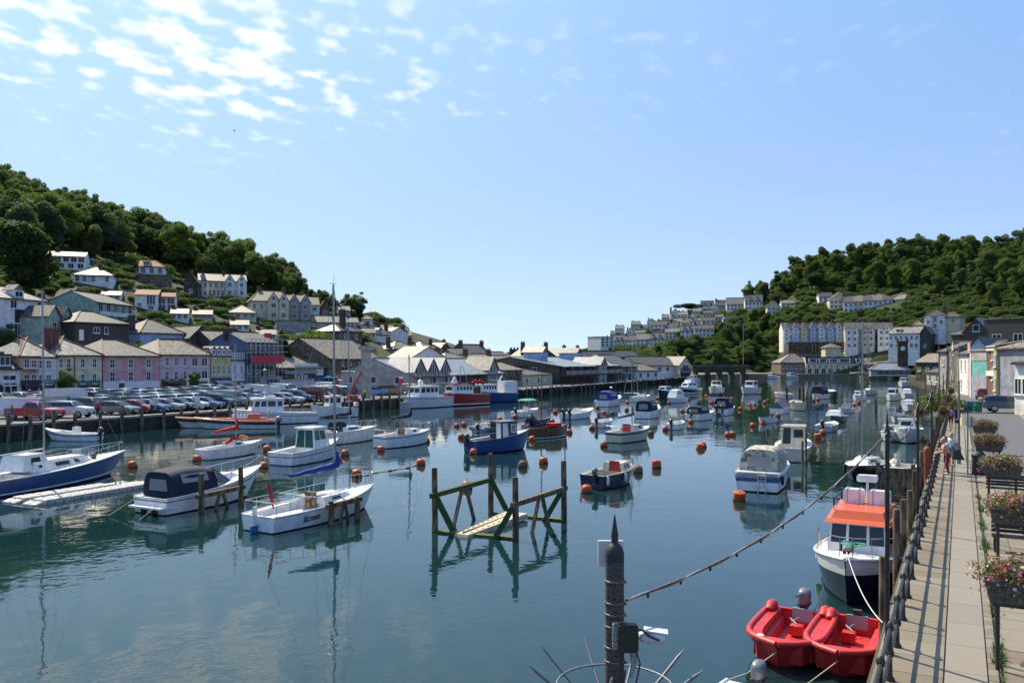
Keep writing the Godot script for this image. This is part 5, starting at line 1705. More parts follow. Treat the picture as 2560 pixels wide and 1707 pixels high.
func festoon(a: Vector3, e: Vector3, sag: float, label: String, lamps := true) -> void:
	var o := thing("festoon_cable", label, "cable", a, 0.0, "festoon cables strung between poles")
	var pts := []
	var two := []
	var n := 60
	for k in n + 1:
		var f := float(k) / n
		var p := (e - a) * f - V(0, sag * 4.0 * f * (1.0 - f), 0)
		pts.append(p)
		var tw := f * 46.0
		two.append(p + V(cos(tw) * 0.012, sin(tw) * 0.016 - 0.006, 0.01 * sin(tw)))
	var b := MB.new()
	b.path(pts, [0.014], 6)
	put(b, "wire", mat("rusty_wire", rgb(0.14, 0.09, 0.06), 0.8, {"tex": "rust", "scale": 2.0}), o)
	b = MB.new()
	b.path(two, [0.011], 6)
	put(b, "flex", mat("grey_flex", rgb(0.28, 0.26, 0.25), 0.5), o)
	if lamps:
		for k in range(3, n - 1, 5):
			var p: Vector3 = pts[k]
			b = MB.new()
			b.lathe([[0.0, 0.0], [0.016, -0.002], [0.018, -0.04], [0.008, -0.055], [0.0, -0.056]], 8, Transform3D(Basis(), p + V(0, -0.005, 0)))
			put(b, "lamp_holder", M.black_paint, o)

func flowers(parent: Node3D, at: Vector3, r: Vector3, n: int, sd: int, leafs := 0.035) -> void:
	# a clump of small leaves with blossoms through it
	var rn := RandomNumberGenerator.new()
	rn.seed = sd
	var b := MB.new()
	b.colored = true
	var bl := {"pink": MB.new(), "red": MB.new(), "white": MB.new(), "purple": MB.new(), "orange": MB.new()}
	var names := ["pink", "pink", "red", "white", "purple", "orange"]
	for k in n:
		var d := V(rn.randfn(), rn.randfn(), rn.randfn()).normalized()
		var hang := 0.0
		if d.y < 0.1 and rn.randf() < 0.5:
			hang = rn.randf() * r.y * 0.9
		var bump := 0.85 + 0.25 * sin(d.x * 7.0 + sd) * cos(d.z * 6.0)
		var p := at + d * r * pow(rn.randf(), 0.35) * bump - V(0, hang, 0)
		var nn := (d + V(rn.randfn(), rn.randfn(), rn.randfn()) * 0.6).normalized()
		var t := nn.cross(V(rn.randfn(), rn.randfn(), rn.randfn())).normalized()
		var s := leafs * rn.randf_range(0.6, 1.3)
		var u := nn.cross(t)
		if rn.randf() < 0.30:
			var f: MB = bl[names[rn.randi() % 6]]
			var s2 := s * 0.8
			for q in 5:
				var a0 := TAU * q / 5.0
				var x0 := (t * cos(a0) + u * sin(a0)) * s2
				var x1 := (t * cos(a0 + 0.9) + u * sin(a0 + 0.9)) * s2
				f.tri(p, p + x0 + nn * s2 * 0.4, p + x1 + nn * s2 * 0.4)
		else:
			var tone := rn.randf_range(0.7, 1.4)
			b.col = Color(tone * rn.randf_range(0.9, 1.35), tone, tone)
			b.tri(p - t * s, p + u * s * 0.5, p + t * s)
			b.tri(p - t * s, p + t * s, p - u * s * 0.5)
	put(b, "leaves", leaf_mat("light"), parent)
	var cols := {"pink": rgb(0.55, 0.12, 0.26), "red": rgb(0.42, 0.03, 0.06), "white": rgb(0.7, 0.62, 0.6), "purple": rgb(0.13, 0.03, 0.16), "orange": rgb(0.6, 0.2, 0.08)}
	for key in bl:
		put(bl[key], key + "_blossoms", mat("petal_" + key, cols[key], 0.6, {"back": Color(0.5, 0.3, 0.3)}), parent)

func make_planters() -> void:
	mat("planter_green", rgb(0.085, 0.085, 0.07), 0.6, {"tex": "grime", "scale": 0.8})
	var ts := [0.2, 8.2, 18.0, 28.0, 38.3]
	var ss := [2.02, 2.3, 2.35, 2.2, 2.25]
	var says := ["raised flower trough with fuchsias beside the road end of the terrace", "raised flower trough of pink and white blossom beside the first bench", "raised flower trough of pink geraniums beyond the second bench", "raised flower trough of orange red blossom before the green cabinet", "raised flower trough beside the round road sign"]
	for k in 5:
		var o := thing("flower_trough", says[k], "planter", pt(ts[k], ss[k], QR + 0.03), PTURN, "raised flower troughs")
		var b := MB.new()
		var w := 0.62
		var y0 := 1.18
		b.hexa([V(-w * 0.86, y0, 0.2), V(w * 0.86, y0, 0.2), V(w * 0.86, y0, -0.2), V(-w * 0.86, y0, -0.2), V(-w, y0 + 0.36, 0.26), V(w, y0 + 0.36, 0.26), V(w, y0 + 0.36, -0.26), V(-w, y0 + 0.36, -0.26)])
		b.box(V(0, y0 + 0.37, 0.265), V(w * 2 + 0.05, 0.03, 0.03))
		b.box(V(0, y0 + 0.37, -0.265), V(w * 2 + 0.05, 0.03, 0.03))
		put(b, "trough", M.planter_green, o)
		for x in [-0.42, 0.42]:
			for z in [-0.16, 0.16]:
				b = MB.new()
				b.tube(V(x, 0, z), V(x, y0 + 0.02, z), 0.035, 0.035, 8)
				put(b, "leg", M.iron, o)
		b = MB.new()
		b.box(V(0, y0 - 0.03, 0), V(1.0, 0.05, 0.4))
		put(b, "cross_bar", M.iron, o)
		var pl := Node3D.new()
		pl.name = "planting"
		o.add_child(pl)
		flowers(pl, V(0, y0 + 0.5, 0), V(0.85, 0.34, 0.45), [4200, 3600, 2600, 2000, 1700][k], 40 + k, [0.034, 0.036, 0.042, 0.05, 0.05][k])
	# benches
	for k in 2:
		var o := thing("bench", ["black slatted bench beside the fuchsia trough", "black slatted bench between the second and third flower troughs"][k], "bench", pt([10.6, 20.6][k], [2.6, 2.7][k], QR + 0.03), PTURN)
		for q in 4:
			pbox(o, "seat_slat", M.iron, V(0, 0.45, 0.05 + q * 0.11), V(1.6, 0.035, 0.09))
		for q in 4:
			pbox(o, "back_slat", M.iron, V(0, 0.55 + q * 0.11, -0.02 - q * 0.03), V(1.6, 0.09, 0.03))
		for x in [-0.72, 0.72]:
			for z in [0.05, 0.38]:
				pbox(o, "leg", M.iron, V(x, 0.21, z), V(0.06, 0.43, 0.06))
			pbox(o, "armrest", M.iron, V(x, 0.66, 0.2), V(0.06, 0.05, 0.44))

func make_poles() -> void:
	var tops := []
	var k := 0
	for t in [0.0, 12.2, 26.2, 40.5, 55.0, 70.0]:
		var o := thing("festoon_pole", ["slim black pole with pointed finial where the cable from the near mast ends", "slim black pole rising from the railing beside the boarding steps", "slim black pole with flower baskets beside the red bollard", "slim black pole with flower baskets by the walking couple", "slim black pole further along the railing with one flower basket", "slim black pole by the moored white boats further up the quay"][k], "pole", pt(t, -0.14, QR), PTURN, "festoon poles along the railing")
		var b := MB.new()
		b.lathe([[0.07, 0.0], [0.06, 0.3], [0.042, 0.35], [0.038, 4.0], [0.05, 4.03], [0.05, 4.1], [0.035, 4.14], [0.026, 4.2], [0.0, 4.52]], 10)
		put(b, "shaft", M.iron, o)
		tops.append(pt(t, -0.14, QR + 4.08))
		if k in [2, 3, 4]:
			for side in [-1, 1]:
				if k == 4 and side < 0:
					continue
				var br := MB.new()
				br.bar(V(0, 3.6, 0), V(side * 0.5, 3.6, 0), 0.03, 0.03)
				put(br, "bracket", M.iron, o)
				var bk := thing("hanging_basket", "hanging basket of flowers on the %s side of the pole %s" % ["road" if side > 0 else "harbour", ["", "", "beside the red bollard", "by the walking couple", "further along the railing"][k]], "hanging basket", o.transform * V(side * 0.5, 3.05, 0), 0.0, "hanging flower baskets")
				var bb := MB.new()
				bb.lathe([[0.0, -0.2], [0.16, -0.14], [0.24, 0.0], [0.22, 0.0]], 10)
				bb.tube(V(0.2, 0, 0), V(0, 0.52, 0), 0.008, 0.008, 4)
				bb.tube(V(-0.2, 0, 0), V(0, 0.52, 0), 0.008, 0.008, 4)
				put(bb, "basket", M.iron, bk)
				flowers(bk, V(0, 0.05, 0), V(0.32, 0.26, 0.32), 700, 90 + k * 2 + side, 0.05)
		k += 1
	for j in tops.size() - 1:
		festoon(tops[j], tops[j + 1], 0.5, ["festoon cable sagging from the pointed pole to the boarding steps pole", "festoon cable sagging between the boarding steps and the red bollard", "festoon cable sagging past the walking couple", "festoon cable sagging between the basket poles further along", "festoon cable sagging to the slim pole by the white boats"][j])
	festoon(P(1566, 1500, 8.8), tops[0], 0.36, "twisted rusty cable from the spiked mast to the pointed pole")
	# street lamps, road sign, bin, cabinet, bollard
	var l := thing("lamp_post", "plain grey lamp post with dark base beside the litter bin", "lamp post", pt(31.9, 0.95, QR + 0.03))
	var b := MB.new()
	b.lathe([[0.1, 0.0], [0.1, 0.9], [0.06, 0.95], [0.05, 4.3], [0.0, 4.31]], 10)
	put(b, "shaft", mat("grey_steel", rgb(0.2, 0.2, 0.21), 0.5, {"metal": 0.4}), l)
	pbox(l, "meter_box", M.iron, V(-0.12, 2.2, 0), V(0.16, 0.16, 0.12))
	l = thing("street_lamp", "tall street lamp with curved arm at the road bend", "street lamp", pt(109, 0.9, QR))
	b = MB.new()
	b.path([V(0, 0, 0), V(0, 7.2, 0), V(0.3, 7.8, 0), V(1.0, 8.0, 0)], [0.1, 0.06, 0.05, 0.04], 8)
	put(b, "shaft", M.grey_steel, l)
	pbox(l, "lantern", M.grey_steel, V(1.25, 7.97, 0), V(0.55, 0.12, 0.2))
	l = thing("road_sign", "round road sign seen edge on, on a grey post by the bin", "sign", pt(27.6, 1.32, QR + 0.03))
	b = MB.new()
	b.tube(Vector3.ZERO, V(0, 2.9, 0), 0.035, 0.035, 8)
	put(b, "post", M.grey_steel, l)
	b = MB.new()
	b.lathe([[0.0, 0.012], [0.3, 0.012], [0.3, -0.012], [0.0, -0.012]], 20, Transform3D(Basis(Vector3.FORWARD, PI / 2).rotated(Vector3.UP, 0.2), V(0.1, 2.5, 0.02)))
	put(b, "disc", mat("sign_grey", rgb(0.3, 0.34, 0.33), 0.4, {"metal": 0.5}), l)
	l = thing("litter_bin", "black domed litter bin beside the round road sign", "bin", pt(27.8, 1.75, QR + 0.03))
	b = MB.new()
	b.lathe([[0.0, 0.0], [0.27, 0.0], [0.27, 0.85], [0.3, 0.87], [0.3, 0.95], [0.2, 1.1], [0.0, 1.14]], 16)
	put(b, "body", M.black_paint, l)
	pbox(l, "label_plate", M.white_paint, V(-0.02, 0.72, 0.272), V(0.16, 0.1, 0.012))
	l = thing("service_cabinet", "dark green street cabinet behind the third flower trough", "cabinet", pt(22.5, 3.9, QR + 0.03), PTURN)
	pbox(l, "body", mat("cabinet_green", rgb(0.03, 0.07, 0.06), 0.5), V(0, 0.62, 0), V(0.95, 1.24, 0.45))
	pbox(l, "cap", mat("cabinet_cap", rgb(0.16, 0.24, 0.22), 0.5), V(0, 1.27, 0), V(1.05, 0.06, 0.53))
	pbox(l, "door_seam", M.black_paint, V(0, 0.62, 0.226), V(0.012, 1.1, 0.004))
	l = thing("bollard", "rust red round bollard outside the railing", "bollard", pt(25.5, -0.3, QR))
	b = MB.new()
	b.lathe([[0.16, -1.5], [0.16, 1.25], [0.14, 1.38], [0.08, 1.46], [0.0, 1.48]], 12)
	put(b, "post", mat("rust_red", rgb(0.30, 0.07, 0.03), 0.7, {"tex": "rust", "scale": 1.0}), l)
	# hand rail by the road kerb
	l = thing("guard_rail", "thin grey guard rail along the road kerb beyond the lamp post", "railing", pt(33, 0.88, QR + 0.03), PTURN)
	var inv := l.transform.affine_inverse()
	for q in 9:
		var tt := 33.0 + q * 3.2
		b = MB.new()
		b.tube(inv * pt(tt, 0.88, QR + 0.03), inv * pt(tt, 0.88, QR + 1.08), 0.03, 0.03, 6)
		put(b, "post", M.grey_steel, l)
	for y in [0.55, 1.03]:
		b = MB.new()
		b.tube(inv * pt(33, 0.88, QR + 0.03 + y), inv * pt(58.6, 0.88, QR + 0.03 + y), 0.022, 0.022, 6)
		put(b, "rail", M.grey_steel, l)

func pile(called: String, label: String, group: String, at: Vector3, top: float, r: float, m: Material, lean := 0.0) -> Node3D:
	var o := thing(called, label, "pile", V(at.x, 0, at.z), rng.randf() * TAU, group)
	var b := MB.new()
	b.path([V(0, -2.5, 0), V(lean * 0.5, 0.4, 0), V(lean, top - 0.05, 0), V(lean, top, 0)], [r * 1.1, r * 1.05, r, r * 0.85], 8)
	put(b, "shaft", m, o)
	return o
func make_quay_timbers() -> void:
	mat("wet_pile", rgb(0.075, 0.06, 0.04), 0.7, {"tex": "weed", "scale": 0.8})
	mat("dry_pile", rgb(0.25, 0.20, 0.14), 0.9, {"tex": "grain", "scale": 1.0, "sy": 0.12})
	# near bank fender piles
	var k := 0
	for t in [3.6, 7.9, 11.0, 14.4, 17.6, 21.4, 24.0, 29.0, 33.0, 38.0, 43.0, 49.0, 55.0, 62.0, 70.0, 78.0]:
		var o := pile("fender_pile", "square brown timber fender pile standing outside the promenade railing", "timber piles along the promenade quay", pt(t, -0.48, 0), [2.63, 3.0, 2.8, 2.6, 2.9][k % 5], 0.09, M.pile_wood)
		k += 1
	# car park quay piles, dense on the fish quay
	for seg in range(2, LQ.size() - 1):
		var a: Vector2 = LQ[seg]
		var e: Vector2 = LQ[seg + 1]
		var dir := (e - a).normalized()
		var out := Vector2(-dir.y, dir.x) * -1.0
		if out.x < 0:
			out = -out
		var step := 2.3 if seg < 4 else (1.7 if seg == 4 else 1.25)
		var q := 0.5
		while q < a.distance_to(e):
			var p := a + dir * q + out * 0.28
			var wood: bool = seg >= 4
			var hi := rng.randf_range(1.9, 2.7) if seg < 4 else rng.randf_range(1.1, 1.9)
			pile("fender_pile", "weathered timber fender pile against the car park quay wall" if not wood else "closely set timber pile along the fish quay wall", "timber piles along the car park quay" if not wood else "timber piles along the fish quay", V(p.x, 0, p.y), hi, 0.17 if seg < 4 else 0.15, M.dry_pile if hi > 1.7 else M.wet_pile)
			q += step * rng.randf_range(0.8, 1.25)
	# boarding steps and timber landing outside the railing
	var o := thing("boarding_steps", "wooden boarding steps with pale stringers going down to the water", "steps", pt(12.6, -0.5, 0), PTURN)
	for s in 9:
		pbox(o, "tread", M.pile_wood, V(-0.55, 1.5 - s * 0.19, 0.9 - s * 0.24), V(0.85, 0.05, 0.24))
	for x in [-1.0, -0.1]:
		var b := MB.new()
		b.bar(V(x, 1.62, 1.05), V(x, -0.3, -1.4), 0.06, 0.26)
		put(b, "stringer", mat("stringer_paint", rgb(0.4, 0.42, 0.38), 0.7, {"tex": "grime", "scale": 1.0}) if x < -0.5 else M.pile_wood, o)
	o = thing("landing_screen", "dark plank screen of the timber landing outside the railing", "screen", pt(20.4, -0.55, 0), PTURN)
	for s in 6:
		pbox(o, "plank", M.pile_wood, V(-0.75, 1.25 + s * 0.25, 0), V(1.5, 0.235, 0.05))
	for x in [-1.4, -0.1]:
		pbox(o, "post", M.pile_wood, V(x, 0.6, -0.08), V(0.16, 4.4, 0.1))

# --- mast in front of the camera
func make_mast() -> void:
	var at := P(1537, VH, 8.8)
	at.y = 0
	var o := thing("spiked_mast", "weathered iron mast with pointed finial, straps and spiked ring", "mast", at)
	mat("mast_iron", rgb(0.085, 0.07, 0.058), 0.75, {"tex": "grime", "scale": 2.2})
	mat("mast_cap", rgb(0.03, 0.025, 0.026), 0.6)
	var b := MB.new()
	var sh := []
	for a in [[1.2, 0.105], [2.0, 0.105], [3.5, 0.103], [4.6, 0.1], [4.88, 0.1]]:
		sh.append([a[1], a[0]])
	b.lathe([[0.11, -2.0]] + sh, 20)
	put(b, "shaft", M.mast_iron, o)
	b = MB.new()
	b.lathe([[0.101, 4.86], [0.101, 4.93], [0.095, 4.97], [0.08, 5.01], [0.056, 5.04], [0.036, 5.055], [0.036, 5.075], [0.043, 5.085], [0.034, 5.1], [0.034, 5.11], [0.04, 5.12], [0.038, 5.14], [0.006, 5.35], [0.0, 5.352]], 20)
	put(b, "finial", M.mast_cap, o)
	for y in [4.65, 4.42, 4.30, 4.17, 3.95, 3.80]:
		b = MB.new()
		b.lathe([[0.106, y - 0.012], [0.113, y - 0.008], [0.113, y + 0.008], [0.106, y + 0.012]], 20)
		b.box(V(0.105, y, 0.05), V(0.03, 0.03, 0.03))
		put(b, "strap", mat("strap_steel", rgb(0.24, 0.19, 0.13), 0.5, {"metal": 0.6, "tex": "rust", "scale": 3.0}), o)
	# ring of spikes
	b = MB.new()
	var ring := []
	for k in 33:
		var a := TAU * k / 32.0
		ring.append(V(cos(a) * 0.62, 3.53, sin(a) * 0.62))
	b.path(ring, [0.011], 6, false)
	put(b, "ring", M.grey_steel, o)
	for k in 9:
		var a := TAU * (k + 0.35) / 9.0
		var d := V(cos(a), 0, sin(a))
		b = MB.new()
		b.path([d * 0.1 + V(0, 3.1, 0), d * 0.62 + V(0, 3.52, 0), d * 0.84 + V(0, 3.71, 0), d * 0.92 + V(0, 3.78, 0)], [0.016, 0.017, 0.018, 0.003], 6)
		put(b, "spike", M.grey_steel, o)
	b = MB.new()
	b.path([V(-0.02, 3.66, 0.09), V(-0.08, 3.58, 0.2), V(-0.14, 3.2, 0.34)], [0.028], 8)
	put(b, "stay", M.mast_iron, o)
	# white junction panel behind the mast
	var j := thing("antenna_panel", "flat white antenna panel fixed behind the mast head", "panel", at + V(-0.02, 4.9, -0.17))
	b = MB.new()
	b.box(V(-0.005, 0, 0), V(0.27, 0.28, 0.035))
	put(b, "panel", mat("panel_white", rgb(0.62, 0.6, 0.58), 0.45), j)
	pbox(j, "bracket", M.grey_steel, V(0, 0, 0.04), V(0.06, 0.1, 0.05))
	# dark junction box with rounded lid
	j = thing("junction_box", "brown rounded junction box with pale side on the mast", "junction box", at + V(0.085, 4.1, 0.12))
	b = MB.new()
	rounded_box(b, V(0.03, 0, 0.06), V(0.21, 0.29, 0.09), 0.03)
	put(b, "lid", mat("box_brown", rgb(0.032, 0.027, 0.018), 0.55, {"tex": "grime", "scale": 3.0}), j)
	b = MB.new()
	rounded_box(b, V(0.0, 0.005, 0.0), V(0.25, 0.27, 0.07), 0.02)
	put(b, "back_case", mat("box_grey", rgb(0.36, 0.35, 0.31), 0.6, {"tex": "grime", "scale": 3.0}), j)
	# security camera
	j = thing("security_camera", "white bullet security camera on a bracket beside the junction box", "camera", at + V(0.2, 4.07, 0.06), -0.15)
	b = MB.new()
	b.path([V(0.0, 0.02, 0), V(0.08, 0.02, 0)], [0.035], 12)
	b.lathe([[0.0, -0.055], [0.05, -0.05], [0.062, 0.0], [0.05, 0.05], [0.0, 0.055]], 14, Transform3D(Basis(Vector3.RIGHT, PI / 2), V(0.1, 0.01, 0.01)))
	put(b, "bracket", mat("camera_white", rgb(0.66, 0.65, 0.63), 0.35), j)
	b = MB.new()
	var ax := Basis(Vector3.FORWARD, PI / 2 - 0.1)
	b.lathe([[0.0, -0.09], [0.05, -0.085], [0.068, -0.05], [0.072, 0.06], [0.066, 0.12], [0.05, 0.125], [0.045, 0.11], [0.0, 0.105]], 18, Transform3D(ax, V(0.2, 0.01, 0.0)))
	var body := put(b, "housing", M.camera_white, j)
	b = MB.new()
	b.sheet([V(0.1, 0.085, 0.07), V(0.35, 0.06, 0.075), V(0.35, 0.06, -0.075), V(0.1, 0.085, -0.07)], V(0, 0.012, 0))
	put(b, "sun_shield", M.camera_white, j)
	b = MB.new()
	b.path([V(-0.02, 0.1, 0.05), V(0.08, 0.1, 0.07), V(0.16, 0.04, 0.08), V(0.26, 0.0, 0.078)], [0.012], 6)
	put(b, "cable_loop", M.black_paint, j)
	# loose cable below
	j = thing("cable_loop", "black cable loop hanging below the junction box", "cable", at + V(0.15, 3.92, 0.12))
	b = MB.new()
	b.path([V(0.05, 0.05, 0), V(0.1, -0.1, 0.02), V(0.06, -0.3, 0.02), V(0.02, -0.42, 0), V(-0.05, -0.4, 0), V(-0.07, -0.3, 0), V(-0.05, -0.18, 0)], [0.009], 6)
	put(b, "cable", M.black_paint, j)
	b = MB.new()
	b.path([V(0.03, 0.08, -0.02), V(0.04, -0.1, -0.02), V(0.01, -0.26, -0.01)], [0.045, 0.035, 0.012], 10)
	put(b, "cable_gland", mat("box_grey", Color.WHITE), j)
func rounded_box(b: MB, at: Vector3, s: Vector3, r: float) -> void:
	# corners rounded in the x-y plane
	var pts := []
	for c in 4:
		var cx := (s.x / 2 - r) * (1 if c in [0, 3] else -1)
		var cy := (s.y / 2 - r) * (1 if c < 2 else -1)
		for k in 4:
			var a := PI / 2 * c + PI / 2 * k / 3.0
			pts.append(at + V(cx + cos(a) * r, cy + sin(a) * r, s.z / 2))
	b.sheet(pts, V(0, 0, -s.z))

# --- boats. Local axes: bow +x, up +y, starboard +z, waterline y = 0
func boat_materials() -> void:
	var g := {"tex": "gel", "scale": 0.3, "world": false, "coat": 0.5}
	mat("gel_white", rgb(0.80, 0.79, 0.76), 0.35, g)
	mat("gel_cream", rgb(0.58, 0.53, 0.42), 0.4, g)
	mat("gel_grey", rgb(0.38, 0.385, 0.39), 0.4, g)
	mat("deck_white", rgb(0.70, 0.69, 0.66), 0.6, {"tex": "gel", "scale": 0.5, "world": false})
	mat("hull_blue", rgb(0.022, 0.06, 0.19), 0.3, g)
	mat("hull_navy", rgb(0.012, 0.016, 0.045), 0.25, g)
	mat("hull_black", rgb(0.012, 0.012, 0.014), 0.3, g)
	mat("hull_red", rgb(0.33, 0.014, 0.018), 0.35, g)
	mat("hull_green", rgb(0.04, 0.16, 0.12), 0.4, g)
	mat("antifoul_red", rgb(0.12, 0.03, 0.025), 0.8, {"tex": "weed", "scale": 0.5, "world": false})
	mat("antifoul_blue", rgb(0.03, 0.10, 0.22), 0.8)
	mat("antifoul_black", rgb(0.03, 0.03, 0.025), 0.8)
	mat("varnish", rgb(0.20, 0.075, 0.028), 0.35, {"tex": "grain", "scale": 0.6, "world": false, "coat": 0.4})
	mat("teak", rgb(0.26, 0.17, 0.09), 0.7, {"tex": "grain", "scale": 0.9, "world": false})
	mat("navy_canvas", rgb(0.012, 0.016, 0.04), 0.85, {"tex": "plaster", "scale": 1.0, "world": false})
	mat("blue_canvas", rgb(0.02, 0.04, 0.24), 0.8, {"tex": "plaster", "scale": 1.0, "world": false})
	mat("grey_cover", rgb(0.17, 0.165, 0.165), 0.85, {"tex": "grime", "scale": 0.5, "world": false})
	mat("old_canvas", rgb(0.44, 0.41, 0.34), 0.85, {"tex": "grime", "scale": 0.22, "world": false})
	mat("red_canvas", rgb(0.42, 0.025, 0.02), 0.8)
	mat("orange_paint", rgb(0.62, 0.10, 0.02), 0.4, {"coat": 0.4})
	mat("mast_alloy", rgb(0.34, 0.35, 0.36), 0.4, {"metal": 0.8})
	mat("chrome", rgb(0.6, 0.6, 0.61), 0.2, {"metal": 1.0})
	mat("wire", rgb(0.3, 0.3, 0.31), 0.4, {"metal": 0.7})
	mat("boat_glass", rgb(0.02, 0.026, 0.03), 0.05)
	mat("vinyl", rgb(0.24, 0.24, 0.25), 0.15)
	mat("motor_black", rgb(0.016, 0.016, 0.018), 0.3, {"coat": 0.5})
	mat("motor_grey", rgb(0.15, 0.155, 0.165), 0.3, {"coat": 0.5})
	mat("rubber", rgb(0.03, 0.03, 0.032), 0.7)
	mat("rib_grey", rgb(0.22, 0.22, 0.24), 0.6)
	mat("fender_white", rgb(0.62, 0.6, 0.56), 0.5)
	mat("rope", rgb(0.42, 0.38, 0.28), 0.9)
	mat("red_plastic", rgb(0.56, 0.03, 0.035), 0.5, {"tex": "plaster", "scale": 0.6, "world": false})

func boat(called: String, label: String, st: Array, bw: Array, q: Dictionary) -> Dictionary:
	var a := G(st[0], st[1])
	var e := G(bw[0], bw[1])
	var dir := (e - a).normalized()
	var mid := (a + e) / 2.0
	var L: float = q.get("L", a.distance_to(e) * 1.08)
	if q.has("head"):
		dir = V(cos(q.head), 0, -sin(q.head))
	mid -= dir * L * 0.02
	var o := thing(called, label, q.get("cat", "boat"), mid, atan2(-dir.z, dir.x), q.get("group", ""))
	var S := {"o": o, "L": L, "B": q.get("B", L * 0.36), "fb": q.get("fb", 0.13 * L), "fs": q.get("fs", 0.09 * L), "ws": q.get("ws", 0.8), "rake": q.get("rake", 0.1), "bwp": q.get("bwp", 2.1), "dip": q.get("dip", 0.0)}
	var lv: Array = q.get("levels", [1.0, 0.7, 0.4, 0.08, -0.5, -1.0])
	var topm: Material = M[q.get("hull", "gel_white")]
	var stripe: Array = q.get("stripe", [])
	var bands := []
	if stripe.size():
		if stripe[1] < 0.99:
			bands.append([[1.0, (1.0 + stripe[1]) / 2, stripe[1]], topm, "hull"])
			bands.append([[stripe[1], stripe[0]], M[stripe[2]], "stripe"])
		else:
			bands.append([[1.0, (1.0 + stripe[0]) / 2, stripe[0]], M[stripe[2]], "stripe"])
		bands.append([[stripe[0], (stripe[0] + 0.07) / 2, 0.07], topm, "hull" if stripe[1] >= 0.99 else "lower_hull"])
	else:
		bands.append([[1.0, 0.75, 0.5, 0.25, 0.07], topm, "hull"])
	bands.append([[0.07, -0.4, -1.0], M[q.get("bottom", "antifoul_black")], "bottom"])
	for bd in bands:
		var m := MB.new()
		for side in [-1.0, 1.0]:
			var rows := []
			for l in bd[0]:
				var row := PackedVector3Array()
				for k in 17:
					row.append(hull_pt(S, k / 16.0, l, side))
				rows.append(row)
			m.grid(rows)
			for r in rows.size() - 1:
				var p0: Vector3 = rows[r][0]
				var p1: Vector3 = rows[r + 1][0]
				m.quad(p0, p1, V(p1.x, p1.y, 0), V(p0.x, p0.y, 0))
		put(m, bd[2], bd[1], o)
	# rubbing strake
	var rub: Material = M[q.get("rub", "gel_white")]
	var rb := MB.new()
	for side in [-1.0, 1.0]:
		var pts := []
		for k in 17:
			pts.append(hull_pt(S, k / 16.0, 1.0, side) + V(0, 0.01, 0))
		rb.path(pts, [q.get("rubr", 0.035)], 6)
	put(rb, "gunwale", rub, o)
	# decks
	var df: float = q.get("deck", 0.5)
	var dm: Material = M[q.get("deckm", "deck_white")]
	var d := MB.new()
	var rows := []
	var n := 8
	for k in n + 1:
		var t := df + (1.0 - df) * k / n
		var row := PackedVector3Array()
		for j in 5:
			var f := -1.0 + 0.5 * j
			var p := hull_pt(S, t, 1.0, 1.0)
			row.append(V(p.x, p.y - 0.01 + 0.04 * S.B * (1.0 - f * f) * 0.6, p.z * f * 0.985))
		rows.append(row)
	d.grid(rows)
	if df > 0.02:
		# side decks round the well
		var inw: float = q.get("side", 0.1 * S.B)
		for side in [-1.0, 1.0]:
			for k in 8:
				var p0 := hull_pt(S, df * k / 8.0, 1.0, side)
				var p1 := hull_pt(S, df * (k + 1) / 8.0, 1.0, side)
				var q0 := p0 - V(0, 0, side * inw)
				var q1 := p1 - V(0, 0, side * inw)
				d.quad(p0, p1, q1, q0)
	put(d, "deck", dm, o)
	if df > 0.02:
		var inw: float = q.get("side", 0.1 * S.B)
		var fl: float = q.get("floor", 0.12)
		var w := MB.new()
		for side in [-1.0, 1.0]:
			for k in 8:
				var p0 := hull_pt(S, df * k / 8.0, 1.0, side) - V(0, 0, side * inw)
				var p1 := hull_pt(S, df * (k + 1) / 8.0, 1.0, side) - V(0, 0, side * inw)
				w.quad(p0, p1, V(p1.x, fl, p1.z * 0.93), V(p0.x, fl, p0.z * 0.93))
		for k in 8:
			var p0 := hull_pt(S, df * k / 8.0, 1.0, 1.0) - V(0, 0, inw)
			var p1 := hull_pt(S, df * (k + 1) / 8.0, 1.0, 1.0) - V(0, 0, inw)
			w.quad(V(p0.x, fl, p0.z * 0.93), V(p1.x, fl, p1.z * 0.93), V(p1.x, fl, -p1.z * 0.93), V(p0.x, fl, -p0.z * 0.93))
		var e1 := hull_pt(S, df, 1.0, 1.0) - V(0, 0, inw)
		w.quad(V(e1.x, e1.y, e1.z), V(e1.x, e1.y, -e1.z), V(e1.x, fl, -e1.z), V(e1.x, fl, e1.z))
		var e0 := hull_pt(S, 0.0, 1.0, 1.0) - V(0, 0, inw)
		w.box(V(e0.x + 0.06, (e0.y + fl) / 2, 0), V(0.1, e0.y - fl, e0.z * 2))
		put(w, "cockpit_well", M[q.get("well", q.get("deckm", "deck_white"))], o)
	return S
func half_beam(S: Dictionary, t: float) -> float:
	var b: float = S.B / 2.0
	if t < 0.4:
		return b * lerpf(S.ws, 1.0, sin(t / 0.4 * PI / 2))
	return b * maxf(0.012, 1.0 - pow((t - 0.4) / 0.6, S.bwp))
func sheer(S: Dictionary, t: float) -> float:
	return S.fs + (S.fb - S.fs) * pow(t, 1.7) - S.dip * sin(PI * t)
func hull_pt(S: Dictionary, t: float, l: float, side: float) -> Vector3:
	var y := sheer(S, t)
	var b := half_beam(S, t)
	var x: float = -S.L / 2 + S.L * t
	var low := 1.0 - l
	x -= S.rake * S.L * pow(t, 5.0) * low
	var bwl := b * (0.86 - 0.34 * pow(t, 3.0))
	if l >= 0.0:
		return V(x, y * l, side * lerpf(bwl, b, pow(l, 0.8)))
	var dr: float = 0.07 * S.L
	return V(x, dr * l, side * bwl * maxf(0.0, 1.0 - pow(-l, 1.6)))
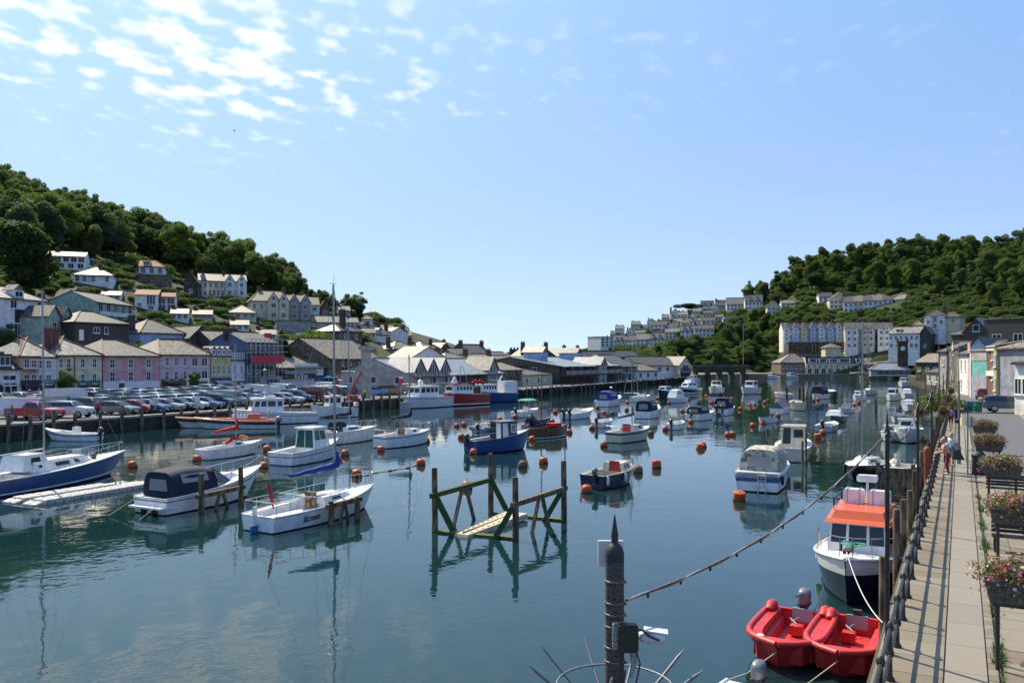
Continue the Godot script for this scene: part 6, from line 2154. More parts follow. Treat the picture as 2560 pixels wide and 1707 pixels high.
func at_x(S: Dictionary, f: float) -> float:
	return -S.L / 2 + S.L * f
# a tapered house: fractions along the boat, half widths behind and in front, base and height
func cabin(S: Dictionary, called: String, m: String, f0: float, f1: float, w0: float, w1: float, y0: float, h: float, rb: float, rf: float, ins: float, wins: Array, roofm := "", over := 0.06) -> MeshInstance3D:
	var x0 := at_x(S, f0)
	var x1 := at_x(S, f1)
	var p := [V(x0, y0, w0), V(x1, y0, w1), V(x1, y0, -w1), V(x0, y0, -w0), V(x0 + rb, y0 + h, w0 - ins), V(x1 - rf, y0 + h, w1 - ins), V(x1 - rf, y0 + h, -w1 + ins), V(x0 + rb, y0 + h, -w0 + ins)]
	var b := MB.new()
	b.hexa(p)
	var c := put(b, called, M[m], S.o)
	if roofm:
		var r := MB.new()
		var q := []
		var o := over
		q = [p[4] + V(-o, 0, o), p[5] + V(o, 0, o), p[6] + V(o, 0, -o), p[7] + V(-o, 0, -o)]
		r.hexa(q + [q[0] + V(0.05, 0.07, -0.05), q[1] + V(-0.05, 0.07, -0.05), q[2] + V(-0.05, 0.07, 0.05), q[3] + V(0.05, 0.07, 0.05)])
		put(r, "roof", M[roofm], c)
	# windows: [face, u0, u1, v0, v1]
	var faces := {"s": [[p[0], p[1], p[5], p[4]], [p[2], p[3], p[7], p[6]]], "f": [[p[1], p[2], p[6], p[5]]], "b": [[p[3], p[0], p[4], p[7]]], "t": [[p[4], p[5], p[6], p[7]]]}
	for w in wins:
		var k := 0
		for f in faces[w[0]]:
			var u0: float = w[1]
			var u1: float = w[2]
			if k == 1:
				var keep := u0
				u0 = 1.0 - u1
				u1 = 1.0 - keep
			var g := MB.new()
			panel(g, f, u0, u1, w[3], w[4], 0.012)
			put(g, w[6] if w.size() > 6 else "window", M[w[5] if w.size() > 5 else "boat_glass"], c)
			k += 1
	return c
func panel(b: MB, f: Array, u0: float, u1: float, v0: float, v1: float, proud: float) -> void:
	var pick := func(u: float, v: float) -> Vector3: return (f[0] as Vector3).lerp(f[1], u).lerp((f[3] as Vector3).lerp(f[2], u), v)
	var a: Vector3 = pick.call(u0, v0)
	var c: Vector3 = pick.call(u1, v0)
	var d: Vector3 = pick.call(u1, v1)
	var e: Vector3 = pick.call(u0, v1)
	var n := (c - a).cross(e - a).normalized() * proud
	b.sheet([a + n, c + n, d + n, e + n], -n * 1.8)
func canopy(S: Dictionary, called: String, m: String, f0: float, f1: float, w: float, y0: float, h: float, lean0: float, lean1: float, vin := true) -> void:
	var b := MB.new()
	var rows := []
	for k in 6:
		var f := k / 5.0
		var x := lerpf(at_x(S, f0), at_x(S, f1), f)
		var hh := h * (1.0 - 0.10 * pow(absf(f - 0.45) * 2.0, 2.0))
		var row := PackedVector3Array()
		for j in 13:
			var a := PI * j / 12.0
			var zz := cos(a)
			var yy := sin(a)
			zz = signf(zz) * pow(absf(zz), 0.45)
			yy = pow(yy, 0.5)
			var lean := lerpf(lean0, lean1, f) * yy
			row.append(V(x + lean, y0 + hh * yy, zz * w * (1.0 - 0.14 * yy)))
		rows.append(row)
	b.grid(rows)
	for e in [0, 5]:
		for j in range(1, 12):
			b.tri(rows[e][0], rows[e][j], rows[e][j + 1])
	var c := put(b, called, M[m], S.o)
	if vin:
		var g := MB.new()
		var bk: PackedVector3Array = rows[0]
		panel(g, [bk[12] + V(-0.02, 0, 0), bk[0] + V(-0.02, 0, 0), bk[3] + V(-0.02, 0, 0), bk[9] + V(-0.02, 0, 0)], 0.2, 0.8, 0.3, 0.85, 0.02)
		put(g, "clear_panel", M.vinyl, c)
		for side in [0, 1]:
			g = MB.new()
			var j0 := 1 if side == 0 else 11
			var j1 := 3 if side == 0 else 9
			var off := V(0, 0, 0.03 if side == 0 else -0.03)
			g.sheet([rows[1][j0] + off, rows[4][j0] + off, rows[4][j1] + off, rows[1][j1] + off], -off * 0.3)
			put(g, "clear_panel", M.vinyl, c)
func outboard(S: Dictionary, z: float, m := "motor_black", sc := 1.0, tilt := 0.0) -> void:
	var o := Node3D.new()
	o.name = "outboard_motor"
	S.o.add_child(o, true)
	o.position = V(-S.L / 2 - 0.12 * sc, S.fs + 0.05, z)
	o.rotation.z = tilt
	o.scale = V(sc, sc, sc)
	var b := MB.new()
	var rows := []
	for a in [[-0.02, 0.55], [0.05, 0.85], [0.22, 1.0], [0.36, 0.95], [0.46, 0.72], [0.5, 0.05]]:
		var row := PackedVector3Array()
		for j in 13:
			var g := TAU * j / 12.0
			row.append(V(signf(cos(g)) * pow(absf(cos(g)), 0.7) * 0.26 * a[1] - 0.06, a[0], signf(sin(g)) * pow(absf(sin(g)), 0.7) * 0.17 * a[1]))
		rows.append(row)
	b.grid(rows)
	put(b, "cowling", M[m], o)
	pbox(o, "cowl_band", M.rubber, V(-0.06, 0.06, 0), V(0.47, 0.05, 0.31))
	b = MB.new()
	b.box(V(-0.05, -0.32, 0), V(0.16, 0.62, 0.09))
	b.box(V(-0.08, -0.62, 0), V(0.34, 0.04, 0.14))
	b.box(V(0.06, -0.06, 0), V(0.14, 0.22, 0.2))
	put(b, "leg", M.rubber, o)
func mast(S: Dictionary, f: float, h: float, boom := 0.0, cover := "", spread := 0.55, by := -1.0, rigged := true) -> void:
	var x := at_x(S, f)
	var y0: float = by if by > 0 else sheer(S, f)
	var b := MB.new()
	var tip := V(x - h * 0.012, h, 0)
	b.path([V(x, y0 - 0.1, 0), tip], [0.062 if h > 7 else 0.045, 0.045 if h > 7 else 0.03], 8)
	var ms := put(b, "mast", M.mast_alloy, S.o)
	b = MB.new()
	var sy := y0 + (h - y0) * spread
	b.path([V(x - 0.15, sy, -S.B * 0.36), V(x, sy + 0.05, 0), V(x - 0.15, sy, S.B * 0.36)], [0.022], 6)
	put(b, "spreaders", M.mast_alloy, ms)
	b = MB.new()
	b.tube(tip, tip + V(0, 0.5, 0.06), 0.012, 0.006, 4)
	b.bar(tip + V(-0.25, 0.05, 0), tip + V(0.2, 0.05, 0), 0.02, 0.02)
	put(b, "masthead", M.rubber, ms)
	if rigged:
		var bowp := hull_pt(S, 0.985, 1.0, 1.0)
		bowp.z = 0
		var sternp := hull_pt(S, 0.01, 1.0, 1.0)
		sternp.z = 0
		var wr := MB.new()
		wr.tube(bowp, tip, 0.009, 0.009, 4)
		wr.tube(sternp, tip, 0.008, 0.008, 4)
		for side in [-1.0, 1.0]:
			var ch := hull_pt(S, f - 0.03, 1.0, side)
			var sp := V(x - 0.15, sy, side * S.B * 0.36)
			wr.tube(ch, sp, 0.008, 0.008, 4)
			wr.tube(sp, tip, 0.008, 0.008, 4)
			wr.tube(ch + V(0.1, 0, 0), V(x, sy, 0), 0.008, 0.008, 4)
		put(wr, "standing_rigging", M.wire, ms)
	if boom > 0.0:
		var yb := y0 + (0.9 if h > 7 else 0.75)
		b = MB.new()
		b.path([V(x - 0.05, yb, 0), V(x - boom, yb - 0.12, 0)], [0.045], 8)
		var bm := put(b, "boom", M.mast_alloy, S.o)
		if cover:
			b = MB.new()
			var pts := []
			var rr := []
			for k in 11:
				var g := k / 10.0
				pts.append(V(x + 0.06 - (boom - 0.05) * g, yb + 0.12 - 0.16 * g + 0.02 * sin(k * 2.1), 0.015 * sin(k * 1.7)))
				rr.append(0.06 + 0.12 * pow(1.0 - g, 0.8) + 0.012 * sin(k * 2.7))
			pts.push_front(V(x + 0.1, yb + 0.75, 0))
			rr.push_front(0.07)
			b.path(pts, rr, 10)
			put(b, "sail_cover", M[cover], bm)
func rails(S: Dictionary, t0: float, t1: float, h: float, called := "pulpit", n := 5) -> void:
	var b := MB.new()
	var top := []
	for side in [-1.0, 1.0]:
		var pts := []
		for k in n + 1:
			var t := lerpf(t0, t1, float(k) / n)
			var p := hull_pt(S, t, 1.0, side) * V(1, 1, 0.93)
			pts.append(p + V(0, h, 0))
			b.tube(p, p + V(0, h, 0), 0.013, 0.013, 5)
		b.path(pts, [0.016], 6)
		top.append(pts)
	var at := n if t1 > 0.8 else 0
	b.tube(top[0][at], top[1][at], 0.016, 0.016, 6)
	put(b, called, M.chrome, S.o)
func fender(S: Dictionary, t: float, side: float, m := "fender_white") -> void:
	var p := hull_pt(S, t, 0.75, side)
	var b := MB.new()
	b.lathe([[0.0, -0.28], [0.06, -0.25], [0.095, -0.18], [0.095, 0.15], [0.05, 0.22], [0.0, 0.24]], 10, Transform3D(Basis(), p + V(0, -0.05, side * 0.1)))
	put(b, "fender", M[m], S.o)
func hull_name(S: Dictionary, text: String, t: float, l: float, side: float, size: float, m := "black_paint", italic := true) -> void:
	var p := hull_pt(S, t, l, side)
	var p2 := hull_pt(S, t + 0.05, l, side)
	var up := hull_pt(S, t, l + 0.1, side)
	var x := (p2 - p).normalized() * (1.0 if side > 0 else -1.0)
	var y := (up - p - x * (up - p).dot(x)).normalized()
	var tm := TextMesh.new()
	var f := SystemFont.new()
	f.font_names = PackedStringArray(["Droid Serif" if italic else "Droid Sans"])
	f.font_italic = italic
	tm.font = f
	tm.text = text
	tm.font_size = 32
	tm.pixel_size = size / 32.0
	tm.depth = 0.02
	var o := put(tm, "lettering", M[m], S.o)
	var z := x.cross(y)
	o.transform = Transform3D(Basis(x, y, z), p + z * 0.02)
func tiny_rope(S: Dictionary, a: Vector3, e: Vector3, sag := 0.1) -> void:
	var b := MB.new()
	var pts := []
	for k in 7:
		var f := k / 6.0
		pts.append(a.lerp(e, f) - V(0, sag * 4 * f * (1 - f), 0))
	b.path(pts, [0.014], 5)
	put(b, "mooring_rope", M.rope, S.o)
func boat_local(S: Dictionary, p: Vector3) -> Vector3:
	return S.o.transform.affine_inverse() * p

func yacht_top(S: Dictionary, f0: float, f1: float, h: float, wins: Array, m := "gel_white") -> void:
	var y := sheer(S, (f0 + f1) / 2) - 0.03
	var c := cabin(S, "coachroof", m, f0, f1, half_beam(S, f0) * 0.66, half_beam(S, f1) * 0.6, y, h, 0.05, h * 1.3, 0.08, wins)
	var b := MB.new()
	var x0 := at_x(S, f0)
	b.box(V(x0 + 0.35, y + h + 0.02, 0), V(0.6, 0.05, 0.6))
	put(b, "hatch", M.gel_grey, c)

func make_fleet() -> void:
	var S: Dictionary
	var b: MB
	# --- blue yacht at the frame edge
	S = boat("yacht", "long dark blue hulled yacht with white cabin and bare boom beside the pontoon", [-62, 1247], [306, 1181], {"hull": "hull_blue", "stripe": [0.12, 0.2, "gel_white"], "B": 2.6, "fb": 1.35, "fs": 0.85, "ws": 0.7, "deck": 0.28, "bottom": "antifoul_red", "rub": "gel_white", "rake": 0.11})
	yacht_top(S, 0.3, 0.72, 0.55, [["s", 0.38, 0.62, 0.3, 0.7], ["s", 0.72, 0.8, 0.35, 0.75], ["s", 0.1, 0.15, 0.4, 0.7]])
	cabin(S, "wheel_shelter", "gel_white", 0.24, 0.42, 0.85, 0.7, 1.1, 0.85, 0.25, 0.35, 0.12, [["s", 0.3, 0.7, 0.4, 0.8]])
	mast(S, 0.44, 10.8, 3.6, "", 0.6, 1.2)
	rails(S, 0.68, 0.97, 0.6)
	rails(S, 0.3, 0.68, 0.5, "guard_rail", 4)
	b = MB.new()
	b.lathe([[0.0, -0.2], [0.16, -0.12], [0.2, 0.0], [0.16, 0.12], [0.0, 0.2]], 12, Transform3D(Basis(), V(at_x(S, 0.74), 1.35, 0.25)))
	put(b, "deck_buoy", M.varnish, S.o)
	# --- cruiser with navy canopy
	S = boat("cabin_cruiser", "white cabin cruiser with navy canvas canopy tied between timber piles", [418, 1277], [628, 1236], {"L": 6.9, "B": 2.45, "fb": 1.45, "fs": 0.75, "ws": 0.92, "deck": 0.42, "rake": 0.16, "stripe": [0.78, 0.84, "hull_navy"], "rub": "gel_white", "floor": 0.35})
	cabin(S, "foredeck_cabin", "gel_white", 0.4, 0.8, 0.95, 0.45, 0.95, 0.42, 0.0, 0.9, 0.14, [["s", 0.2, 0.55, 0.3, 0.7]])
	canopy(S, "canvas_canopy", "navy_canvas", 0.07, 0.44, 1.08, 0.72, 1.25, -0.05, -0.1)
	b = MB.new()
	var f := [V(at_x(S, 0.44), 1.1, 1.05), V(at_x(S, 0.6), 1.05, 0.7), V(at_x(S, 0.46), 1.75, 0.6), V(at_x(S, 0.40), 1.85, 0.9)]
	for side in [1.0, -1.0]:
		b = MB.new()
		b.sheet([f[0] * V(1, 1, side), f[1] * V(1, 1, side), f[2] * V(1, 1, side), f[3] * V(1, 1, side)], V(0, 0, 0.02))
		put(b, "windscreen", M.boat_glass, S.o)
	b = MB.new()
	b.sheet([V(at_x(S, 0.6), 1.05, 0.7), V(at_x(S, 0.6), 1.05, -0.7), V(at_x(S, 0.46), 1.75, -0.6), V(at_x(S, 0.46), 1.75, 0.6)], V(0.02, 0, 0))
	put(b, "windscreen", M.boat_glass, S.o)
	rails(S, 0.55, 0.98, 0.55)
	cabin(S, "swim_platform", "gel_white", -0.05, 0.08, 1.05, 1.1, 0.3, 0.08, 0, 0, 0.0, [])
	for z in [-0.35, 0.35]:
		b = MB.new()
		b.lathe([[0.0, 0.0], [0.14, 0.0], [0.14, 0.1], [0.0, 0.1]], 12, Transform3D(Basis(Vector3.FORWARD, -PI / 2), V(-S.L / 2 - 0.02, 0.15, z)))
		put(b, "exhaust", M.rubber, S.o)
	tiny_rope(S, V(-S.L / 2, 0.7, 0.9), V(-S.L / 2 - 1.4, 0.05, 1.0), 0.0)
	tiny_rope(S, V(-S.L / 2, 0.7, -0.9), V(-S.L / 2 - 1.2, 0.05, -1.2), 0.0)
	# --- white sailing boat with script name
	S = boat("sailing_boat", "white racing yacht with blue sail cover, blue rudder and script name", [672, 1324], [923, 1266], {"L": 7.2, "B": 2.4, "fb": 1.02, "fs": 0.66, "ws": 0.8, "deck": 0.44, "rake": 0.09, "bottom": "antifoul_black", "floor": 0.4, "stripe": [0.94, 0.98, "gel_grey"]})
	yacht_top(S, 0.42, 0.72, 0.28, [["s", 0.3, 0.62, 0.3, 0.75, "boat_glass", "window"]])
	cabin(S, "companionway", "teak", 0.405, 0.42, 0.3, 0.3, 0.5, 0.75, 0.0, 0.0, 0.0, [])
	mast(S, 0.63, 10.4, 2.9, "blue_canvas", 0.5, 1.2)
	rails(S, 0.8, 0.985, 0.6)
	rails(S, 0.02, 0.3, 0.55, "pushpit", 3)
	rails(S, 0.3, 0.8, 0.5, "guard_rail", 4)
	b = MB.new()
	b.box(V(-S.L / 2 - 0.16, 0.62, 0), V(0.2, 0.9, 0.06))
	put(b, "rudder_head", M.gel_white, S.o)
	b = MB.new()
	b.box(V(-S.L / 2 - 0.2, -0.1, 0), V(0.34, 0.8, 0.07))
	put(b, "rudder", mat("rudder_blue", rgb(0.02, 0.14, 0.34), 0.5), S.o)
	b = MB.new()
	b.path([V(-S.L / 2 - 0.1, 1.0, 0), V(-S.L / 2 + 1.2, 1.15, 0.05)], [0.025], 6)
	put(b, "tiller", M.teak, S.o)
	b = MB.new()
	b.path([V(-S.L / 2 + 0.75, 0.85, 0.1), V(-S.L / 2 + 0.6, 1.5, 0.1), V(-S.L / 2 + 0.5, 2.0, 0.05)], [0.03, 0.08, 0.02], 6)
	put(b, "furled_ensign", M.red_canvas, S.o)
	hull_name(S, "Rowe", 0.27, 0.55, 1.0, 0.36)
	hull_name(S, "Rowe", 0.27, 0.55, -1.0, 0.36)
	# --- small white sloop with red sail
	S = boat("sailing_boat", "small white day sailer with red sail cover lying off the quay", [524, 1147], [640, 1132], {"L": 5.6, "B": 1.9, "fb": 0.95, "fs": 0.7, "ws": 0.75, "deck": 0.45, "rake": 0.12})
	yacht_top(S, 0.42, 0.66, 0.3, [["s", 0.2, 0.75, 0.3, 0.8]])
	mast(S, 0.56, 8.2, 2.2, "red_canvas", 0.55, 1.0)
	b = MB.new()
	b.path([V(-0.9, 1.0, 0.3), V(-0.2, 1.35, 0.3), V(0.6, 1.2, 0.2)], [0.12, 0.16, 0.06], 8)
	put(b, "sail_bundle", M.red_canvas, S.o)
	b = MB.new()
	b.path([V(0.6, 1.35, 0.1), V(1.3, 1.25, 0.1)], [0.16, 0.1], 8)
	put(b, "sail_bag", mat("amber_canvas", rgb(0.55, 0.24, 0.03), 0.8), S.o)
	# --- white fishing cruiser with wheelhouse
	S = boat("fishing_cruiser", "white wheelhouse cruiser with green tinted doors", [714, 1162], [838, 1141], {"L": 6.2, "B": 2.4, "fb": 1.3, "fs": 0.85, "ws": 0.9, "deck": 0.4, "rake": 0.12, "stripe": [0.62, 0.68, "hull_navy"], "bottom": "antifoul_blue", "rub": "gel_white", "floor": 0.4})
	cabin(S, "wheelhouse", "gel_white", 0.4, 0.72, 0.85, 0.7, 0.95, 1.35, 0.05, 0.55, 0.16, [["s", 0.1, 0.42, 0.4, 0.88, "tint_glass"], ["s", 0.5, 0.85, 0.4, 0.85, "tint_glass"], ["b", 0.06, 0.48, 0.02, 0.9, "tint_glass", "door"], ["b", 0.52, 0.94, 0.02, 0.9, "tint_glass", "door"], ["f", 0.1, 0.9, 0.4, 0.85]], "gel_white", 0.16)
	rails(S, 0.62, 0.98, 0.5)
	tiny_rope(S, hull_pt(S, 0.98, 1, 1), hull_pt(S, 0.98, 1, 1) + V(1.6, -1.0, 0.3), 0.1)
	# --- white yacht with navy sprayhood
	S = boat("sailing_boat", "white yacht with navy sprayhood and navy boom cover", [800, 1112], [922, 1100], {"L": 7.4, "B": 2.5, "fb": 1.2, "fs": 0.95, "ws": 0.78, "deck": 0.4, "rake": 0.06})
	yacht_top(S, 0.4, 0.75, 0.35, [["s", 0.3, 0.8, 0.3, 0.75]])
	canopy(S, "sprayhood", "navy_canvas", 0.34, 0.46, 0.7, 1.1, 0.75, 0.0, 0.1, false)
	cabin(S, "cockpit_seat", "teak", 0.1, 0.34, 0.8, 0.85, 0.75, 0.3, 0, 0, 0, [])
	mast(S, 0.58, 9.8, 3.2, "navy_canvas", 0.55, 1.4)
	rails(S, 0.78, 0.98, 0.55)
	rails(S, 0.02, 0.3, 0.5, "pushpit", 3)
	# --- little white yacht, navy cover
	S = boat("sailing_boat", "little white cruising yacht with navy sail cover and name on its transom", [973, 1118], [1058, 1108], {"L": 5.9, "B": 2.2, "fb": 1.15, "fs": 0.95, "ws": 0.72, "deck": 0.42, "rake": 0.08, "stripe": [0.8, 0.86, "hull_navy"], "bottom": "antifoul_red"})
	yacht_top(S, 0.42, 0.76, 0.35, [["s", 0.45, 0.7, 0.3, 0.75]])
	cabin(S, "companionway", "teak", 0.4, 0.42, 0.32, 0.32, 0.7, 0.75, 0, 0, 0, [])
	mast(S, 0.58, 7.4, 2.5, "navy_canvas", 0.6, 1.4)
	rails(S, 0.78, 0.98, 0.55)
	rails(S, 0.02, 0.35, 0.5, "pushpit", 3)
	# --- white open boat below the quay
	S = boat("open_boat", "white open fishing boat with blue band under the car park wall", [238, 1102], [112, 1100], {"L": 5.2, "B": 1.9, "fb": 1.05, "fs": 0.65, "ws": 0.7, "deck": 0.72, "rake": 0.14, "stripe": [0.66, 0.8, "hull_blue"], "bottom": "antifoul_blue", "dip": 0.12})
	cabin(S, "console", "gel_white", 0.36, 0.46, 0.3, 0.3, 0.2, 1.0, 0, 0.08, 0.04, [])
	outboard(S, 0.0, "motor_black", 1.0)
	hull_name(S, "FY182", 0.75, 0.45, 1.0, 0.3, "hull_navy", false)
	hull_name(S, "FY182", 0.15, 0.45, 1.0, 0.3, "hull_navy", false)
	# --- orange RIBs
	for k in 2:
		S = boat("rigid_inflatable", ["orange and black passenger inflatable with orange seat blocks alongside the quay", "smaller inflatable half hidden behind the orange passenger inflatable"][k], [[664, 1070], [560, 1066]][k], [[503, 1072], [452, 1070]][k], {"L": [8.2, 5.6][k], "B": 2.6 if k == 0 else 2.0, "fb": 0.95, "fs": 0.6, "ws": 0.85, "deck": 0.75, "hull": "gel_white", "rake": 0.14, "cat": "inflatable", "rub": "rubber", "rubr": 0.2, "deckm": "gel_grey", "floor": 0.25})
		b = MB.new()
		for side in [-1.0, 1.0]:
			var pts := []
			for j in 13:
				pts.append(hull_pt(S, j / 12.0, 1.0, side) + V(0, 0.16, 0))
			b.path(pts, [0.1], 8)
		put(b, "tube_band", M.orange_paint, S.o)
		if k == 0:
			cabin(S, "seat_block", "orange_paint", 0.12, 0.62, 0.55, 0.5, 0.3, 0.75, 0.1, 0.2, 0.05, [])
			cabin(S, "console", "orange_paint", 0.2, 0.36, 0.5, 0.45, 0.9, 0.6, 0.1, 0.2, 0.05, [])
			for j in 5:
				cabin(S, "seat_back", "gel_white", 0.34 + j * 0.045, 0.36 + j * 0.045, 0.4, 0.4, 1.0, 0.45, 0, 0, 0.03, [])
			outboard(S, -0.35, "motor_grey", 1.1)
			outboard(S, 0.35, "motor_grey", 1.1)
			b = MB.new()
			b.path([V(-3.2, 0.8, 0.8), V(-3.3, 1.9, 0.6), V(-3.3, 1.9, -0.6), V(-3.2, 0.8, -0.8)], [0.04], 6)
			put(b, "arch", mat("yellow_frame", rgb(0.6, 0.42, 0.05), 0.5), S.o)
	# --- white passenger boat
	S = boat("passenger_boat", "white passenger launch with long windowed wheelhouse under the car park wall", [756, 1056], [604, 1062], {"L": 9.2, "B": 3.0, "fb": 1.7, "fs": 1.1, "ws": 0.85, "deck": 0.5, "rake": 0.08, "stripe": [0.72, 0.77, "hull_navy"], "bottom": "antifoul_red", "rub": "gel_white"})
	cabin(S, "wheelhouse", "gel_white", 0.42, 0.8, 1.1, 0.85, 1.3, 1.45, 0.0, 0.4, 0.12, [["s", 0.05, 0.2, 0.45, 0.85], ["s", 0.27, 0.52, 0.45, 0.85], ["s", 0.57, 0.74, 0.45, 0.85], ["s", 0.79, 0.94, 0.45, 0.85], ["f", 0.06, 0.47, 0.45, 0.85], ["f", 0.53, 0.94, 0.45, 0.85]], "gel_white", 0.15)
	cabin(S, "roof_locker", "gel_white", 0.5, 0.62, 0.5, 0.5, 2.8, 0.3, 0, 0, 0.05, [])
	rails(S, 0.02, 0.42, 0.35, "stern_rail", 5)
	b = MB.new()
	b.path([V(at_x(S, 0.62), 2.8, 0), V(at_x(S, 0.62), 3.9, 0)], [0.04], 6)
	b.box(V(at_x(S, 0.62), 3.5, 0), V(0.6, 0.12, 0.12))
	put(b, "radar_mast", M.gel_white, S.o)
	# --- white fishing boat, number on the bow
	S = boat("fishing_boat", "white fishing boat with small wheelhouse and orange trim at the quay corner", [868, 1042], [788, 1046], {"L": 6.0, "B": 2.4, "fb": 1.7, "fs": 1.1, "ws": 0.85, "deck": 0.62, "rake": 0.12, "rub": "gel_cream", "bottom": "antifoul_red"})
	cabin(S, "wheelhouse", "gel_white", 0.36, 0.64, 0.75, 0.65, 1.1, 1.5, 0, 0.12, 0.06, [["s", 0.1, 0.42, 0.5, 0.88], ["s", 0.55, 0.9, 0.5, 0.88], ["f", 0.1, 0.9, 0.5, 0.85]], "gel_white", 0.1)
	outboard(S, 0, "camera_white", 1.3)
	hull_name(S, "FY402", 0.74, 0.62, 1.0, 0.42, "black_paint", false)
	# --- white catamaran
	S = boat("catamaran", "big white working catamaran with domed radar at the fish quay", [1120, 1014], [1010, 1022], {"L": 10.5, "B": 4.2, "fb": 1.75, "fs": 1.5, "ws": 0.95, "bwp": 5.0, "deck": 0.62, "rake": 0.04, "stripe": [0.82, 0.86, "hull_navy"], "rub": "gel_white"})
	b = MB.new()
	b.box(V(at_x(S, 0.985), 0.3, 0), V(0.7, 1.3, 1.3))
	put(b, "tunnel", M.gel_grey, S.o)  # solid block, its grey stands in for the shaded hollow between the hulls
	cabin(S, "wheelhouse", "gel_white", 0.42, 0.82, 1.5, 1.2, 1.55, 1.6, 0.0, 0.5, 0.15, [["s", 0.06, 0.2, 0.45, 0.85], ["s", 0.26, 0.42, 0.45, 0.85], ["s", 0.48, 0.66, 0.45, 0.85], ["s", 0.72, 0.92, 0.45, 0.85], ["f", 0.06, 0.47, 0.45, 0.85], ["f", 0.53, 0.94, 0.45, 0.85]], "gel_white", 0.3)
	b = MB.new()
	b.lathe([[0.0, 4.1], [0.32, 4.0], [0.42, 3.7], [0.42, 3.5], [0.3, 3.25]], 12, Transform3D(Basis(), V(at_x(S, 0.66), 0, 0)))
	b.tube(V(at_x(S, 0.66), 4.0, 0), V(at_x(S, 0.66), 4.9, 0), 0.04, 0.03, 6)
	put(b, "radar_dome", M.gel_white, S.o)
	rails(S, 0.8, 0.99, 0.6)
	# --- red and blue trawlers
	for k in 2:
		S = boat("trawler", ["red hulled trawler with white wheelhouse and dark gear moored at the fish quay", "blue hulled trawler with white shelter moored ahead of the red one"][k], [[1200, 1011], [1264, 1004]][k], [[1116, 1016], [1200, 1006]][k], {"L": [9.0, 8.2][k], "B": 3.2, "fb": [2.1, 1.9][k], "fs": [1.7, 1.5][k], "ws": 0.85, "bwp": 2.6, "deck": 0.3, "rake": 0.05, "hull": ["hull_red", "hull_blue"][k], "rub": "gel_white", "bottom": "antifoul_red", "stripe": [0.1, 0.2, "gel_white"] if k == 0 else [], "deckm": "gel_grey"})
		cabin(S, "wheelhouse", "gel_white", 0.42 if k == 0 else 0.5, 0.88, 1.2, 0.85, S.fs + 0.15, 1.3, 0, 0.15, 0.05, [["s", 0.06, 0.16, 0.45, 0.85], ["s", 0.22, 0.32, 0.45, 0.85], ["s", 0.38, 0.48, 0.45, 0.85], ["s", 0.54, 0.64, 0.45, 0.85], ["s", 0.7, 0.8, 0.45, 0.85], ["f", 0.1, 0.9, 0.45, 0.85]], "hull_red" if k == 0 else "gel_white", 0.1)
		if k == 0:
			b = MB.new()
			b.lathe([[0.5, 3.4], [0.5, 3.8], [0.3, 3.9], [0.25, 4.4], [0.0, 4.5]], 10, Transform3D(Basis(), V(at_x(S, 0.74), 0, 0)))
			put(b, "radar_mount", M.gel_white, S.o)
			b = MB.new()
			for side in [-0.9, 0.9]:
				b.tube(V(at_x(S, 0.5), 3.2, side), V(at_x(S, 0.58), 6.2, side * 0.2), 0.05, 0.04, 6)
			put(b, "gantry", M.mast_alloy, S.o)
			b = MB.new()
			b.box(V(at_x(S, 0.26), 2.3, 0), V(1.3, 1.0, 1.6))
			put(b, "net_drum", M.motor_black, S.o)
			for j in 5:
				b = MB.new()
				b.lathe([[0.0, -0.3], [0.22, -0.15], [0.25, 0.0], [0.2, 0.2], [0.0, 0.34]], 8, Transform3D(Basis(), V(at_x(S, 0.1 + 0.03 * j), 3.4 + 0.3 * (j % 2), -0.5 + 0.25 * j)))
				put(b, "red_float", M.red_canvas, S.o)
		else:
			cabin(S, "shelter", "gel_white", 0.04, 0.34, 1.25, 1.2, S.fs, 2.0, -0.1, 0.2, 0.0, [])
			b = MB.new()
			b.bar(V(at_x(S, 0.4), 3.0, 0), V(at_x(S, 0.3), 4.4, 0), 0.18, 0.18)
			put(b, "derrick", M.gel_white, S.o)
	# --- blue cabin boat in the middle
	S = boat("cabin_boat", "dark blue fishing boat with white doored cabin and stern rails", [1190, 1132], [1316, 1122], {"L": 5.6, "B": 2.2, "fb": 1.55, "fs": 0.95, "ws": 0.85, "deck": 0.55, "rake": 0.1, "hull": "hull_blue", "rub": "hull_navy", "bottom": "antifoul_red", "floor": 0.35, "well": "gel_grey"})
	cabin(S, "cabin", "hull_navy", 0.42, 0.72, 0.8, 0.62, 0.95, 1.3, 0, 0.18, 0.05, [["s", 0.08, 0.42, 0.08, 0.94, "gel_white", "door"], ["b", 0.06, 0.4, 0.3, 0.9, "boat_glass"], ["b", 0.55, 0.94, 0.04, 0.94, "gel_white", "door"], ["s", 0.62, 0.95, 0.35, 0.88, "gel_white", "window_surround"], ["s", 0.67, 0.9, 0.42, 0.82, "vinyl"], ["f", 0.08, 0.92, 0.4, 0.88]], "hull_navy", 0.06)
	rails(S, 0.0, 0.3, 0.5, "stern_rail", 3)
	rails(S, 0.75, 0.98, 0.4)
	outboard(S, -0.2, "motor_black", 0.9)
	# --- grey inflatable
	S = boat("inflatable_dinghy", "grey inflatable dinghy with outboard beside the dark blue boat", [1188, 1086], [1240, 1074], {"L": 3.8, "B": 1.7, "fb": 0.55, "fs": 0.45, "ws": 0.9, "deck": 0.85, "hull": "rib_grey", "rub": "rib_grey", "rubr": 0.2, "cat": "inflatable", "deckm": "gel_grey"})
	outboard(S, 0, "motor_black", 1.0)
	cabin(S, "console", "gel_white", 0.35, 0.5, 0.25, 0.25, 0.2, 0.7, 0, 0.1, 0.03, [])
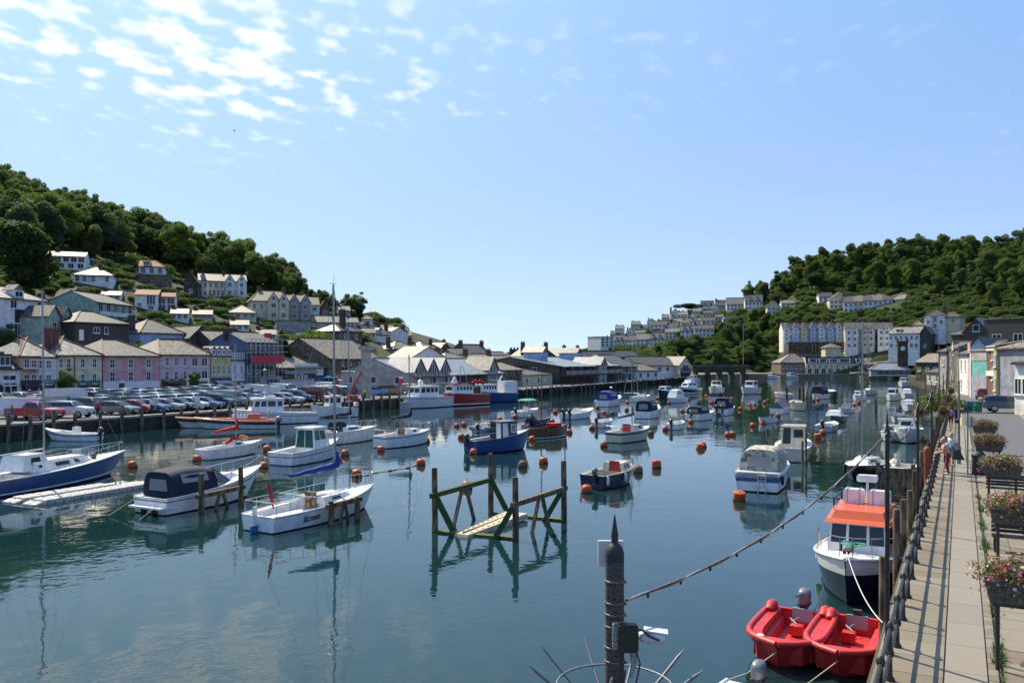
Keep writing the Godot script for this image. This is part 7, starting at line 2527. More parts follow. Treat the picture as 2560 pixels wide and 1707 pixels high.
	# --- brown wooden ketch
	S = boat("wooden_boat", "varnished brown wooden boat with two bare spars", [1340, 1097], [1410, 1091], {"L": 4.6, "B": 1.75, "fb": 1.2, "fs": 0.95, "ws": 0.7, "deck": 0.78, "rake": 0.03, "hull": "varnish", "rub": "varnish", "bottom": "antifoul_red", "stripe": [0.08, 0.16, "gel_white"], "deckm": "varnish", "dip": 0.15})
	for a in [[0.28, 6.4], [0.92, 3.4]]:
		b = MB.new()
		b.path([V(at_x(S, a[0]), 0.5, 0), V(at_x(S, a[0]) + 0.08, a[1], 0)], [0.06, 0.04], 8)
		put(b, "spar", M.varnish, S.o)
	b = MB.new()
	b.box(V(0.5, 1.15, 0), V(1.2, 0.3, 0.8))
	put(b, "red_gear", M.red_canvas, S.o)
	# --- covered dayboat
	S = boat("covered_boat", "dark hulled dayboat under a pale striped tent cover", [1326, 1066], [1380, 1058], {"L": 4.6, "B": 1.8, "fb": 0.95, "fs": 0.7, "ws": 0.85, "deck": 0.02, "hull": "hull_navy", "rub": "gel_white"})
	tent(S, "grey_cover", 0.9)
	outboard(S, 0, "motor_grey", 0.9)
	S = boat("open_motorboat", "white open motorboat with turquoise sun awning", [1292, 1044], [1346, 1038], {"L": 5.2, "B": 2.0, "fb": 0.95, "fs": 0.7, "ws": 0.88, "deck": 0.66})
	cabin(S, "console", "gel_white", 0.4, 0.52, 0.35, 0.35, 0.2, 1.0, 0, 0.1, 0.03, [])
	b = MB.new()
	b.hexa([V(-1.1, 2.0, 0.85), V(1.0, 2.0, 0.85), V(1.0, 2.0, -0.85), V(-1.1, 2.0, -0.85), V(-0.9, 2.2, 0.4), V(0.8, 2.2, 0.4), V(0.8, 2.2, -0.4), V(-0.9, 2.2, -0.4)])
	put(b, "awning", mat("jade_canvas", rgb(0.03, 0.34, 0.24), 0.7), S.o)
	b = MB.new()
	for x in [-0.8, 0.7]:
		for z in [-0.7, 0.7]:
			b.tube(V(x, 0.6, z), V(x, 2.05, z), 0.025, 0.025, 5)
	put(b, "awning_frame", M.chrome, S.o)
	outboard(S, 0, "motor_black", 1.0)
	S = boat("speedboat", "long white open speedboat with two dark outboards", [1412, 1050], [1490, 1040], {"L": 6.6, "B": 2.2, "fb": 1.1, "fs": 0.7, "ws": 0.9, "deck": 0.62, "rake": 0.16})
	cabin(S, "console", "gel_white", 0.3, 0.44, 0.4, 0.4, 0.3, 0.9, 0, 0.15, 0.04, [["f", 0.1, 0.9, 0.5, 0.9]])
	outboard(S, -0.4, "motor_black", 1.15)
	outboard(S, 0.4, "motor_black", 1.15)
	S = boat("tender", "small white tender with tilted outboard moored off the old yacht", [1484, 1072], [1536, 1062], {"L": 3.8, "B": 1.6, "fb": 0.75, "fs": 0.6, "ws": 0.85, "deck": 0.86, "cat": "dinghy"})
	outboard(S, 0, "motor_black", 1.0)
	# --- blue canopy cruiser
	S = boat("cabin_cruiser", "white cruiser with bright blue canopy and radar dome", [1496, 1018], [1560, 1010], {"L": 7.6, "B": 2.7, "fb": 1.5, "fs": 0.9, "ws": 0.9, "deck": 0.5, "rake": 0.14})
	canopy(S, "canvas_canopy", "blue_canvas", 0.1, 0.52, 1.15, 0.85, 1.5, 0, -0.2)
	cabin(S, "foredeck_cabin", "gel_white", 0.5, 0.82, 1.0, 0.5, 1.1, 0.4, 0, 0.7, 0.1, [["s", 0.2, 0.7, 0.3, 0.7]])
	b = MB.new()
	b.lathe([[0.0, 2.95], [0.2, 2.85], [0.22, 2.7], [0.0, 2.6]], 10)
	put(b, "radar_dome", M.gel_white, S.o)
	rails(S, 0.6, 0.98, 0.5)
	S = boat("sailing_boat", "small white yacht with tall mast and spreaders beyond the blue canopy cruiser", [1578, 1006], [1632, 1000], {"L": 6.4, "B": 2.2, "fb": 1.0, "fs": 0.8, "ws": 0.75, "deck": 0.4})
	yacht_top(S, 0.4, 0.72, 0.35, [["s", 0.3, 0.8, 0.3, 0.75]])
	mast(S, 0.2, 10.6, 0.0, "", 0.45, 1.1)
	S = boat("cabin_cruiser", "white cruiser with navy framed clear canopy", [1592, 1050], [1658, 1036], {"L": 6.6, "B": 2.4, "fb": 1.4, "fs": 0.85, "ws": 0.9, "deck": 0.48, "rake": 0.15})
	canopy(S, "canvas_canopy", "navy_canvas", 0.08, 0.5, 1.05, 0.8, 1.45, 0, -0.2)
	cabin(S, "foredeck_cabin", "gel_white", 0.48, 0.84, 0.95, 0.45, 1.0, 0.4, 0, 0.7, 0.1, [["s", 0.25, 0.75, 0.3, 0.7]])
	rails(S, 0.6, 0.98, 0.5)
	# --- cream yacht amid buoys
	S = boat("sailing_boat", "cream and white yacht with dark sheer stripe and furled grey sail", [1545, 1106], [1618, 1096], {"L": 5.9, "B": 2.2, "fb": 1.1, "fs": 0.9, "ws": 0.75, "deck": 0.4, "rake": 0.1, "hull": "gel_cream", "stripe": [0.74, 0.9, "hull_navy"], "bottom": "antifoul_red", "rub": "gel_cream"})
	yacht_top(S, 0.36, 0.74, 0.42, [["s", 0.5, 0.85, 0.3, 0.8]], "gel_cream")
	cabin(S, "companionway", "hull_red", 0.34, 0.36, 0.35, 0.35, 0.8, 0.7, 0, 0, 0, [])
	mast(S, 0.5, 0.0 + 6.8, 2.3, "grey_cover", 0.5, 1.4)
	rails(S, 0.02, 0.35, 0.5, "pushpit", 3)
	rails(S, 0.76, 0.98, 0.5)
	S = boat("tender", "small white tender with dark engine near the old cruiser", [1676, 1076], [1710, 1068], {"L": 3.4, "B": 1.5, "fb": 0.75, "fs": 0.6, "ws": 0.85, "deck": 0.86, "cat": "dinghy"})
	outboard(S, 0, "motor_black", 1.0)
	S = boat("motorboat", "white motorboat with low navy canopy and raised mast frame", [1732, 1052], [1784, 1046], {"L": 5.4, "B": 2.1, "fb": 1.0, "fs": 0.75, "ws": 0.9, "deck": 0.5})
	canopy(S, "canvas_canopy", "navy_canvas", 0.1, 0.5, 0.95, 0.7, 1.0, 0, -0.1)
	rails(S, 0.5, 0.98, 0.3)
	outboard(S, 0, "motor_grey", 1.0)
	S = boat("motorboat", "dark navy hulled motor cruiser with white cabin top", [1684, 993], [1640, 998], {"L": 7.4, "B": 2.6, "fb": 1.7, "fs": 1.1, "ws": 0.85, "deck": 0.4, "hull": "hull_navy", "rub": "gel_white"})
	cabin(S, "cabin", "gel_white", 0.4, 0.75, 1.0, 0.7, 1.3, 0.9, 0, 0.5, 0.1, [["s", 0.1, 0.85, 0.4, 0.85], ["f", 0.1, 0.9, 0.4, 0.85]])
	S = boat("motorboat", "white flybridge cruiser with black waist band", [1740, 984], [1700, 987], {"L": 8.0, "B": 2.9, "fb": 1.7, "fs": 1.2, "ws": 0.9, "deck": 0.4, "stripe": [0.3, 0.72, "hull_black"]})
	cabin(S, "cabin", "gel_white", 0.3, 0.75, 1.2, 0.8, 1.4, 1.0, 0, 0.7, 0.15, [["s", 0.1, 0.85, 0.4, 0.85], ["f", 0.1, 0.9, 0.4, 0.85]])
	cabin(S, "flybridge", "gel_white", 0.34, 0.55, 0.9, 0.8, 2.4, 0.6, 0, 0.3, 0.1, [])
	S = boat("motorboat", "white sports cruiser with sweeping bow and radar arch", [1800, 981], [1778, 987], {"L": 8.2, "B": 2.9, "fb": 1.6, "fs": 1.1, "ws": 0.9, "deck": 0.45, "rake": 0.18})
	cabin(S, "cabin", "gel_white", 0.42, 0.82, 1.2, 0.6, 1.2, 0.7, 0, 1.2, 0.15, [["f", 0.1, 0.9, 0.3, 0.85, "boat_glass"], ["s", 0.1, 0.6, 0.4, 0.8]])
	b = MB.new()
	b.path([V(-1.2, 1.2, 1.1), V(-1.4, 2.6, 0.9), V(-1.4, 2.6, -0.9), V(-1.2, 1.2, -1.1)], [0.08], 6)
	put(b, "radar_arch", M.gel_white, S.o)
	S = boat("motorboat", "white boat with open arched sprayhood among the far buoys", [1704, 1006], [1674, 1008], {"L": 4.8, "B": 2.0, "fb": 0.95, "fs": 0.75, "ws": 0.85, "deck": 0.4})
	canopy(S, "sprayhood", "gel_white", 0.25, 0.75, 0.9, 0.75, 1.5, 0.2, -0.4)
	S = boat("motorboat", "white bow rider with navy cockpit cover", [1812, 1004], [1766, 1008], {"L": 5.8, "B": 2.2, "fb": 1.0, "fs": 0.75, "ws": 0.88, "deck": 0.4})
	canopy(S, "cockpit_cover", "navy_canvas", 0.3, 0.62, 0.9, 0.8, 0.9, 0, -0.2, false)
	S = boat("motorboat", "motorboat with dark framed shelter and twin engines", [1796, 1040], [1834, 1032], {"L": 5.6, "B": 2.2, "fb": 1.1, "fs": 0.8, "ws": 0.9, "deck": 0.45})
	canopy(S, "shelter", "navy_canvas", 0.15, 0.55, 1.0, 0.8, 1.5, 0, -0.1)
	outboard(S, -0.35, "motor_black", 1.1)
	outboard(S, 0.35, "motor_black", 1.1)
	S = boat("cabin_cruiser", "white sports cruiser with blue tinted deckhouse near the far bank", [1898, 982], [1846, 988], {"L": 9.0, "B": 3.0, "fb": 1.6, "fs": 1.2, "ws": 0.88, "deck": 0.4, "rake": 0.14})
	cabin(S, "deckhouse", "gel_white", 0.22, 0.52, 1.1, 0.95, 1.35, 1.3, 0, 0.5, 0.15, [["s", 0.1, 0.9, 0.4, 0.9], ["f", 0.08, 0.92, 0.4, 0.9], ["b", 0.1, 0.9, 0.2, 0.9]], "gel_white", 0.15)
	rails(S, 0.55, 0.98, 0.5)
	S = boat("open_boat", "plain grey workboat moored to a post near the far bank", [1966, 996], [1942, 994], {"L": 4.8, "B": 2.0, "fb": 1.0, "fs": 0.85, "ws": 0.88, "deck": 0.7, "hull": "gel_grey", "rub": "gel_grey"})
	cabin(S, "console", "gel_grey", 0.3, 0.5, 0.5, 0.5, 0.3, 0.9, 0, 0.1, 0.04, [])
	S = boat("sailing_boat", "stripped wooden sailing boat with pale stained hull and gallows", [1972, 1022], [2016, 1028], {"L": 6.2, "B": 2.1, "fb": 1.15, "fs": 0.95, "ws": 0.7, "deck": 0.4, "hull": "gel_cream", "rub": "teak", "deckm": "teak"})
	yacht_top(S, 0.35, 0.7, 0.35, [["s", 0.3, 0.8, 0.3, 0.75]], "gel_cream")
	mast(S, 0.55, 5.2, 0.0, "", 0.5, 1.3, false)
	S = boat("covered_boat", "grey tent covered motorboat moored beside the wooden sailing boat", [1940, 1036], [1976, 1030], {"L": 5.2, "B": 2.1, "fb": 0.95, "fs": 0.75, "ws": 0.88, "deck": 0.02})
	tent(S, "grey_cover", 1.1)
	S = boat("tender", "small white pram with dark rim moored by an orange buoy", [1928, 1056], [1900, 1060], {"L": 3.2, "B": 1.5, "fb": 0.8, "fs": 0.6, "ws": 0.85, "deck": 0.5, "cat": "dinghy", "rub": "hull_navy"})
	outboard(S, 0, "motor_black", 0.8)
	S = boat("motorboat", "motorboat with black hardtop shelter near the far quay", [2062, 996], [2034, 999], {"L": 6.0, "B": 2.3, "fb": 1.0, "fs": 0.8, "ws": 0.9, "deck": 0.4})
	canopy(S, "shelter", "navy_canvas", 0.2, 0.7, 1.05, 0.8, 1.7, 0, -0.1)
	S = boat("sailing_boat", "black hulled yacht with tall mast near the far quay", [2072, 990], [2090, 998], {"L": 7.8, "B": 2.5, "fb": 1.3, "fs": 1.0, "ws": 0.75, "deck": 0.4, "hull": "hull_black"})
	yacht_top(S, 0.38, 0.72, 0.4, [["s", 0.3, 0.8, 0.3, 0.75]])
	mast(S, 0.55, 10.5, 3.0, "blue_canvas", 0.55, 1.5)
	S = boat("speedboat", "dark grey open speedboat with white interior and black outboard", [2052, 1082], [2094, 1070], {"L": 4.6, "B": 1.9, "fb": 0.8, "fs": 0.62, "ws": 0.9, "deck": 0.6, "hull": "gel_grey", "rub": "hull_black"})
	cabin(S, "console", "gel_white", 0.35, 0.5, 0.6, 0.6, 0.3, 0.45, 0, 0.1, 0.04, [])
	cabin(S, "seat", "rubber", 0.12, 0.3, 0.55, 0.6, 0.25, 0.35, 0, 0, 0.04, [])
	outboard(S, 0, "motor_black", 1.1)
	S = boat("motorboat", "teal motorboat with pale oval windscreen hood", [2100, 1052], [2078, 1058], {"L": 4.8, "B": 1.9, "fb": 0.85, "fs": 0.65, "ws": 0.85, "deck": 0.4, "hull": "hull_green", "rub": "gel_white"})
	canopy(S, "hood", "gel_white", 0.45, 0.75, 0.85, 0.7, 0.7, 0.1, -0.3)
	S = boat("tender", "white dinghy with grey outboard and raised windscreen", [2130, 1030], [2098, 1036], {"L": 4.2, "B": 1.7, "fb": 0.75, "fs": 0.6, "ws": 0.88, "deck": 0.5, "cat": "dinghy"})
	outboard(S, 0, "motor_grey", 1.1)
	cabin(S, "windscreen", "vinyl", 0.4, 0.5, 0.6, 0.6, 0.6, 0.6, 0, 0.2, 0.05, [])
	S = boat("motorboat", "small white round fronted cabin boat in the upper harbour", [2160, 1000], [2134, 1005], {"L": 5.0, "B": 2.0, "fb": 1.1, "fs": 0.8, "ws": 0.85, "deck": 0.4})
	cabin(S, "cabin", "gel_white", 0.4, 0.8, 0.85, 0.5, 0.95, 0.8, 0, 0.5, 0.12, [["s", 0.2, 0.8, 0.4, 0.8], ["f", 0.1, 0.9, 0.4, 0.8]])
	make_fleet_right()
func tent(S: Dictionary, m: String, h: float) -> void:
	var b := MB.new()
	for side in [-1.0, 1.0]:
		var rows := []
		for l in 3:
			var row := PackedVector3Array()
			for k in 9:
				var t := 0.02 + 0.9 * k / 8.0
				var p := hull_pt(S, t, 1.0, side)
				var top := sheer(S, t) + h * (0.75 + 0.25 * sin(PI * t)) - 0.03 * absf(sin(k * PI / 2.0))
				row.append(V(p.x, lerpf(p.y - 0.05, top, l / 2.0), p.z * (1.0 - l / 2.0) * 1.03))
			rows.append(row)
		b.grid(rows)
		b.tri(rows[0][0], rows[2][0], V(rows[0][0].x, rows[0][0].y, 0))
	put(b, "tent_cover", M[m], S.o)

func make_fleet_right() -> void:
	var S: Dictionary
	var b: MB
	# --- cream cabin boat at piles
	S = boat("cabin_boat", "cream cabin boat with square windowed wheelhouse tied between thin piles", [1968, 1162], [2004, 1128], {"L": 5.8, "B": 2.5, "fb": 1.35, "fs": 0.95, "ws": 0.92, "deck": 0.4, "hull": "gel_cream", "rub": "gel_cream", "rake": 0.1, "floor": 0.4})
	cabin(S, "wheelhouse", "gel_cream", 0.36, 0.66, 0.85, 0.75, 1.0, 1.3, 0.0, 0.3, 0.08, [["b", 0.08, 0.4, 0.05, 0.92, "boat_glass", "door"], ["b", 0.52, 0.92, 0.4, 0.85], ["s", 0.15, 0.85, 0.4, 0.85], ["f", 0.1, 0.9, 0.4, 0.85]], "gel_cream", 0.12)
	rails(S, 0.55, 0.98, 0.5)
	# --- old cruiser with tattered canvas
	S = boat("cabin_cruiser", "old stained cruiser with tattered pale canvas and blue stripe", [1878, 1244], [1952, 1182], {"L": 6.4, "B": 2.5, "fb": 1.35, "fs": 1.0, "ws": 0.93, "deck": 0.52, "hull": "gel_white", "stripe": [0.55, 0.85, "hull_blue"], "rub": "gel_cream", "bottom": "antifoul_red", "rake": 0.12, "floor": 0.5})
	canopy(S, "tattered_canvas", "old_canvas", 0.12, 0.56, 1.1, 0.95, 1.35, 0.05, -0.1)
	cabin(S, "foredeck_cabin", "gel_white", 0.52, 0.84, 0.95, 0.5, 1.1, 0.55, 0, 0.5, 0.12, [["s", 0.1, 0.45, 0.3, 0.75, "hull_blue"], ["s", 0.55, 0.85, 0.3, 0.75]])
	cabin(S, "stern_locker", "gel_white", 0.0, 0.12, 1.1, 1.12, 0.75, 0.3, 0, 0, 0.04, [])
	rails(S, 0.68, 0.98, 0.5)
	b = MB.new()
	for z in [0.05, 0.45]:
		b.tube(V(-S.L / 2 - 0.08, -0.1, z), V(-S.L / 2 - 0.05, 1.15, z), 0.022, 0.022, 6)
	for k in 4:
		b.tube(V(-S.L / 2 - 0.07, 0.1 + k * 0.27, 0.05), V(-S.L / 2 - 0.07, 0.1 + k * 0.27, 0.45), 0.018, 0.018, 6)
	put(b, "boarding_ladder", M.gel_white, S.o)
	fender(S, 0.05, 1.0, "hull_navy")
	b = MB.new()
	b.lathe([[0.0, -0.24], [0.16, -0.16], [0.22, 0.0], [0.16, 0.16], [0.0, 0.24]], 12, Transform3D(Basis(), hull_pt(S, 0.9, 0.5, 1.0) + V(0, 0, 0.2)))
	put(b, "ball_fender", M.rubber, S.o)
	# --- little blue motor sailer
	S = boat("motor_sailer", "small dark blue motor sailer with red cockpit bulkhead and white fender", [1496, 1219], [1572, 1202], {"L": 4.4, "B": 1.9, "fb": 0.95, "fs": 0.75, "ws": 0.82, "deck": 0.55, "hull": "hull_navy", "rub": "gel_cream", "bottom": "antifoul_black", "floor": 0.3, "deckm": "gel_cream"})
	cabin(S, "cuddy", "gel_cream", 0.5, 0.86, 0.72, 0.4, 0.75, 0.48, 0.0, 0.35, 0.12, [["b", 0.3, 0.85, 0.0, 1.2, "hull_red", "bulkhead_door"], ["s", 0.2, 0.35, 0.3, 0.75], ["s", 0.55, 0.7, 0.3, 0.75]])
	fender(S, 0.42, 1.0)
	fender(S, 0.05, 1.0)
	outboard(S, 0.3, "hull_green", 0.8)
	rails(S, 0.75, 0.97, 0.45)
	b = MB.new()
	b.box(V(-0.4, 0.75, 0), V(0.05, 0.06, 1.6))
	put(b, "main_sheet_horse", M.mast_alloy, S.o)
	# --- orange roofed fishing boat by the promenade
	S = boat("fishing_boat", "navy and white fishing boat with orange wheelhouse roof beside the promenade", [2192, 1398], [2110, 1528], {"L": 6.8, "B": 2.75, "fb": 1.38, "fs": 0.8, "ws": 0.92, "bwp": 2.8, "deck": 0.5, "hull": "hull_navy", "stripe": [0.66, 1.0, "gel_white"], "rub": "gel_white", "rubr": 0.05, "bottom": "antifoul_red", "rake": 0.06, "floor": 0.45})
	var c := cabin(S, "wheelhouse", "gel_white", 0.33, 0.68, 1.05, 0.85, 0.92, 1.13, 0.0, 0.22, 0.06, [["f", 0.04, 0.3, 0.42, 0.9], ["f", 0.35, 0.66, 0.4, 0.9], ["f", 0.71, 0.96, 0.42, 0.9], ["s", 0.08, 0.45, 0.42, 0.86], ["s", 0.55, 0.92, 0.42, 0.86]])
	b = MB.new()
	var x0 := at_x(S, 0.3)
	var x1 := at_x(S, 0.66)
	b.hexa([V(x0, 2.02, 1.12), V(x1 + 0.12, 2.00, 0.95), V(x1 + 0.12, 2.00, -0.95), V(x0, 2.02, -1.12), V(x0 + 0.05, 2.12, 1.06), V(x1, 2.10, 0.88), V(x1, 2.10, -0.88), V(x0 + 0.05, 2.12, -1.06)])
	var rf := put(b, "roof", M.orange_paint, S.o)
	b = MB.new()
	b.hexa([V(x0 + 0.15, 2.12, 0.95), V(x1 - 0.1, 2.10, 0.78), V(x1 - 0.1, 2.10, -0.78), V(x0 + 0.15, 2.12, -0.95), V(x0 + 0.2, 2.36, 0.85), V(x1 - 0.28, 2.34, 0.68), V(x1 - 0.28, 2.34, -0.68), V(x0 + 0.2, 2.36, -0.85)])
	put(b, "raised_panel", M.orange_paint, rf)
	for z in [-0.42, 0.35]:
		b = MB.new()
		rounded_box(b, V(z, 2.58, -(x0 + 0.62)), V(0.62, 0.46, 0.42), 0.07)
		var lr := put(b, "life_raft_canister", M.gel_white, S.o)
		lr.transform = Transform3D(Basis(V(0, 0, 1), V(0, 1, 0), V(-1, 0, 0)), Vector3.ZERO)
		b = MB.new()
		for e in [-0.18, 0.18]:
			b.box(V(x0 + 0.62, 2.59, z + e), V(0.45, 0.49, 0.03))
		put(b, "strap", M.gel_grey, S.o)
	b = MB.new()
	rounded_box(b, V(0.0, 3.12, -(x0 + 0.25)), V(0.62, 0.22, 0.3), 0.06)
	var rd := put(b, "radar_scanner", M.gel_white, S.o)
	rd.transform = Transform3D(Basis(V(0, 0, 1), V(0, 1, 0), V(-1, 0, 0)), Vector3.ZERO)
	b = MB.new()
	b.tube(V(x0 + 0.25, 2.30, 0), V(x0 + 0.25, 3.05, 0), 0.05, 0.04, 8)
	put(b, "radar_post", M.gel_white, S.o)
	b = MB.new()
	for z in [-1.1, 1.1]:
		b.tube(V(at_x(S, 0.05), 0.95, z), V(at_x(S, 0.05), 2.32, z), 0.03, 0.03, 6)
		b.tube(V(at_x(S, 0.28), 0.95, z), V(at_x(S, 0.28), 2.32, z), 0.03, 0.03, 6)
		b.tube(V(at_x(S, 0.05), 2.32, z), V(at_x(S, 0.28), 2.32, z), 0.03, 0.03, 6)
	b.tube(V(at_x(S, 0.05), 2.32, -1.1), V(at_x(S, 0.05), 2.32, 1.1), 0.03, 0.03, 6)
	b.tube(V(at_x(S, 0.28), 2.32, -1.1), V(at_x(S, 0.28), 2.32, 1.1), 0.03, 0.03, 6)
	put(b, "stern_gantry", M.iron, S.o)
	rails(S, 0.52, 0.97, 0.62)
	b = MB.new()
	for k in 26:
		var a := k * 1.1
		var r := 0.12 + 0.012 * k
		if k > 0:
			var a0 := (k - 1) * 1.1
			var r0 := 0.12 + 0.012 * (k - 1)
			b.tube(V(1.7 + cos(a0) * r0, 1.48 + 0.03 * (k % 3), sin(a0) * r0), V(1.7 + cos(a) * r, 1.48 + 0.03 * ((k + 1) % 3), sin(a) * r), 0.016, 0.016, 5)
	put(b, "green_rope_coil", mat("green_rope", rgb(0.05, 0.28, 0.2), 0.9), S.o)
	b = MB.new()
	b.box(V(S.L / 2 - 0.4, 1.56, 0), V(0.5, 0.1, 0.16))
	b.tube(V(S.L / 2 - 0.35, 1.55, -0.15), V(S.L / 2 - 0.35, 1.75, -0.15), 0.03, 0.03, 6)
	b.tube(V(S.L / 2 - 0.35, 1.55, 0.15), V(S.L / 2 - 0.35, 1.75, 0.15), 0.03, 0.03, 6)
	put(b, "bow_roller", M.rubber, S.o)
	for t in [0.3, 0.42]:
		fender(S, t, 1.0)
	var far := boat_local(S, pt(2.4, -0.4, 1.5))
	b = MB.new()
	var from := V(S.L / 2 - 0.2, 1.6, 0)
	var pts := []
	for k in 13:
		var f := k / 12.0
		pts.append(from.lerp(far, f) - V(0, 0.55 * 4 * f * (1 - f) * 0.5, 0))
	b.path(pts, [0.013], 6)
	put(b, "mooring_rope", M.fender_white, S.o)
	# --- two red plastic workboats
	for k in 2:
		red_dinghy(["red plastic rental dinghy with silver outboard", "red plastic rental dinghy with bare transom moored against the wall"][k], [[2000, 1590], [2142, 1602]][k], [[1950, 1668], [2098, 1700]][k], k)
	# --- white dinghy whose engine shows at the lower frame edge
	S = boat("tender", "white tender with silver outboard tucked under the spiked mast", [1866, 1812], [1800, 1900], {"L": 3.0, "B": 1.4, "fb": 0.6, "fs": 0.5, "ws": 0.85, "deck": 0.85, "cat": "dinghy"})
	outboard(S, 0, "motor_grey", 0.85)
	# --- boats along the promenade wall
	S = boat("sailing_boat", "black hulled yacht with white deck and tilted outboard near the steps", [2196, 1182], [2128, 1206], {"L": 5.6, "B": 2.1, "fb": 0.95, "fs": 0.8, "ws": 0.75, "deck": 0.4, "hull": "hull_black", "rub": "gel_white"})
	yacht_top(S, 0.35, 0.72, 0.38, [["s", 0.3, 0.8, 0.3, 0.75]])
	mast(S, 0.62, 9.3, 0.0, "", 0.62, 1.2)
	fender(S, 0.3, -1.0)
	fender(S, 0.75, 1.0, "rubber")
	b = MB.new()
	b.lathe([[0.0, -0.22], [0.16, -0.14], [0.21, 0.0], [0.16, 0.14], [0.0, 0.22]], 12, Transform3D(Basis(), V(-1.2, 0.4, -1.3)))
	put(b, "pink_ball_fender", mat("pink_fender", rgb(0.6, 0.3, 0.22), 0.5), S.o)
	S = boat("open_boat", "cream open boat with brown thwart below the boarding steps", [2262, 1188], [2236, 1206], {"L": 4.6, "B": 1.8, "fb": 0.8, "fs": 0.65, "ws": 0.8, "deck": 0.7, "hull": "gel_cream", "rub": "gel_cream"})
	cabin(S, "thwart", "teak", 0.4, 0.5, 0.7, 0.7, 0.5, 0.08, 0, 0, 0, [])
	b = MB.new()
	b.path([V(-0.8, 0.6, 0.2), V(-0.2, 0.9, 0.3), V(0.5, 0.65, 0.2)], [0.2, 0.26, 0.12], 8)
	put(b, "folded_cover", M.old_canvas, S.o)
	S = boat("fishing_boat", "white round bowed fishing boat with pale folded cover beside the landing screen", [2282, 1078], [2254, 1136], {"L": 6.4, "B": 2.4, "fb": 1.3, "fs": 0.95, "ws": 0.88, "bwp": 3.0, "deck": 0.5})
	cabin(S, "cabin", "gel_white", 0.4, 0.72, 0.85, 0.65, 1.1, 0.8, 0, 0.3, 0.1, [["f", 0.1, 0.9, 0.4, 0.85], ["s", 0.2, 0.8, 0.4, 0.85]], "gel_grey", 0.1)
	tentlet(S)
	S = boat("motorboat", "white motorboat with bow pulpit moored outside the round bowed boat", [2244, 1092], [2216, 1112], {"L": 4.8, "B": 1.9, "fb": 0.95, "fs": 0.7, "ws": 0.85, "deck": 0.45})
	cabin(S, "cuddy", "gel_grey", 0.45, 0.8, 0.8, 0.45, 0.8, 0.6, 0, 0.4, 0.1, [["f", 0.1, 0.9, 0.35, 0.85], ["s", 0.2, 0.8, 0.35, 0.8]])
	rails(S, 0.6, 0.97, 0.45)
	S = boat("motorboat", "white motorboat with orange gear heaped in its cockpit", [2284, 1022], [2266, 1032], {"L": 5.2, "B": 2.0, "fb": 1.0, "fs": 0.75, "ws": 0.85, "deck": 0.5})
	cabin(S, "orange_gear", "orange_paint", 0.12, 0.45, 0.7, 0.75, 0.5, 0.75, 0.1, 0.2, 0.15, [])
	canopy(S, "windscreen_hood", "gel_white", 0.5, 0.7, 0.8, 0.9, 0.7, 0.0, -0.2)
	S = boat("motorboat", "low grey and white motorboat with black engine ahead of the pulpit boat", [2268, 1052], [2232, 1060], {"L": 5.0, "B": 1.9, "fb": 0.85, "fs": 0.65, "ws": 0.88, "deck": 0.5, "rub": "hull_black"})
	cabin(S, "console", "gel_grey", 0.35, 0.5, 0.5, 0.45, 0.3, 0.7, 0, 0.1, 0.05, [])
	outboard(S, 0, "motor_black", 1.0)
	S = boat("cabin_boat", "white cabin boat with dark windows in the upper harbour by the wall", [2244, 999], [2220, 1004], {"L": 5.4, "B": 2.1, "fb": 1.15, "fs": 0.8, "ws": 0.85, "deck": 0.4})
	cabin(S, "cabin", "gel_white", 0.35, 0.7, 0.85, 0.7, 0.95, 1.1, 0, 0.3, 0.1, [["b", 0.1, 0.9, 0.3, 0.9], ["s", 0.15, 0.85, 0.4, 0.85], ["f", 0.1, 0.9, 0.4, 0.85]], "gel_white", 0.1)
	outboard(S, 0.4, "camera_white", 1.0)
	S = boat("motorboat", "white sports boat with framed windscreen by the wall", [2278, 994], [2258, 1000], {"L": 5.8, "B": 2.1, "fb": 1.1, "fs": 0.8, "ws": 0.88, "deck": 0.5})
	canopy(S, "windscreen_hood", "gel_white", 0.35, 0.62, 0.9, 0.85, 1.0, 0, -0.2)
	S = boat("cabin_cruiser", "larger white cruiser with railed bow far up the promenade wall", [2280, 962], [2236, 974], {"L": 8.0, "B": 2.7, "fb": 1.5, "fs": 1.1, "ws": 0.88, "deck": 0.4})
	cabin(S, "cabin", "gel_white", 0.3, 0.72, 1.05, 0.75, 1.3, 1.1, 0, 0.5, 0.12, [["s", 0.1, 0.9, 0.4, 0.85], ["f", 0.1, 0.9, 0.4, 0.85]], "gel_white", 0.1)
	rails(S, 0.6, 0.98, 0.5)
	S = boat("sailing_boat", "tall masted white yacht lying off the far promenade", [2186, 985], [2160, 989], {"L": 7.0, "B": 2.3, "fb": 1.1, "fs": 0.9, "ws": 0.75, "deck": 0.4})
	yacht_top(S, 0.38, 0.72, 0.35, [["s", 0.3, 0.8, 0.3, 0.75]])
	mast(S, 0.55, 9.5, 2.4, "navy_canvas", 0.55, 1.2)
	# --- far bank
	for a in [["sleek white motor yacht against the far quay steps", 1946, 946, 1916, 947, 8.5, "gel_white"], ["white passenger launch with people deck at the far quay", 1998, 945, 1956, 947, 10.5, "gel_white"], ["bright yellow workboat at the far quay", 2172, 948, 2146, 949, 6.0, "yellow_hull"], ["blue bottomed white catamaran at the end of the fish quay", 1752, 955, 1712, 958, 8.0, "gel_white"], ["white hull lying on the fish quay end", 1748, 940, 1738, 942, 4.0, "gel_white"]]:
		mat("yellow_hull", rgb(0.62, 0.36, 0.03), 0.5)
		S = boat("launch", a[0], [a[1], a[2]], [a[3], a[4]], {"L": a[5], "fb": 1.4, "fs": 1.0, "B": 2.6, "ws": 0.85, "deck": 0.4, "hull": a[6], "bottom": "antifoul_blue"})
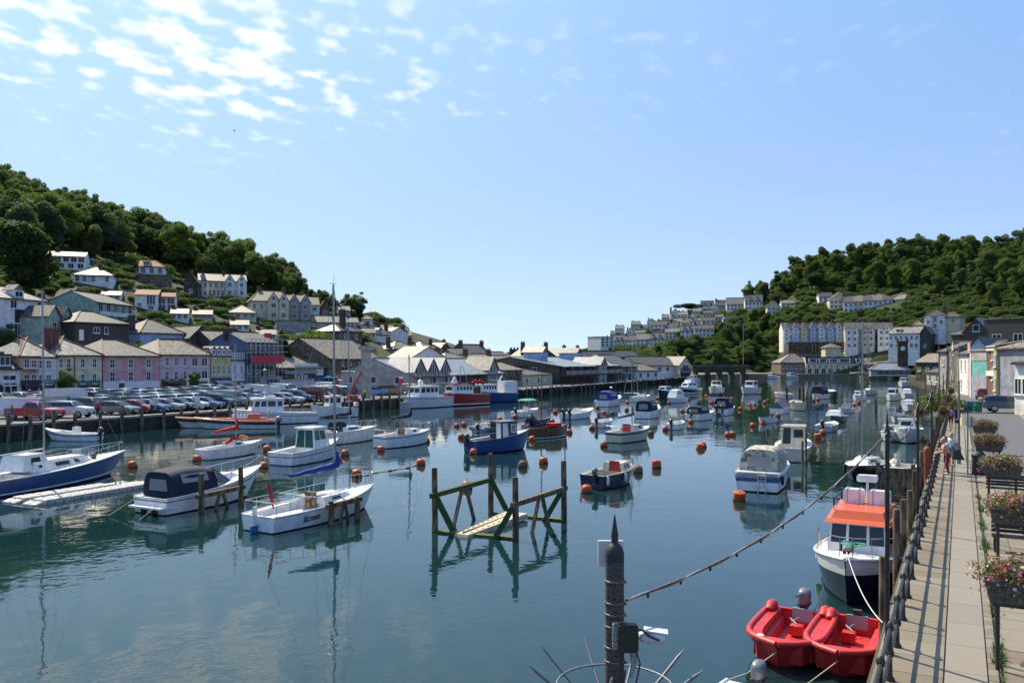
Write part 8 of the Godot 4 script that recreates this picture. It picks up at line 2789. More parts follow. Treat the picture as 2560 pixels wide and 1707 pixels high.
		if a[6] == "gel_white":
			cabin(S, "cabin", "gel_white", 0.35, 0.72, 1.0, 0.7, 1.1, 1.1, 0, 0.4, 0.1, [["s", 0.1, 0.9, 0.4, 0.85], ["f", 0.1, 0.9, 0.4, 0.85]], "gel_white", 0.1)
func tentlet(S: Dictionary) -> void:
	var b := MB.new()
	b.hexa([V(-2.6, 1.0, 0.9), V(-0.6, 1.1, 0.95), V(-0.6, 1.1, -0.95), V(-2.6, 1.0, -0.9), V(-2.4, 1.7, 0.05), V(-0.7, 1.9, 0.05), V(-0.7, 1.9, -0.05), V(-2.4, 1.7, -0.05)])
	put(b, "folded_cover", M.fender_white, S.o)
func red_dinghy(label: String, st: Array, bw: Array, k: int) -> void:
	var S := boat("workboat", label, st, bw, {"L": 3.3, "B": 1.72, "fb": 0.62, "fs": 0.55, "ws": 0.94, "bwp": 5.0, "deck": 0.86, "hull": "red_plastic", "rub": "red_plastic", "rubr": 0.075, "deckm": "red_plastic", "side": 0.3, "bottom": "red_plastic", "rake": 0.1, "floor": 0.12, "cat": "dinghy", "group": "red plastic rental dinghies"})
	# raised side pods and seats of the moulding
	for side in [-1.0, 1.0]:
		var b := MB.new()
		var pts := []
		for j in 7:
			var t := 0.02 + 0.16 * j / 6.0
			pts.append(hull_pt(S, t, 1.0, side) + V(0, 0.08 * sin(PI * j / 6.0) + 0.02, -side * 0.1))
		b.path(pts, [0.1, 0.13, 0.14, 0.14, 0.13, 0.12, 0.1], 8)
		put(b, "stern_pod", M.red_plastic, S.o)
		b = MB.new()
		b.hexa([V(-1.45, 0.12, side * 0.56 + 0.14), V(1.0, 0.12, side * 0.52 + 0.14), V(1.0, 0.12, side * 0.52 - 0.14), V(-1.45, 0.12, side * 0.56 - 0.14), V(-1.45, 0.36, side * 0.56 + 0.12), V(1.0, 0.38, side * 0.52 + 0.12), V(1.0, 0.38, side * 0.52 - 0.12), V(-1.45, 0.36, side * 0.56 - 0.12)])
		put(b, "side_seat", M.red_plastic, S.o)
		b = MB.new()
		pts = []
		for j in 25:
			var t := 0.04 + 0.86 * j / 24.0
			pts.append(hull_pt(S, t, 0.9, side) + V(0, -0.03 * absf(sin(j * PI / 4.0)), side * 0.09))
		b.path(pts, [0.011], 5)
		put(b, "grab_line", M.rubber, S.o)
	var b2 := MB.new()
	b2.hexa([V(1.0, 0.12, 0.6), V(1.3, 0.12, 0.5), V(1.3, 0.12, -0.5), V(1.0, 0.12, -0.6), V(1.0, 0.5, 0.62), V(1.4, 0.56, 0.5), V(1.4, 0.56, -0.5), V(1.0, 0.5, -0.62)])
	put(b2, "bow_locker", M.red_plastic, S.o)
	pbox(S.o, "transom_pad", mat("transom_grey", rgb(0.34, 0.33, 0.33), 0.5), V(-1.56, 0.42, 0), V(0.05, 0.34, 0.5))
	b2 = MB.new()
	rounded_box(b2, V(0.1 * k, 0.28, 0.75), V(0.34, 0.24, 0.26), 0.05)
	var tk := put(b2, "fuel_tank", mat("tank_red", rgb(0.55, 0.03, 0.02), 0.3, {"coat": 0.5}), S.o)
	tk.transform = Transform3D(Basis(V(0, 0, 1), V(0, 1, 0), V(-1, 0, 0)), Vector3.ZERO)
	b2 = MB.new()
	b2.path([V(-0.75, 0.42, 0), V(-0.9, 0.5, 0.18), V(-1.1, 0.35, 0.2), V(-1.4, 0.4, 0.05)], [0.014], 6)
	put(b2, "fuel_line", M.gel_grey, S.o)
	if k == 0:
		outboard(S, 0, "motor_grey", 0.95)
		b2 = MB.new()
		b2.tube(V(-1.6, 0.95, 0), V(-1.05, 1.02, 0.06), 0.02, 0.02, 6)
		put(b2, "tiller", M.rubber, S.o)
		b2 = MB.new()
		b2.lathe([[0.0, 0.008], [0.075, 0.008], [0.08, 0.0]], 14, Transform3D(Basis(Vector3.RIGHT, 0.0), V(1.35, 0.69, 0.42)))
		put(b2, "white_roundel", M.gel_white, S.o)
	else:
		b2 = MB.new()
		b2.box(V(-1.6, 0.66, 0), V(0.14, 0.12, 0.2))
		put(b2, "motor_clamp", M.rubber, S.o)
	b2 = MB.new()
	b2.path([V(1.62, 0.45, 0), V(2.3, 0.1, 0.5), V(2.9, -0.02, 1.0)], [0.014], 5)
	put(b2, "mooring_rope", M.rope, S.o)

# --- vehicles. Front +x, wheels on y = 0
const CARS := {
	"hatchback": [[[2.0, 0.3], [2.02, 0.62], [1.85, 0.84], [1.0, 0.97], [0.3, 1.42], [-0.9, 1.48], [-1.6, 1.40], [-1.9, 0.98], [-2.0, 0.75], [-2.0, 0.3]], 0.87, 1.28, 3, 6],
	"estate_car": [[[2.25, 0.3], [2.27, 0.62], [2.1, 0.82], [1.1, 0.95], [0.35, 1.40], [-1.3, 1.46], [-2.0, 1.36], [-2.25, 0.95], [-2.28, 0.7], [-2.28, 0.3]], 0.9, 1.38, 3, 6],
	"off_roader": [[[2.2, 0.4], [2.22, 0.85], [2.05, 1.05], [1.1, 1.15], [0.55, 1.64], [-1.2, 1.70], [-2.0, 1.64], [-2.2, 1.15], [-2.25, 0.9], [-2.25, 0.4]], 0.92, 1.36, 3, 6],
	"van": [[[2.5, 0.35], [2.52, 0.85], [2.35, 1.1], [1.75, 1.25], [1.05, 1.92], [-2.3, 2.02], [-2.46, 1.95], [-2.5, 1.2], [-2.5, 0.8], [-2.5, 0.35]], 0.96, 1.55, 3, 6],
	"pickup_truck": [[[2.6, 0.42], [2.62, 0.92], [2.45, 1.08], [1.3, 1.18], [0.75, 1.72], [-0.4, 1.76], [-0.75, 1.2], [-2.55, 1.18], [-2.6, 0.9], [-2.6, 0.42]], 0.93, 1.6, 3, 5],
}
func car_w(k: String, y: float) -> float:
	var w: float = CARS[k][1]
	var belt: float = CARS[k][0][3][1]
	if y <= belt:
		return w * (0.93 + 0.07 * sin(clampf(y / belt, 0, 1) * PI))
	return w * (1.0 - 0.30 * (y - belt) / 0.6) * 0.97 if not k == "van" else w * (1.0 - 0.12 * (y - belt))
func car(k: String, paint: Material, label: String, at: Vector3, turn: float, group := "") -> Node3D:
	if shared.has("car_" + k):
		var c := copy(shared["car_" + k], at, turn, label, group)
		(c.get_node("body") as MeshInstance3D).material_override = paint
		return c
	var o := thing(k, label, k.replace("_", " "), at, turn, group)
	var pf: Array = CARS[k][0]
	var b := MB.new()
	var rows := []
	for p in pf:
		var row := PackedVector3Array()
		for j in 7:
			var f := -1.0 + j / 3.0
			row.append(V(p[0] - 0.06 * absf(f) * f * f * signf(p[0]), p[1] + 0.03 * (1.0 - f * f), f * car_w(k, p[1])))
		rows.append(row)
	b.grid(rows)
	var pg := PackedVector2Array()
	for p in pf:
		pg.append(Vector2(p[0] - 0.06 * signf(p[0]), p[1]))
	var tri := Geometry2D.triangulate_polygon(pg)
	for side in [-1.0, 1.0]:
		for q in range(0, tri.size(), 3):
			var v := []
			for e in 3:
				var w2: Vector2 = pg[tri[q + e]]
				v.append(V(w2.x, w2.y, side * car_w(k, w2.y)))
			b.tri(v[0], v[1], v[2])
	put(b, "body", paint, o)
	var ws: int = CARS[k][3]
	var gl := [[ws, ws + 1, "windscreen"], [CARS[k][4], CARS[k][4] + 1, "rear_window"]]
	for g in gl:
		if k == "van" and g[2] == "rear_window":
			continue
		var a: Array = pf[g[0]]
		var c: Array = pf[g[1]]
		b = MB.new()
		var wa := car_w(k, a[1]) * 0.9
		var wc := car_w(k, c[1]) * 0.9
		panel(b, [V(a[0], a[1] + 0.03, wa), V(a[0], a[1] + 0.03, -wa), V(c[0], c[1] + 0.03, -wc), V(c[0], c[1] + 0.03, wc)] if g[2] == "windscreen" else [V(c[0], c[1] + 0.03, -wc), V(c[0], c[1] + 0.03, wc), V(a[0], a[1] + 0.03, wa), V(a[0], a[1] + 0.03, -wa)], 0.02, 0.98, 0.06, 0.94, 0.015)
		put(b, g[2], M.boat_glass, o)
	var p0: Array = pf[3]
	var p1: Array = pf[4]
	var p2: Array = pf[CARS[k][4] - 1]
	var back: float = {"van": 0.9, "pickup_truck": -0.45}.get(k, pf[7][0] + 0.25)
	var top: float = minf(p1[1], p2[1]) - 0.09
	var belt: float = p0[1] + 0.03
	for side in [-1.0, 1.0]:
		b = MB.new()
		var pts := []
		for q in [[p0[0] - 0.18, belt], [p1[0] + 0.02, top], [back + 0.16, top], [back, belt]]:
			pts.append(V(q[0], q[1], side * (car_w(k, q[1]) + 0.012)))
		b.sheet(pts, V(0, 0, -side * 0.012))
		put(b, "side_window", M.boat_glass, o)
		b = MB.new()
		b.box(V(p0[0] - 0.15, belt + 0.06, side * (CARS[k][1] + 0.08)), V(0.12, 0.14, 0.18))
		put(b, "mirror", M.rubber, o)
		for e in [[1, "headlight", "lamp_clear"], [8, "tail_light", "lamp_red"]]:
			var lp: Array = pf[e[0]]
			pbox(o, e[1], M[e[2]], V(lp[0] - 0.08 * signf(lp[0]), lp[1] + (0.06 if e[0] == 1 else 0.1), side * car_w(k, lp[1]) * 0.78), V(0.22, 0.15, 0.32))
		for x in [CARS[k][2], -CARS[k][2]]:
			var r := 0.32 if k in ["hatchback", "estate_car"] else 0.37
			b = MB.new()
			b.lathe([[r * 0.62, 0.1], [r, 0.1], [r, -0.1], [r * 0.62, -0.1]], 14, Transform3D(Basis(Vector3.RIGHT, PI / 2), V(x, r, side * (CARS[k][1] - 0.07))))
			var wh := put(b, "wheel", M.rubber, o)
			b = MB.new()
			b.lathe([[0.0, 0.08], [r * 0.64, 0.09], [r * 0.64, -0.08]], 10, Transform3D(Basis(Vector3.RIGHT, PI / 2 * side), V(x, r, side * (CARS[k][1] - 0.06))))
			put(b, "rim", M.mast_alloy, wh)
	pbox(o, "grille", M.rubber, V(pf[1][0] - 0.01, pf[0][1] + 0.12, 0), V(0.06, 0.22, CARS[k][1] * 1.3))
	pbox(o, "number_plate", M.white_paint, V(pf[1][0] + 0.025, pf[0][1] + 0.14, 0), V(0.02, 0.11, 0.5))
	shared["car_" + k] = o
	return o
func make_cars() -> void:
	mat("lamp_clear", rgb(0.5, 0.5, 0.5), 0.1)
	mat("lamp_red", rgb(0.3, 0.01, 0.01), 0.15)
	var cols := {"white": rgb(0.62, 0.62, 0.61), "silver": rgb(0.36, 0.37, 0.38), "grey": rgb(0.13, 0.135, 0.14), "black": rgb(0.015, 0.015, 0.017), "red": rgb(0.34, 0.015, 0.018), "blue": rgb(0.02, 0.075, 0.27), "dark blue": rgb(0.012, 0.022, 0.06), "burgundy": rgb(0.13, 0.012, 0.015), "orange": rgb(0.42, 0.10, 0.015), "light blue": rgb(0.05, 0.24, 0.42)}
	for c in cols:
		mat("car_" + c, cols[c], 0.25, {"coat": 1.0, "metal": 0.25 if c in ["silver", "grey", "blue"] else 0.0})
	var A: Vector2 = LQ[2]
	var e: Vector2 = (LQ[4] - LQ[2]).normalized()
	var n := Vector2(e.y, -e.x)
	var face := atan2(n.y, -n.x)     # turn that points the bonnet at the water
	var on := func(u: float, s: float) -> Vector3:
		var q := A + n * s
		var m := (u - UC) / F
		var k := (q.x + m * q.y) / (-m * e.y - e.x)
		var p := q + e * k
		return V(p.x, QL + 0.01, p.y)
	var first := [[70, "van", "white", 0.9, 8.5], [86, "pickup_truck", "red", 0.3, 4.6], [172, "off_roader", "white", 0.45, 4.6], [132, "van", "silver", 1.5, 11.0], [228, "off_roader", "grey", 0.2, 9.6], [292, "estate_car", "grey", 0.25, 4.6], [340, "hatchback", "red", 0.3, 4.8], [374, "hatchback", "blue", 0.3, 4.6], [412, "estate_car", "silver", 0.3, 4.8], [444, "hatchback", "black", 0.3, 4.6], [478, "hatchback", "white", 0.3, 4.8], [508, "estate_car", "blue", 0.3, 4.6], [546, "off_roader", "black", 0.2, 4.8], [580, "van", "silver", 0.2, 6.0], [612, "off_roader", "silver", 0.2, 4.6], [640, "hatchback", "silver", 0.3, 4.6], [668, "estate_car", "dark blue", 0.3, 4.8], [694, "hatchback", "burgundy", 0.3, 4.6], [718, "estate_car", "white", 0.3, 4.6], [742, "off_roader", "dark blue", 0.3, 4.6], [771, "van", "burgundy", 3.3, 5.4], [808, "estate_car", "orange", 0.3, 4.6]]
	for a in first:
		car(a[1], M["car_" + a[2]], "%s %s parked in the row along the quay edge" % [a[2], a[1].replace("_", " ")], on.call(a[0], a[4]), face + a[3], "vehicles parked along the quay edge")
	var kinds := ["hatchback", "estate_car", "off_roader", "hatchback", "estate_car", "hatchback", "van"]
	var tones := ["white", "silver", "grey", "black", "blue", "red", "silver", "white", "dark blue", "black", "grey"]
	for row in [[14.5, PI], [20.0, 0.0], [31.0, PI], [36.5, 0.0]]:
		var k := -12.0
		while k < 120.0:
			k += 2.62
			var p: Vector2 = A + n * row[0] + e * k
			var px := to_px(V(p.x, QL, p.y))
			if px.x < -30 or px.x > 905 or rng.randf() < 0.07:
				continue
			if row[0] > 30 and px.x > 640 or row[0] > 15 and px.x < 250 and row[0] < 30:
				continue
			var kd: String = kinds[rng.randi() % 7]
			var tn: String = tones[rng.randi() % 11]
			if kd == "van":
				tn = "white"
			car(kd, M["car_" + tn], "%s %s parked in the packed rows between the quay and the shops" % [tn, kd.replace("_", " ")], V(p.x, QL + 0.01, p.y), face + row[1] + rng.randf_range(-0.04, 0.04), "cars parked in the rows behind the quay edge")
	# box van, and cars further along
	var o := thing("box_van", "tall white box van parked behind the silver van", "van", on.call(178, 15.0), face + 1.62)
	pbox(o, "box", M.car_white, V(-0.9, 1.5, 0), V(3.6, 2.1, 2.0))
	var b := MB.new()
	b.hexa([V(0.9, 0.45, 0.98), V(2.9, 0.45, 0.95), V(2.9, 0.45, -0.95), V(0.9, 0.45, -0.98), V(0.9, 2.3, 0.92), V(1.75, 2.2, 0.85), V(1.75, 2.2, -0.85), V(0.9, 2.3, -0.92)])
	put(b, "cab", M.car_white, o)
	pbox(o, "side_window", M.boat_glass, V(1.75, 1.7, 0), V(0.8, 0.7, 1.95))
	for x in [-2.0, 2.0]:
		for z in [-0.9, 0.9]:
			b = MB.new()
			b.tube(V(x, 0.38, z - 0.12), V(x, 0.38, z + 0.12), 0.38, 0.38, 12)
			put(b, "wheel", M.rubber, o)
	for a in [[938, "hatchback", "light blue", 6.0, 0.7], [972, "off_roader", "orange", 5.0, 0.6], [993, "estate_car", "grey", 5.2, 0.5]]:
		car(a[1], M["car_" + a[2]], "%s %s parked below the fish hall gable" % [a[2], a[1].replace("_", " ")], on.call(a[0], a[3] + 3.0), face + a[4])
	car("off_roader", M["car_dark blue"], "dark blue off roader on the forecourt beside the road", V(50.5, QR + 0.1, -84), -0.35)
	car("hatchback", M["car_red"], "red hatchback beside the teal house", V(64.0, QR + 0.12, -112), 1.1)
	car("van", M["car_white"], "white van at the road bend by the quoined house", pt(126, 3.6, QR + 0.03), 1.2)
	for k in 2:
		o = thing("wheelie_bin", "%s wheelie bin beside the hedge on the forecourt" % ["blue", "green"][k], "bin", V(46.8 + k * 0.9, QR + 0.1, -84.5))
		pbox(o, "body", mat("bin_" + str(k), [rgb(0.02, 0.10, 0.26), rgb(0.02, 0.14, 0.06)][k], 0.5), V(0, 0.5, 0), V(0.6, 1.0, 0.65))
		pbox(o, "lid", M["bin_" + str(k)], V(0, 1.04, 0.02), V(0.66, 0.08, 0.72))
	for a in [[44.4, -85.5, 2.2], [46.0, -89.0, 2.4], [53.5, -78.0, 1.8], [55.0, -82.5, 2.2]]:
		tree("hedge_shrub", "clipped green garden shrub on the forecourt beside the road", "garden shrubs on the forecourt", V(a[0], QR, a[1]), a[2], "dome", "light")

# --- people
func person(label: String, at: Vector3, turn: float, pose: String, c: Dictionary, group := "") -> Node3D:
	# joints in metres, facing +z
	var lean := 0.0
	var arm := [V(0.24, 1.05, 0.02), V(0.26, 0.82, 0.06), V(-0.24, 1.05, 0.0), V(-0.26, 0.82, 0.05)]
	var feet := [V(0.1, 0.05, 0.02), V(-0.1, 0.05, 0.0)]
	if pose == "lean":
		lean = 0.2
		arm = [V(0.24, 1.08, 0.22), V(0.2, 1.0, 0.45), V(-0.24, 1.08, 0.22), V(-0.2, 1.0, 0.45)]
	elif pose == "point":
		lean = 0.08
		arm = [V(0.36, 1.22, 0.22), V(0.46, 1.16, 0.45), V(-0.24, 1.06, 0.1), V(-0.22, 0.95, 0.32)]
	elif pose == "walk":
		feet = [V(0.09, 0.05, 0.26), V(-0.09, 0.07, -0.26)]
		arm = [V(0.24, 1.05, -0.1), V(0.25, 0.84, -0.02), V(-0.24, 1.05, 0.1), V(-0.25, 0.86, 0.2)]
	var hip := V(0, 0.9, 0)
	var chest := V(0, 1.26, lean * 0.75)
	var neck := V(0, 1.42, lean)
	var head := V(0, 1.57, lean + 0.03)
	var B := [[hip + V(-0.07, 0, 0), hip + V(0.07, 0, 0), 0.13, 0.13, c.legs], [hip + V(0, 0.1, 0.01), chest, 0.125, 0.15, c.top], [chest + V(-0.1, 0.06, 0), chest + V(0.1, 0.06, 0), 0.1, 0.1, c.top], [neck - V(0, 0.04, 0), head - V(0, 0.07, 0), 0.055, 0.055, c.skin], [head + V(0, -0.05, 0.02), head + V(0, 0.03, 0), 0.085, 0.098, c.skin], [head + V(0, 0.045, -0.025), head + V(0, -0.03, -0.06), 0.098, 0.075, c.hair], [head + V(0, -0.02, 0.1), head + V(0, -0.035, 0.115), 0.018, 0.014, c.skin]]
	for s in 2:
		var sg := 1.0 if s == 0 else -1.0
		var sh := chest + V(sg * 0.18, 0.08, 0)
		var el: Vector3 = arm[s * 2]
		var wr: Vector3 = arm[s * 2 + 1]
		B.append([sh, sh.lerp(el, 0.5), 0.058, 0.05, c.top])
		B.append([sh.lerp(el, 0.5), el, 0.046, 0.04, c.sleeve])
		B.append([el, wr, 0.04, 0.03, c.sleeve])
		var hd := (wr - el).normalized()
		B.append([wr, wr + hd * 0.08, 0.03, 0.034, c.skin])
		for f in 4:
			B.append([wr + hd * 0.08 + V(0, 0, -0.03 + 0.02 * f), wr + hd * (0.15 + 0.012 * (f % 3)) + V(0, -0.02, -0.03 + 0.02 * f), 0.011, 0.009, c.skin])
		B.append([wr + hd * 0.03 + V(0, 0, 0.03), wr + hd * 0.09 + V(0, 0, 0.055), 0.012, 0.01, c.skin])
		var ft: Vector3 = feet[s]
		var kn := (hip + ft) * 0.5 + V(sg * 0.05, 0.02, 0.05)
		B.append([hip + V(sg * 0.09, -0.04, 0), kn, 0.095, 0.066, c.legs])
		B.append([kn, ft + V(0, 0.04, -0.02), 0.06, 0.042, c.shin])
		B.append([ft + V(0, 0, -0.03), ft + V(0, -0.01, 0.15), 0.045, 0.036, c.shoe])
	var h := 0.026
	var lo := V(-0.62, -0.04, -0.5)
	var nx := 48
	var ny := 70
	var nz := 44
	var acc := PackedFloat32Array()
	acc.resize(nx * ny * nz)
	var near := PackedFloat32Array()
	near.resize(nx * ny * nz)
	near.fill(9.0)
	var who := PackedInt32Array()
	who.resize(nx * ny * nz)
	for bi in B.size():
		var a: Vector3 = B[bi][0]
		var e: Vector3 = B[bi][1]
		var r0: float = B[bi][2]
		var r1: float = B[bi][3]
		var pad: float = maxf(r0, r1) + 0.08
		var mn := ((a.min(e) - Vector3.ONE * pad - lo) / h).floor()
		var mx := ((a.max(e) + Vector3.ONE * pad - lo) / h).ceil()
		var ab := e - a
		var l2 := maxf(ab.length_squared(), 1e-6)
		for iz in range(maxi(0, int(mn.z)), mini(nz, int(mx.z))):
			for iy in range(maxi(0, int(mn.y)), mini(ny, int(mx.y))):
				for ix in range(maxi(0, int(mn.x)), mini(nx, int(mx.x))):
					var p := lo + V(ix, iy, iz) * h
					var t := clampf((p - a).dot(ab) / l2, 0, 1)
					var d := p.distance_to(a + ab * t) - lerpf(r0, r1, t)
					var id := (iz * ny + iy) * nx + ix
					acc[id] += exp(-d / 0.016)
					if d < near[id]:
						near[id] = d
						who[id] = bi
	# surface nets
	var b := MB.new()
	b.colored = true
	var vid := {}
	for iz in nz - 1:
		for iy in ny - 1:
			for ix in nx - 1:
				var base := (iz * ny + iy) * nx + ix
				var inside := 0
				var s := Vector3.ZERO
				var cnt := 0
				var v8 := []
				for q in 8:
					var val: float = acc[base + (q & 1) + ((q >> 1) & 1) * nx + (q >> 2) * nx * ny]
					v8.append(-0.016 * log(maxf(val, 1e-9)))
					if val > 1.0:
						inside += 1
				if inside == 0 or inside == 8:
					continue
				for ed in [[0, 1], [2, 3], [4, 5], [6, 7], [0, 2], [1, 3], [4, 6], [5, 7], [0, 4], [1, 5], [2, 6], [3, 7]]:
					if (v8[ed[0]] < 0) != (v8[ed[1]] < 0):
						var f: float = v8[ed[0]] / (v8[ed[0]] - v8[ed[1]])
						var pa := V(ed[0] & 1, (ed[0] >> 1) & 1, ed[0] >> 2)
						var pb := V(ed[1] & 1, (ed[1] >> 1) & 1, ed[1] >> 2)
						s += pa.lerp(pb, f)
						cnt += 1
				var gn := V(v8[1] - v8[0] + v8[3] - v8[2] + v8[5] - v8[4] + v8[7] - v8[6], v8[2] - v8[0] + v8[3] - v8[1] + v8[6] - v8[4] + v8[7] - v8[5], v8[4] - v8[0] + v8[5] - v8[1] + v8[6] - v8[2] + v8[7] - v8[3]).normalized()
				b.col = B[who[base]][4]
				vid[base] = b._add(lo + (V(ix, iy, iz) + s / cnt) * h, gn)
	var st := [1, nx, nx * ny]
	for base in vid:
		var ins: bool = acc[base] > 1.0
		for ax in 3:
			if (acc[base + st[ax]] > 1.0) == ins:
				continue
			var u: int = st[(ax + 1) % 3]
			var w: int = st[(ax + 2) % 3]
			if not (vid.has(base - u) and vid.has(base - w) and vid.has(base - u - w)):
				continue
			var q := [vid[base], vid[base - u], vid[base - u - w], vid[base - w]]
			if ins:
				b.i.append_array([q[0], q[2], q[1], q[0], q[3], q[2]])
			else:
				b.i.append_array([q[0], q[1], q[2], q[0], q[2], q[3]])
	var o := thing("person", label, "person", at, turn, group)
	put(b, "body", mat("person_cloth", Color.WHITE, 0.8, {"vc": true}), o)
	return o
func make_people() -> void:
	var skin := Color(0.5, 0.29, 0.2)
	var k := func(top: Color, sl: Color, legs: Color, shin: Color, hair: Color) -> Dictionary: return {"top": top, "sleeve": sl, "legs": legs, "shin": shin, "hair": hair, "skin": skin, "shoe": Color(0.5, 0.48, 0.46)}
	var blond := Color(0.42, 0.28, 0.13)
	var dark := Color(0.05, 0.035, 0.025)
	var navy := Color(0.02, 0.025, 0.05)
	var wine := Color(0.26, 0.02, 0.04)
	var to_water := PTURN - PI / 2
	var o := person("person in peach top and wine red trousers leaning on the railing", pt(27.2, 0.52, QR + 0.04), to_water, "lean", k.call(Color(0.6, 0.3, 0.2), skin, wine, wine, blond), "people at the railing")
	var bag := thing("shoulder_bag", "big black shoulder bag carried by the person in red trousers", "bag", o.position + V(0.32, 0.72, 0.12), PTURN)
	var b := MB.new()
	b.hexa([V(-0.16, 0, 0.1), V(0.34, 0, 0.1), V(0.34, 0, -0.1), V(-0.16, 0, -0.1), V(-0.12, 0.42, 0.06), V(0.12, 0.48, 0.06), V(0.12, 0.48, -0.06), V(-0.12, 0.42, -0.06)])
	b.path([V(-0.1, 0.4, 0), V(-0.18, 0.62, 0), V(0.0, 0.72, 0), V(0.1, 0.46, 0)], [0.02], 6)
	put(b, "bag", M.black_paint, bag)
	person("person in pale blue shirt pointing over the railing", pt(28.3, 0.45, QR + 0.04), to_water + 0.4, "point", k.call(Color(0.32, 0.48, 0.6), skin, navy, skin, dark), "people at the railing")
	person("fair haired person in a white vest standing behind the pair at the railing", pt(30.8, 0.62, QR + 0.04), to_water + 1.2, "stand", k.call(Color(0.62, 0.6, 0.62), skin, Color(0.2, 0.2, 0.24), skin, blond), "people at the railing")
	person("person in a mauve jacket and dark shorts walking along the promenade", pt(57.5, 0.35, QR + 0.04), PTURN + PI, "walk", k.call(Color(0.36, 0.2, 0.32), Color(0.36, 0.2, 0.32), dark, skin, dark), "couple walking along the promenade")
	var blk := Color(0.015, 0.015, 0.02)
	person("person in black walking beside the mauve jacket", pt(59.5, 0.75, QR + 0.04), PTURN + PI, "walk", k.call(blk, blk, blk, skin, dark), "couple walking along the promenade")
	var A: Vector2 = LQ[2]
	var e: Vector2 = (LQ[4] - LQ[2]).normalized()
	var grey := Color(0.12, 0.13, 0.14)
	var spots := [[28, 1.6, Color(0.09, 0.09, 0.08), grey, "person in drab jacket standing at the quay edge by the red pickup"], [244, 2.0, Color(0.35, 0.03, 0.03), navy, "person in red shirt on the quay edge by the grey estate"], [379, 1.5, Color(0.62, 0.6, 0.58), navy, "person in white shirt on the quay edge by the blue hatchback"], [493, 1.2, Color(0.6, 0.58, 0.6), Color(0.5, 0.48, 0.5), "person in pale clothes at the quay edge above the inflatables"], [912, 2.5, Color(0.5, 0.55, 0.04), navy, "quay worker in yellow high visibility jacket near the crane"]]
	for s in spots:
		var n := Vector2(e.y, -e.x)
		var q: Vector2 = A + n * s[1]
		var m: float = (s[0] - UC) / F
		var kk: float = (q.x + m * q.y) / (-m * e.y - e.x)
		var p: Vector2 = q + e * kk
		person(s[4], V(p.x, QL + 0.02 + (0.16 if s[1] < 1.3 else 0.0), p.y), rng.randf() * TAU, "stand", k.call(s[2], s[2], s[3], s[3], dark), "people on the car park quay")

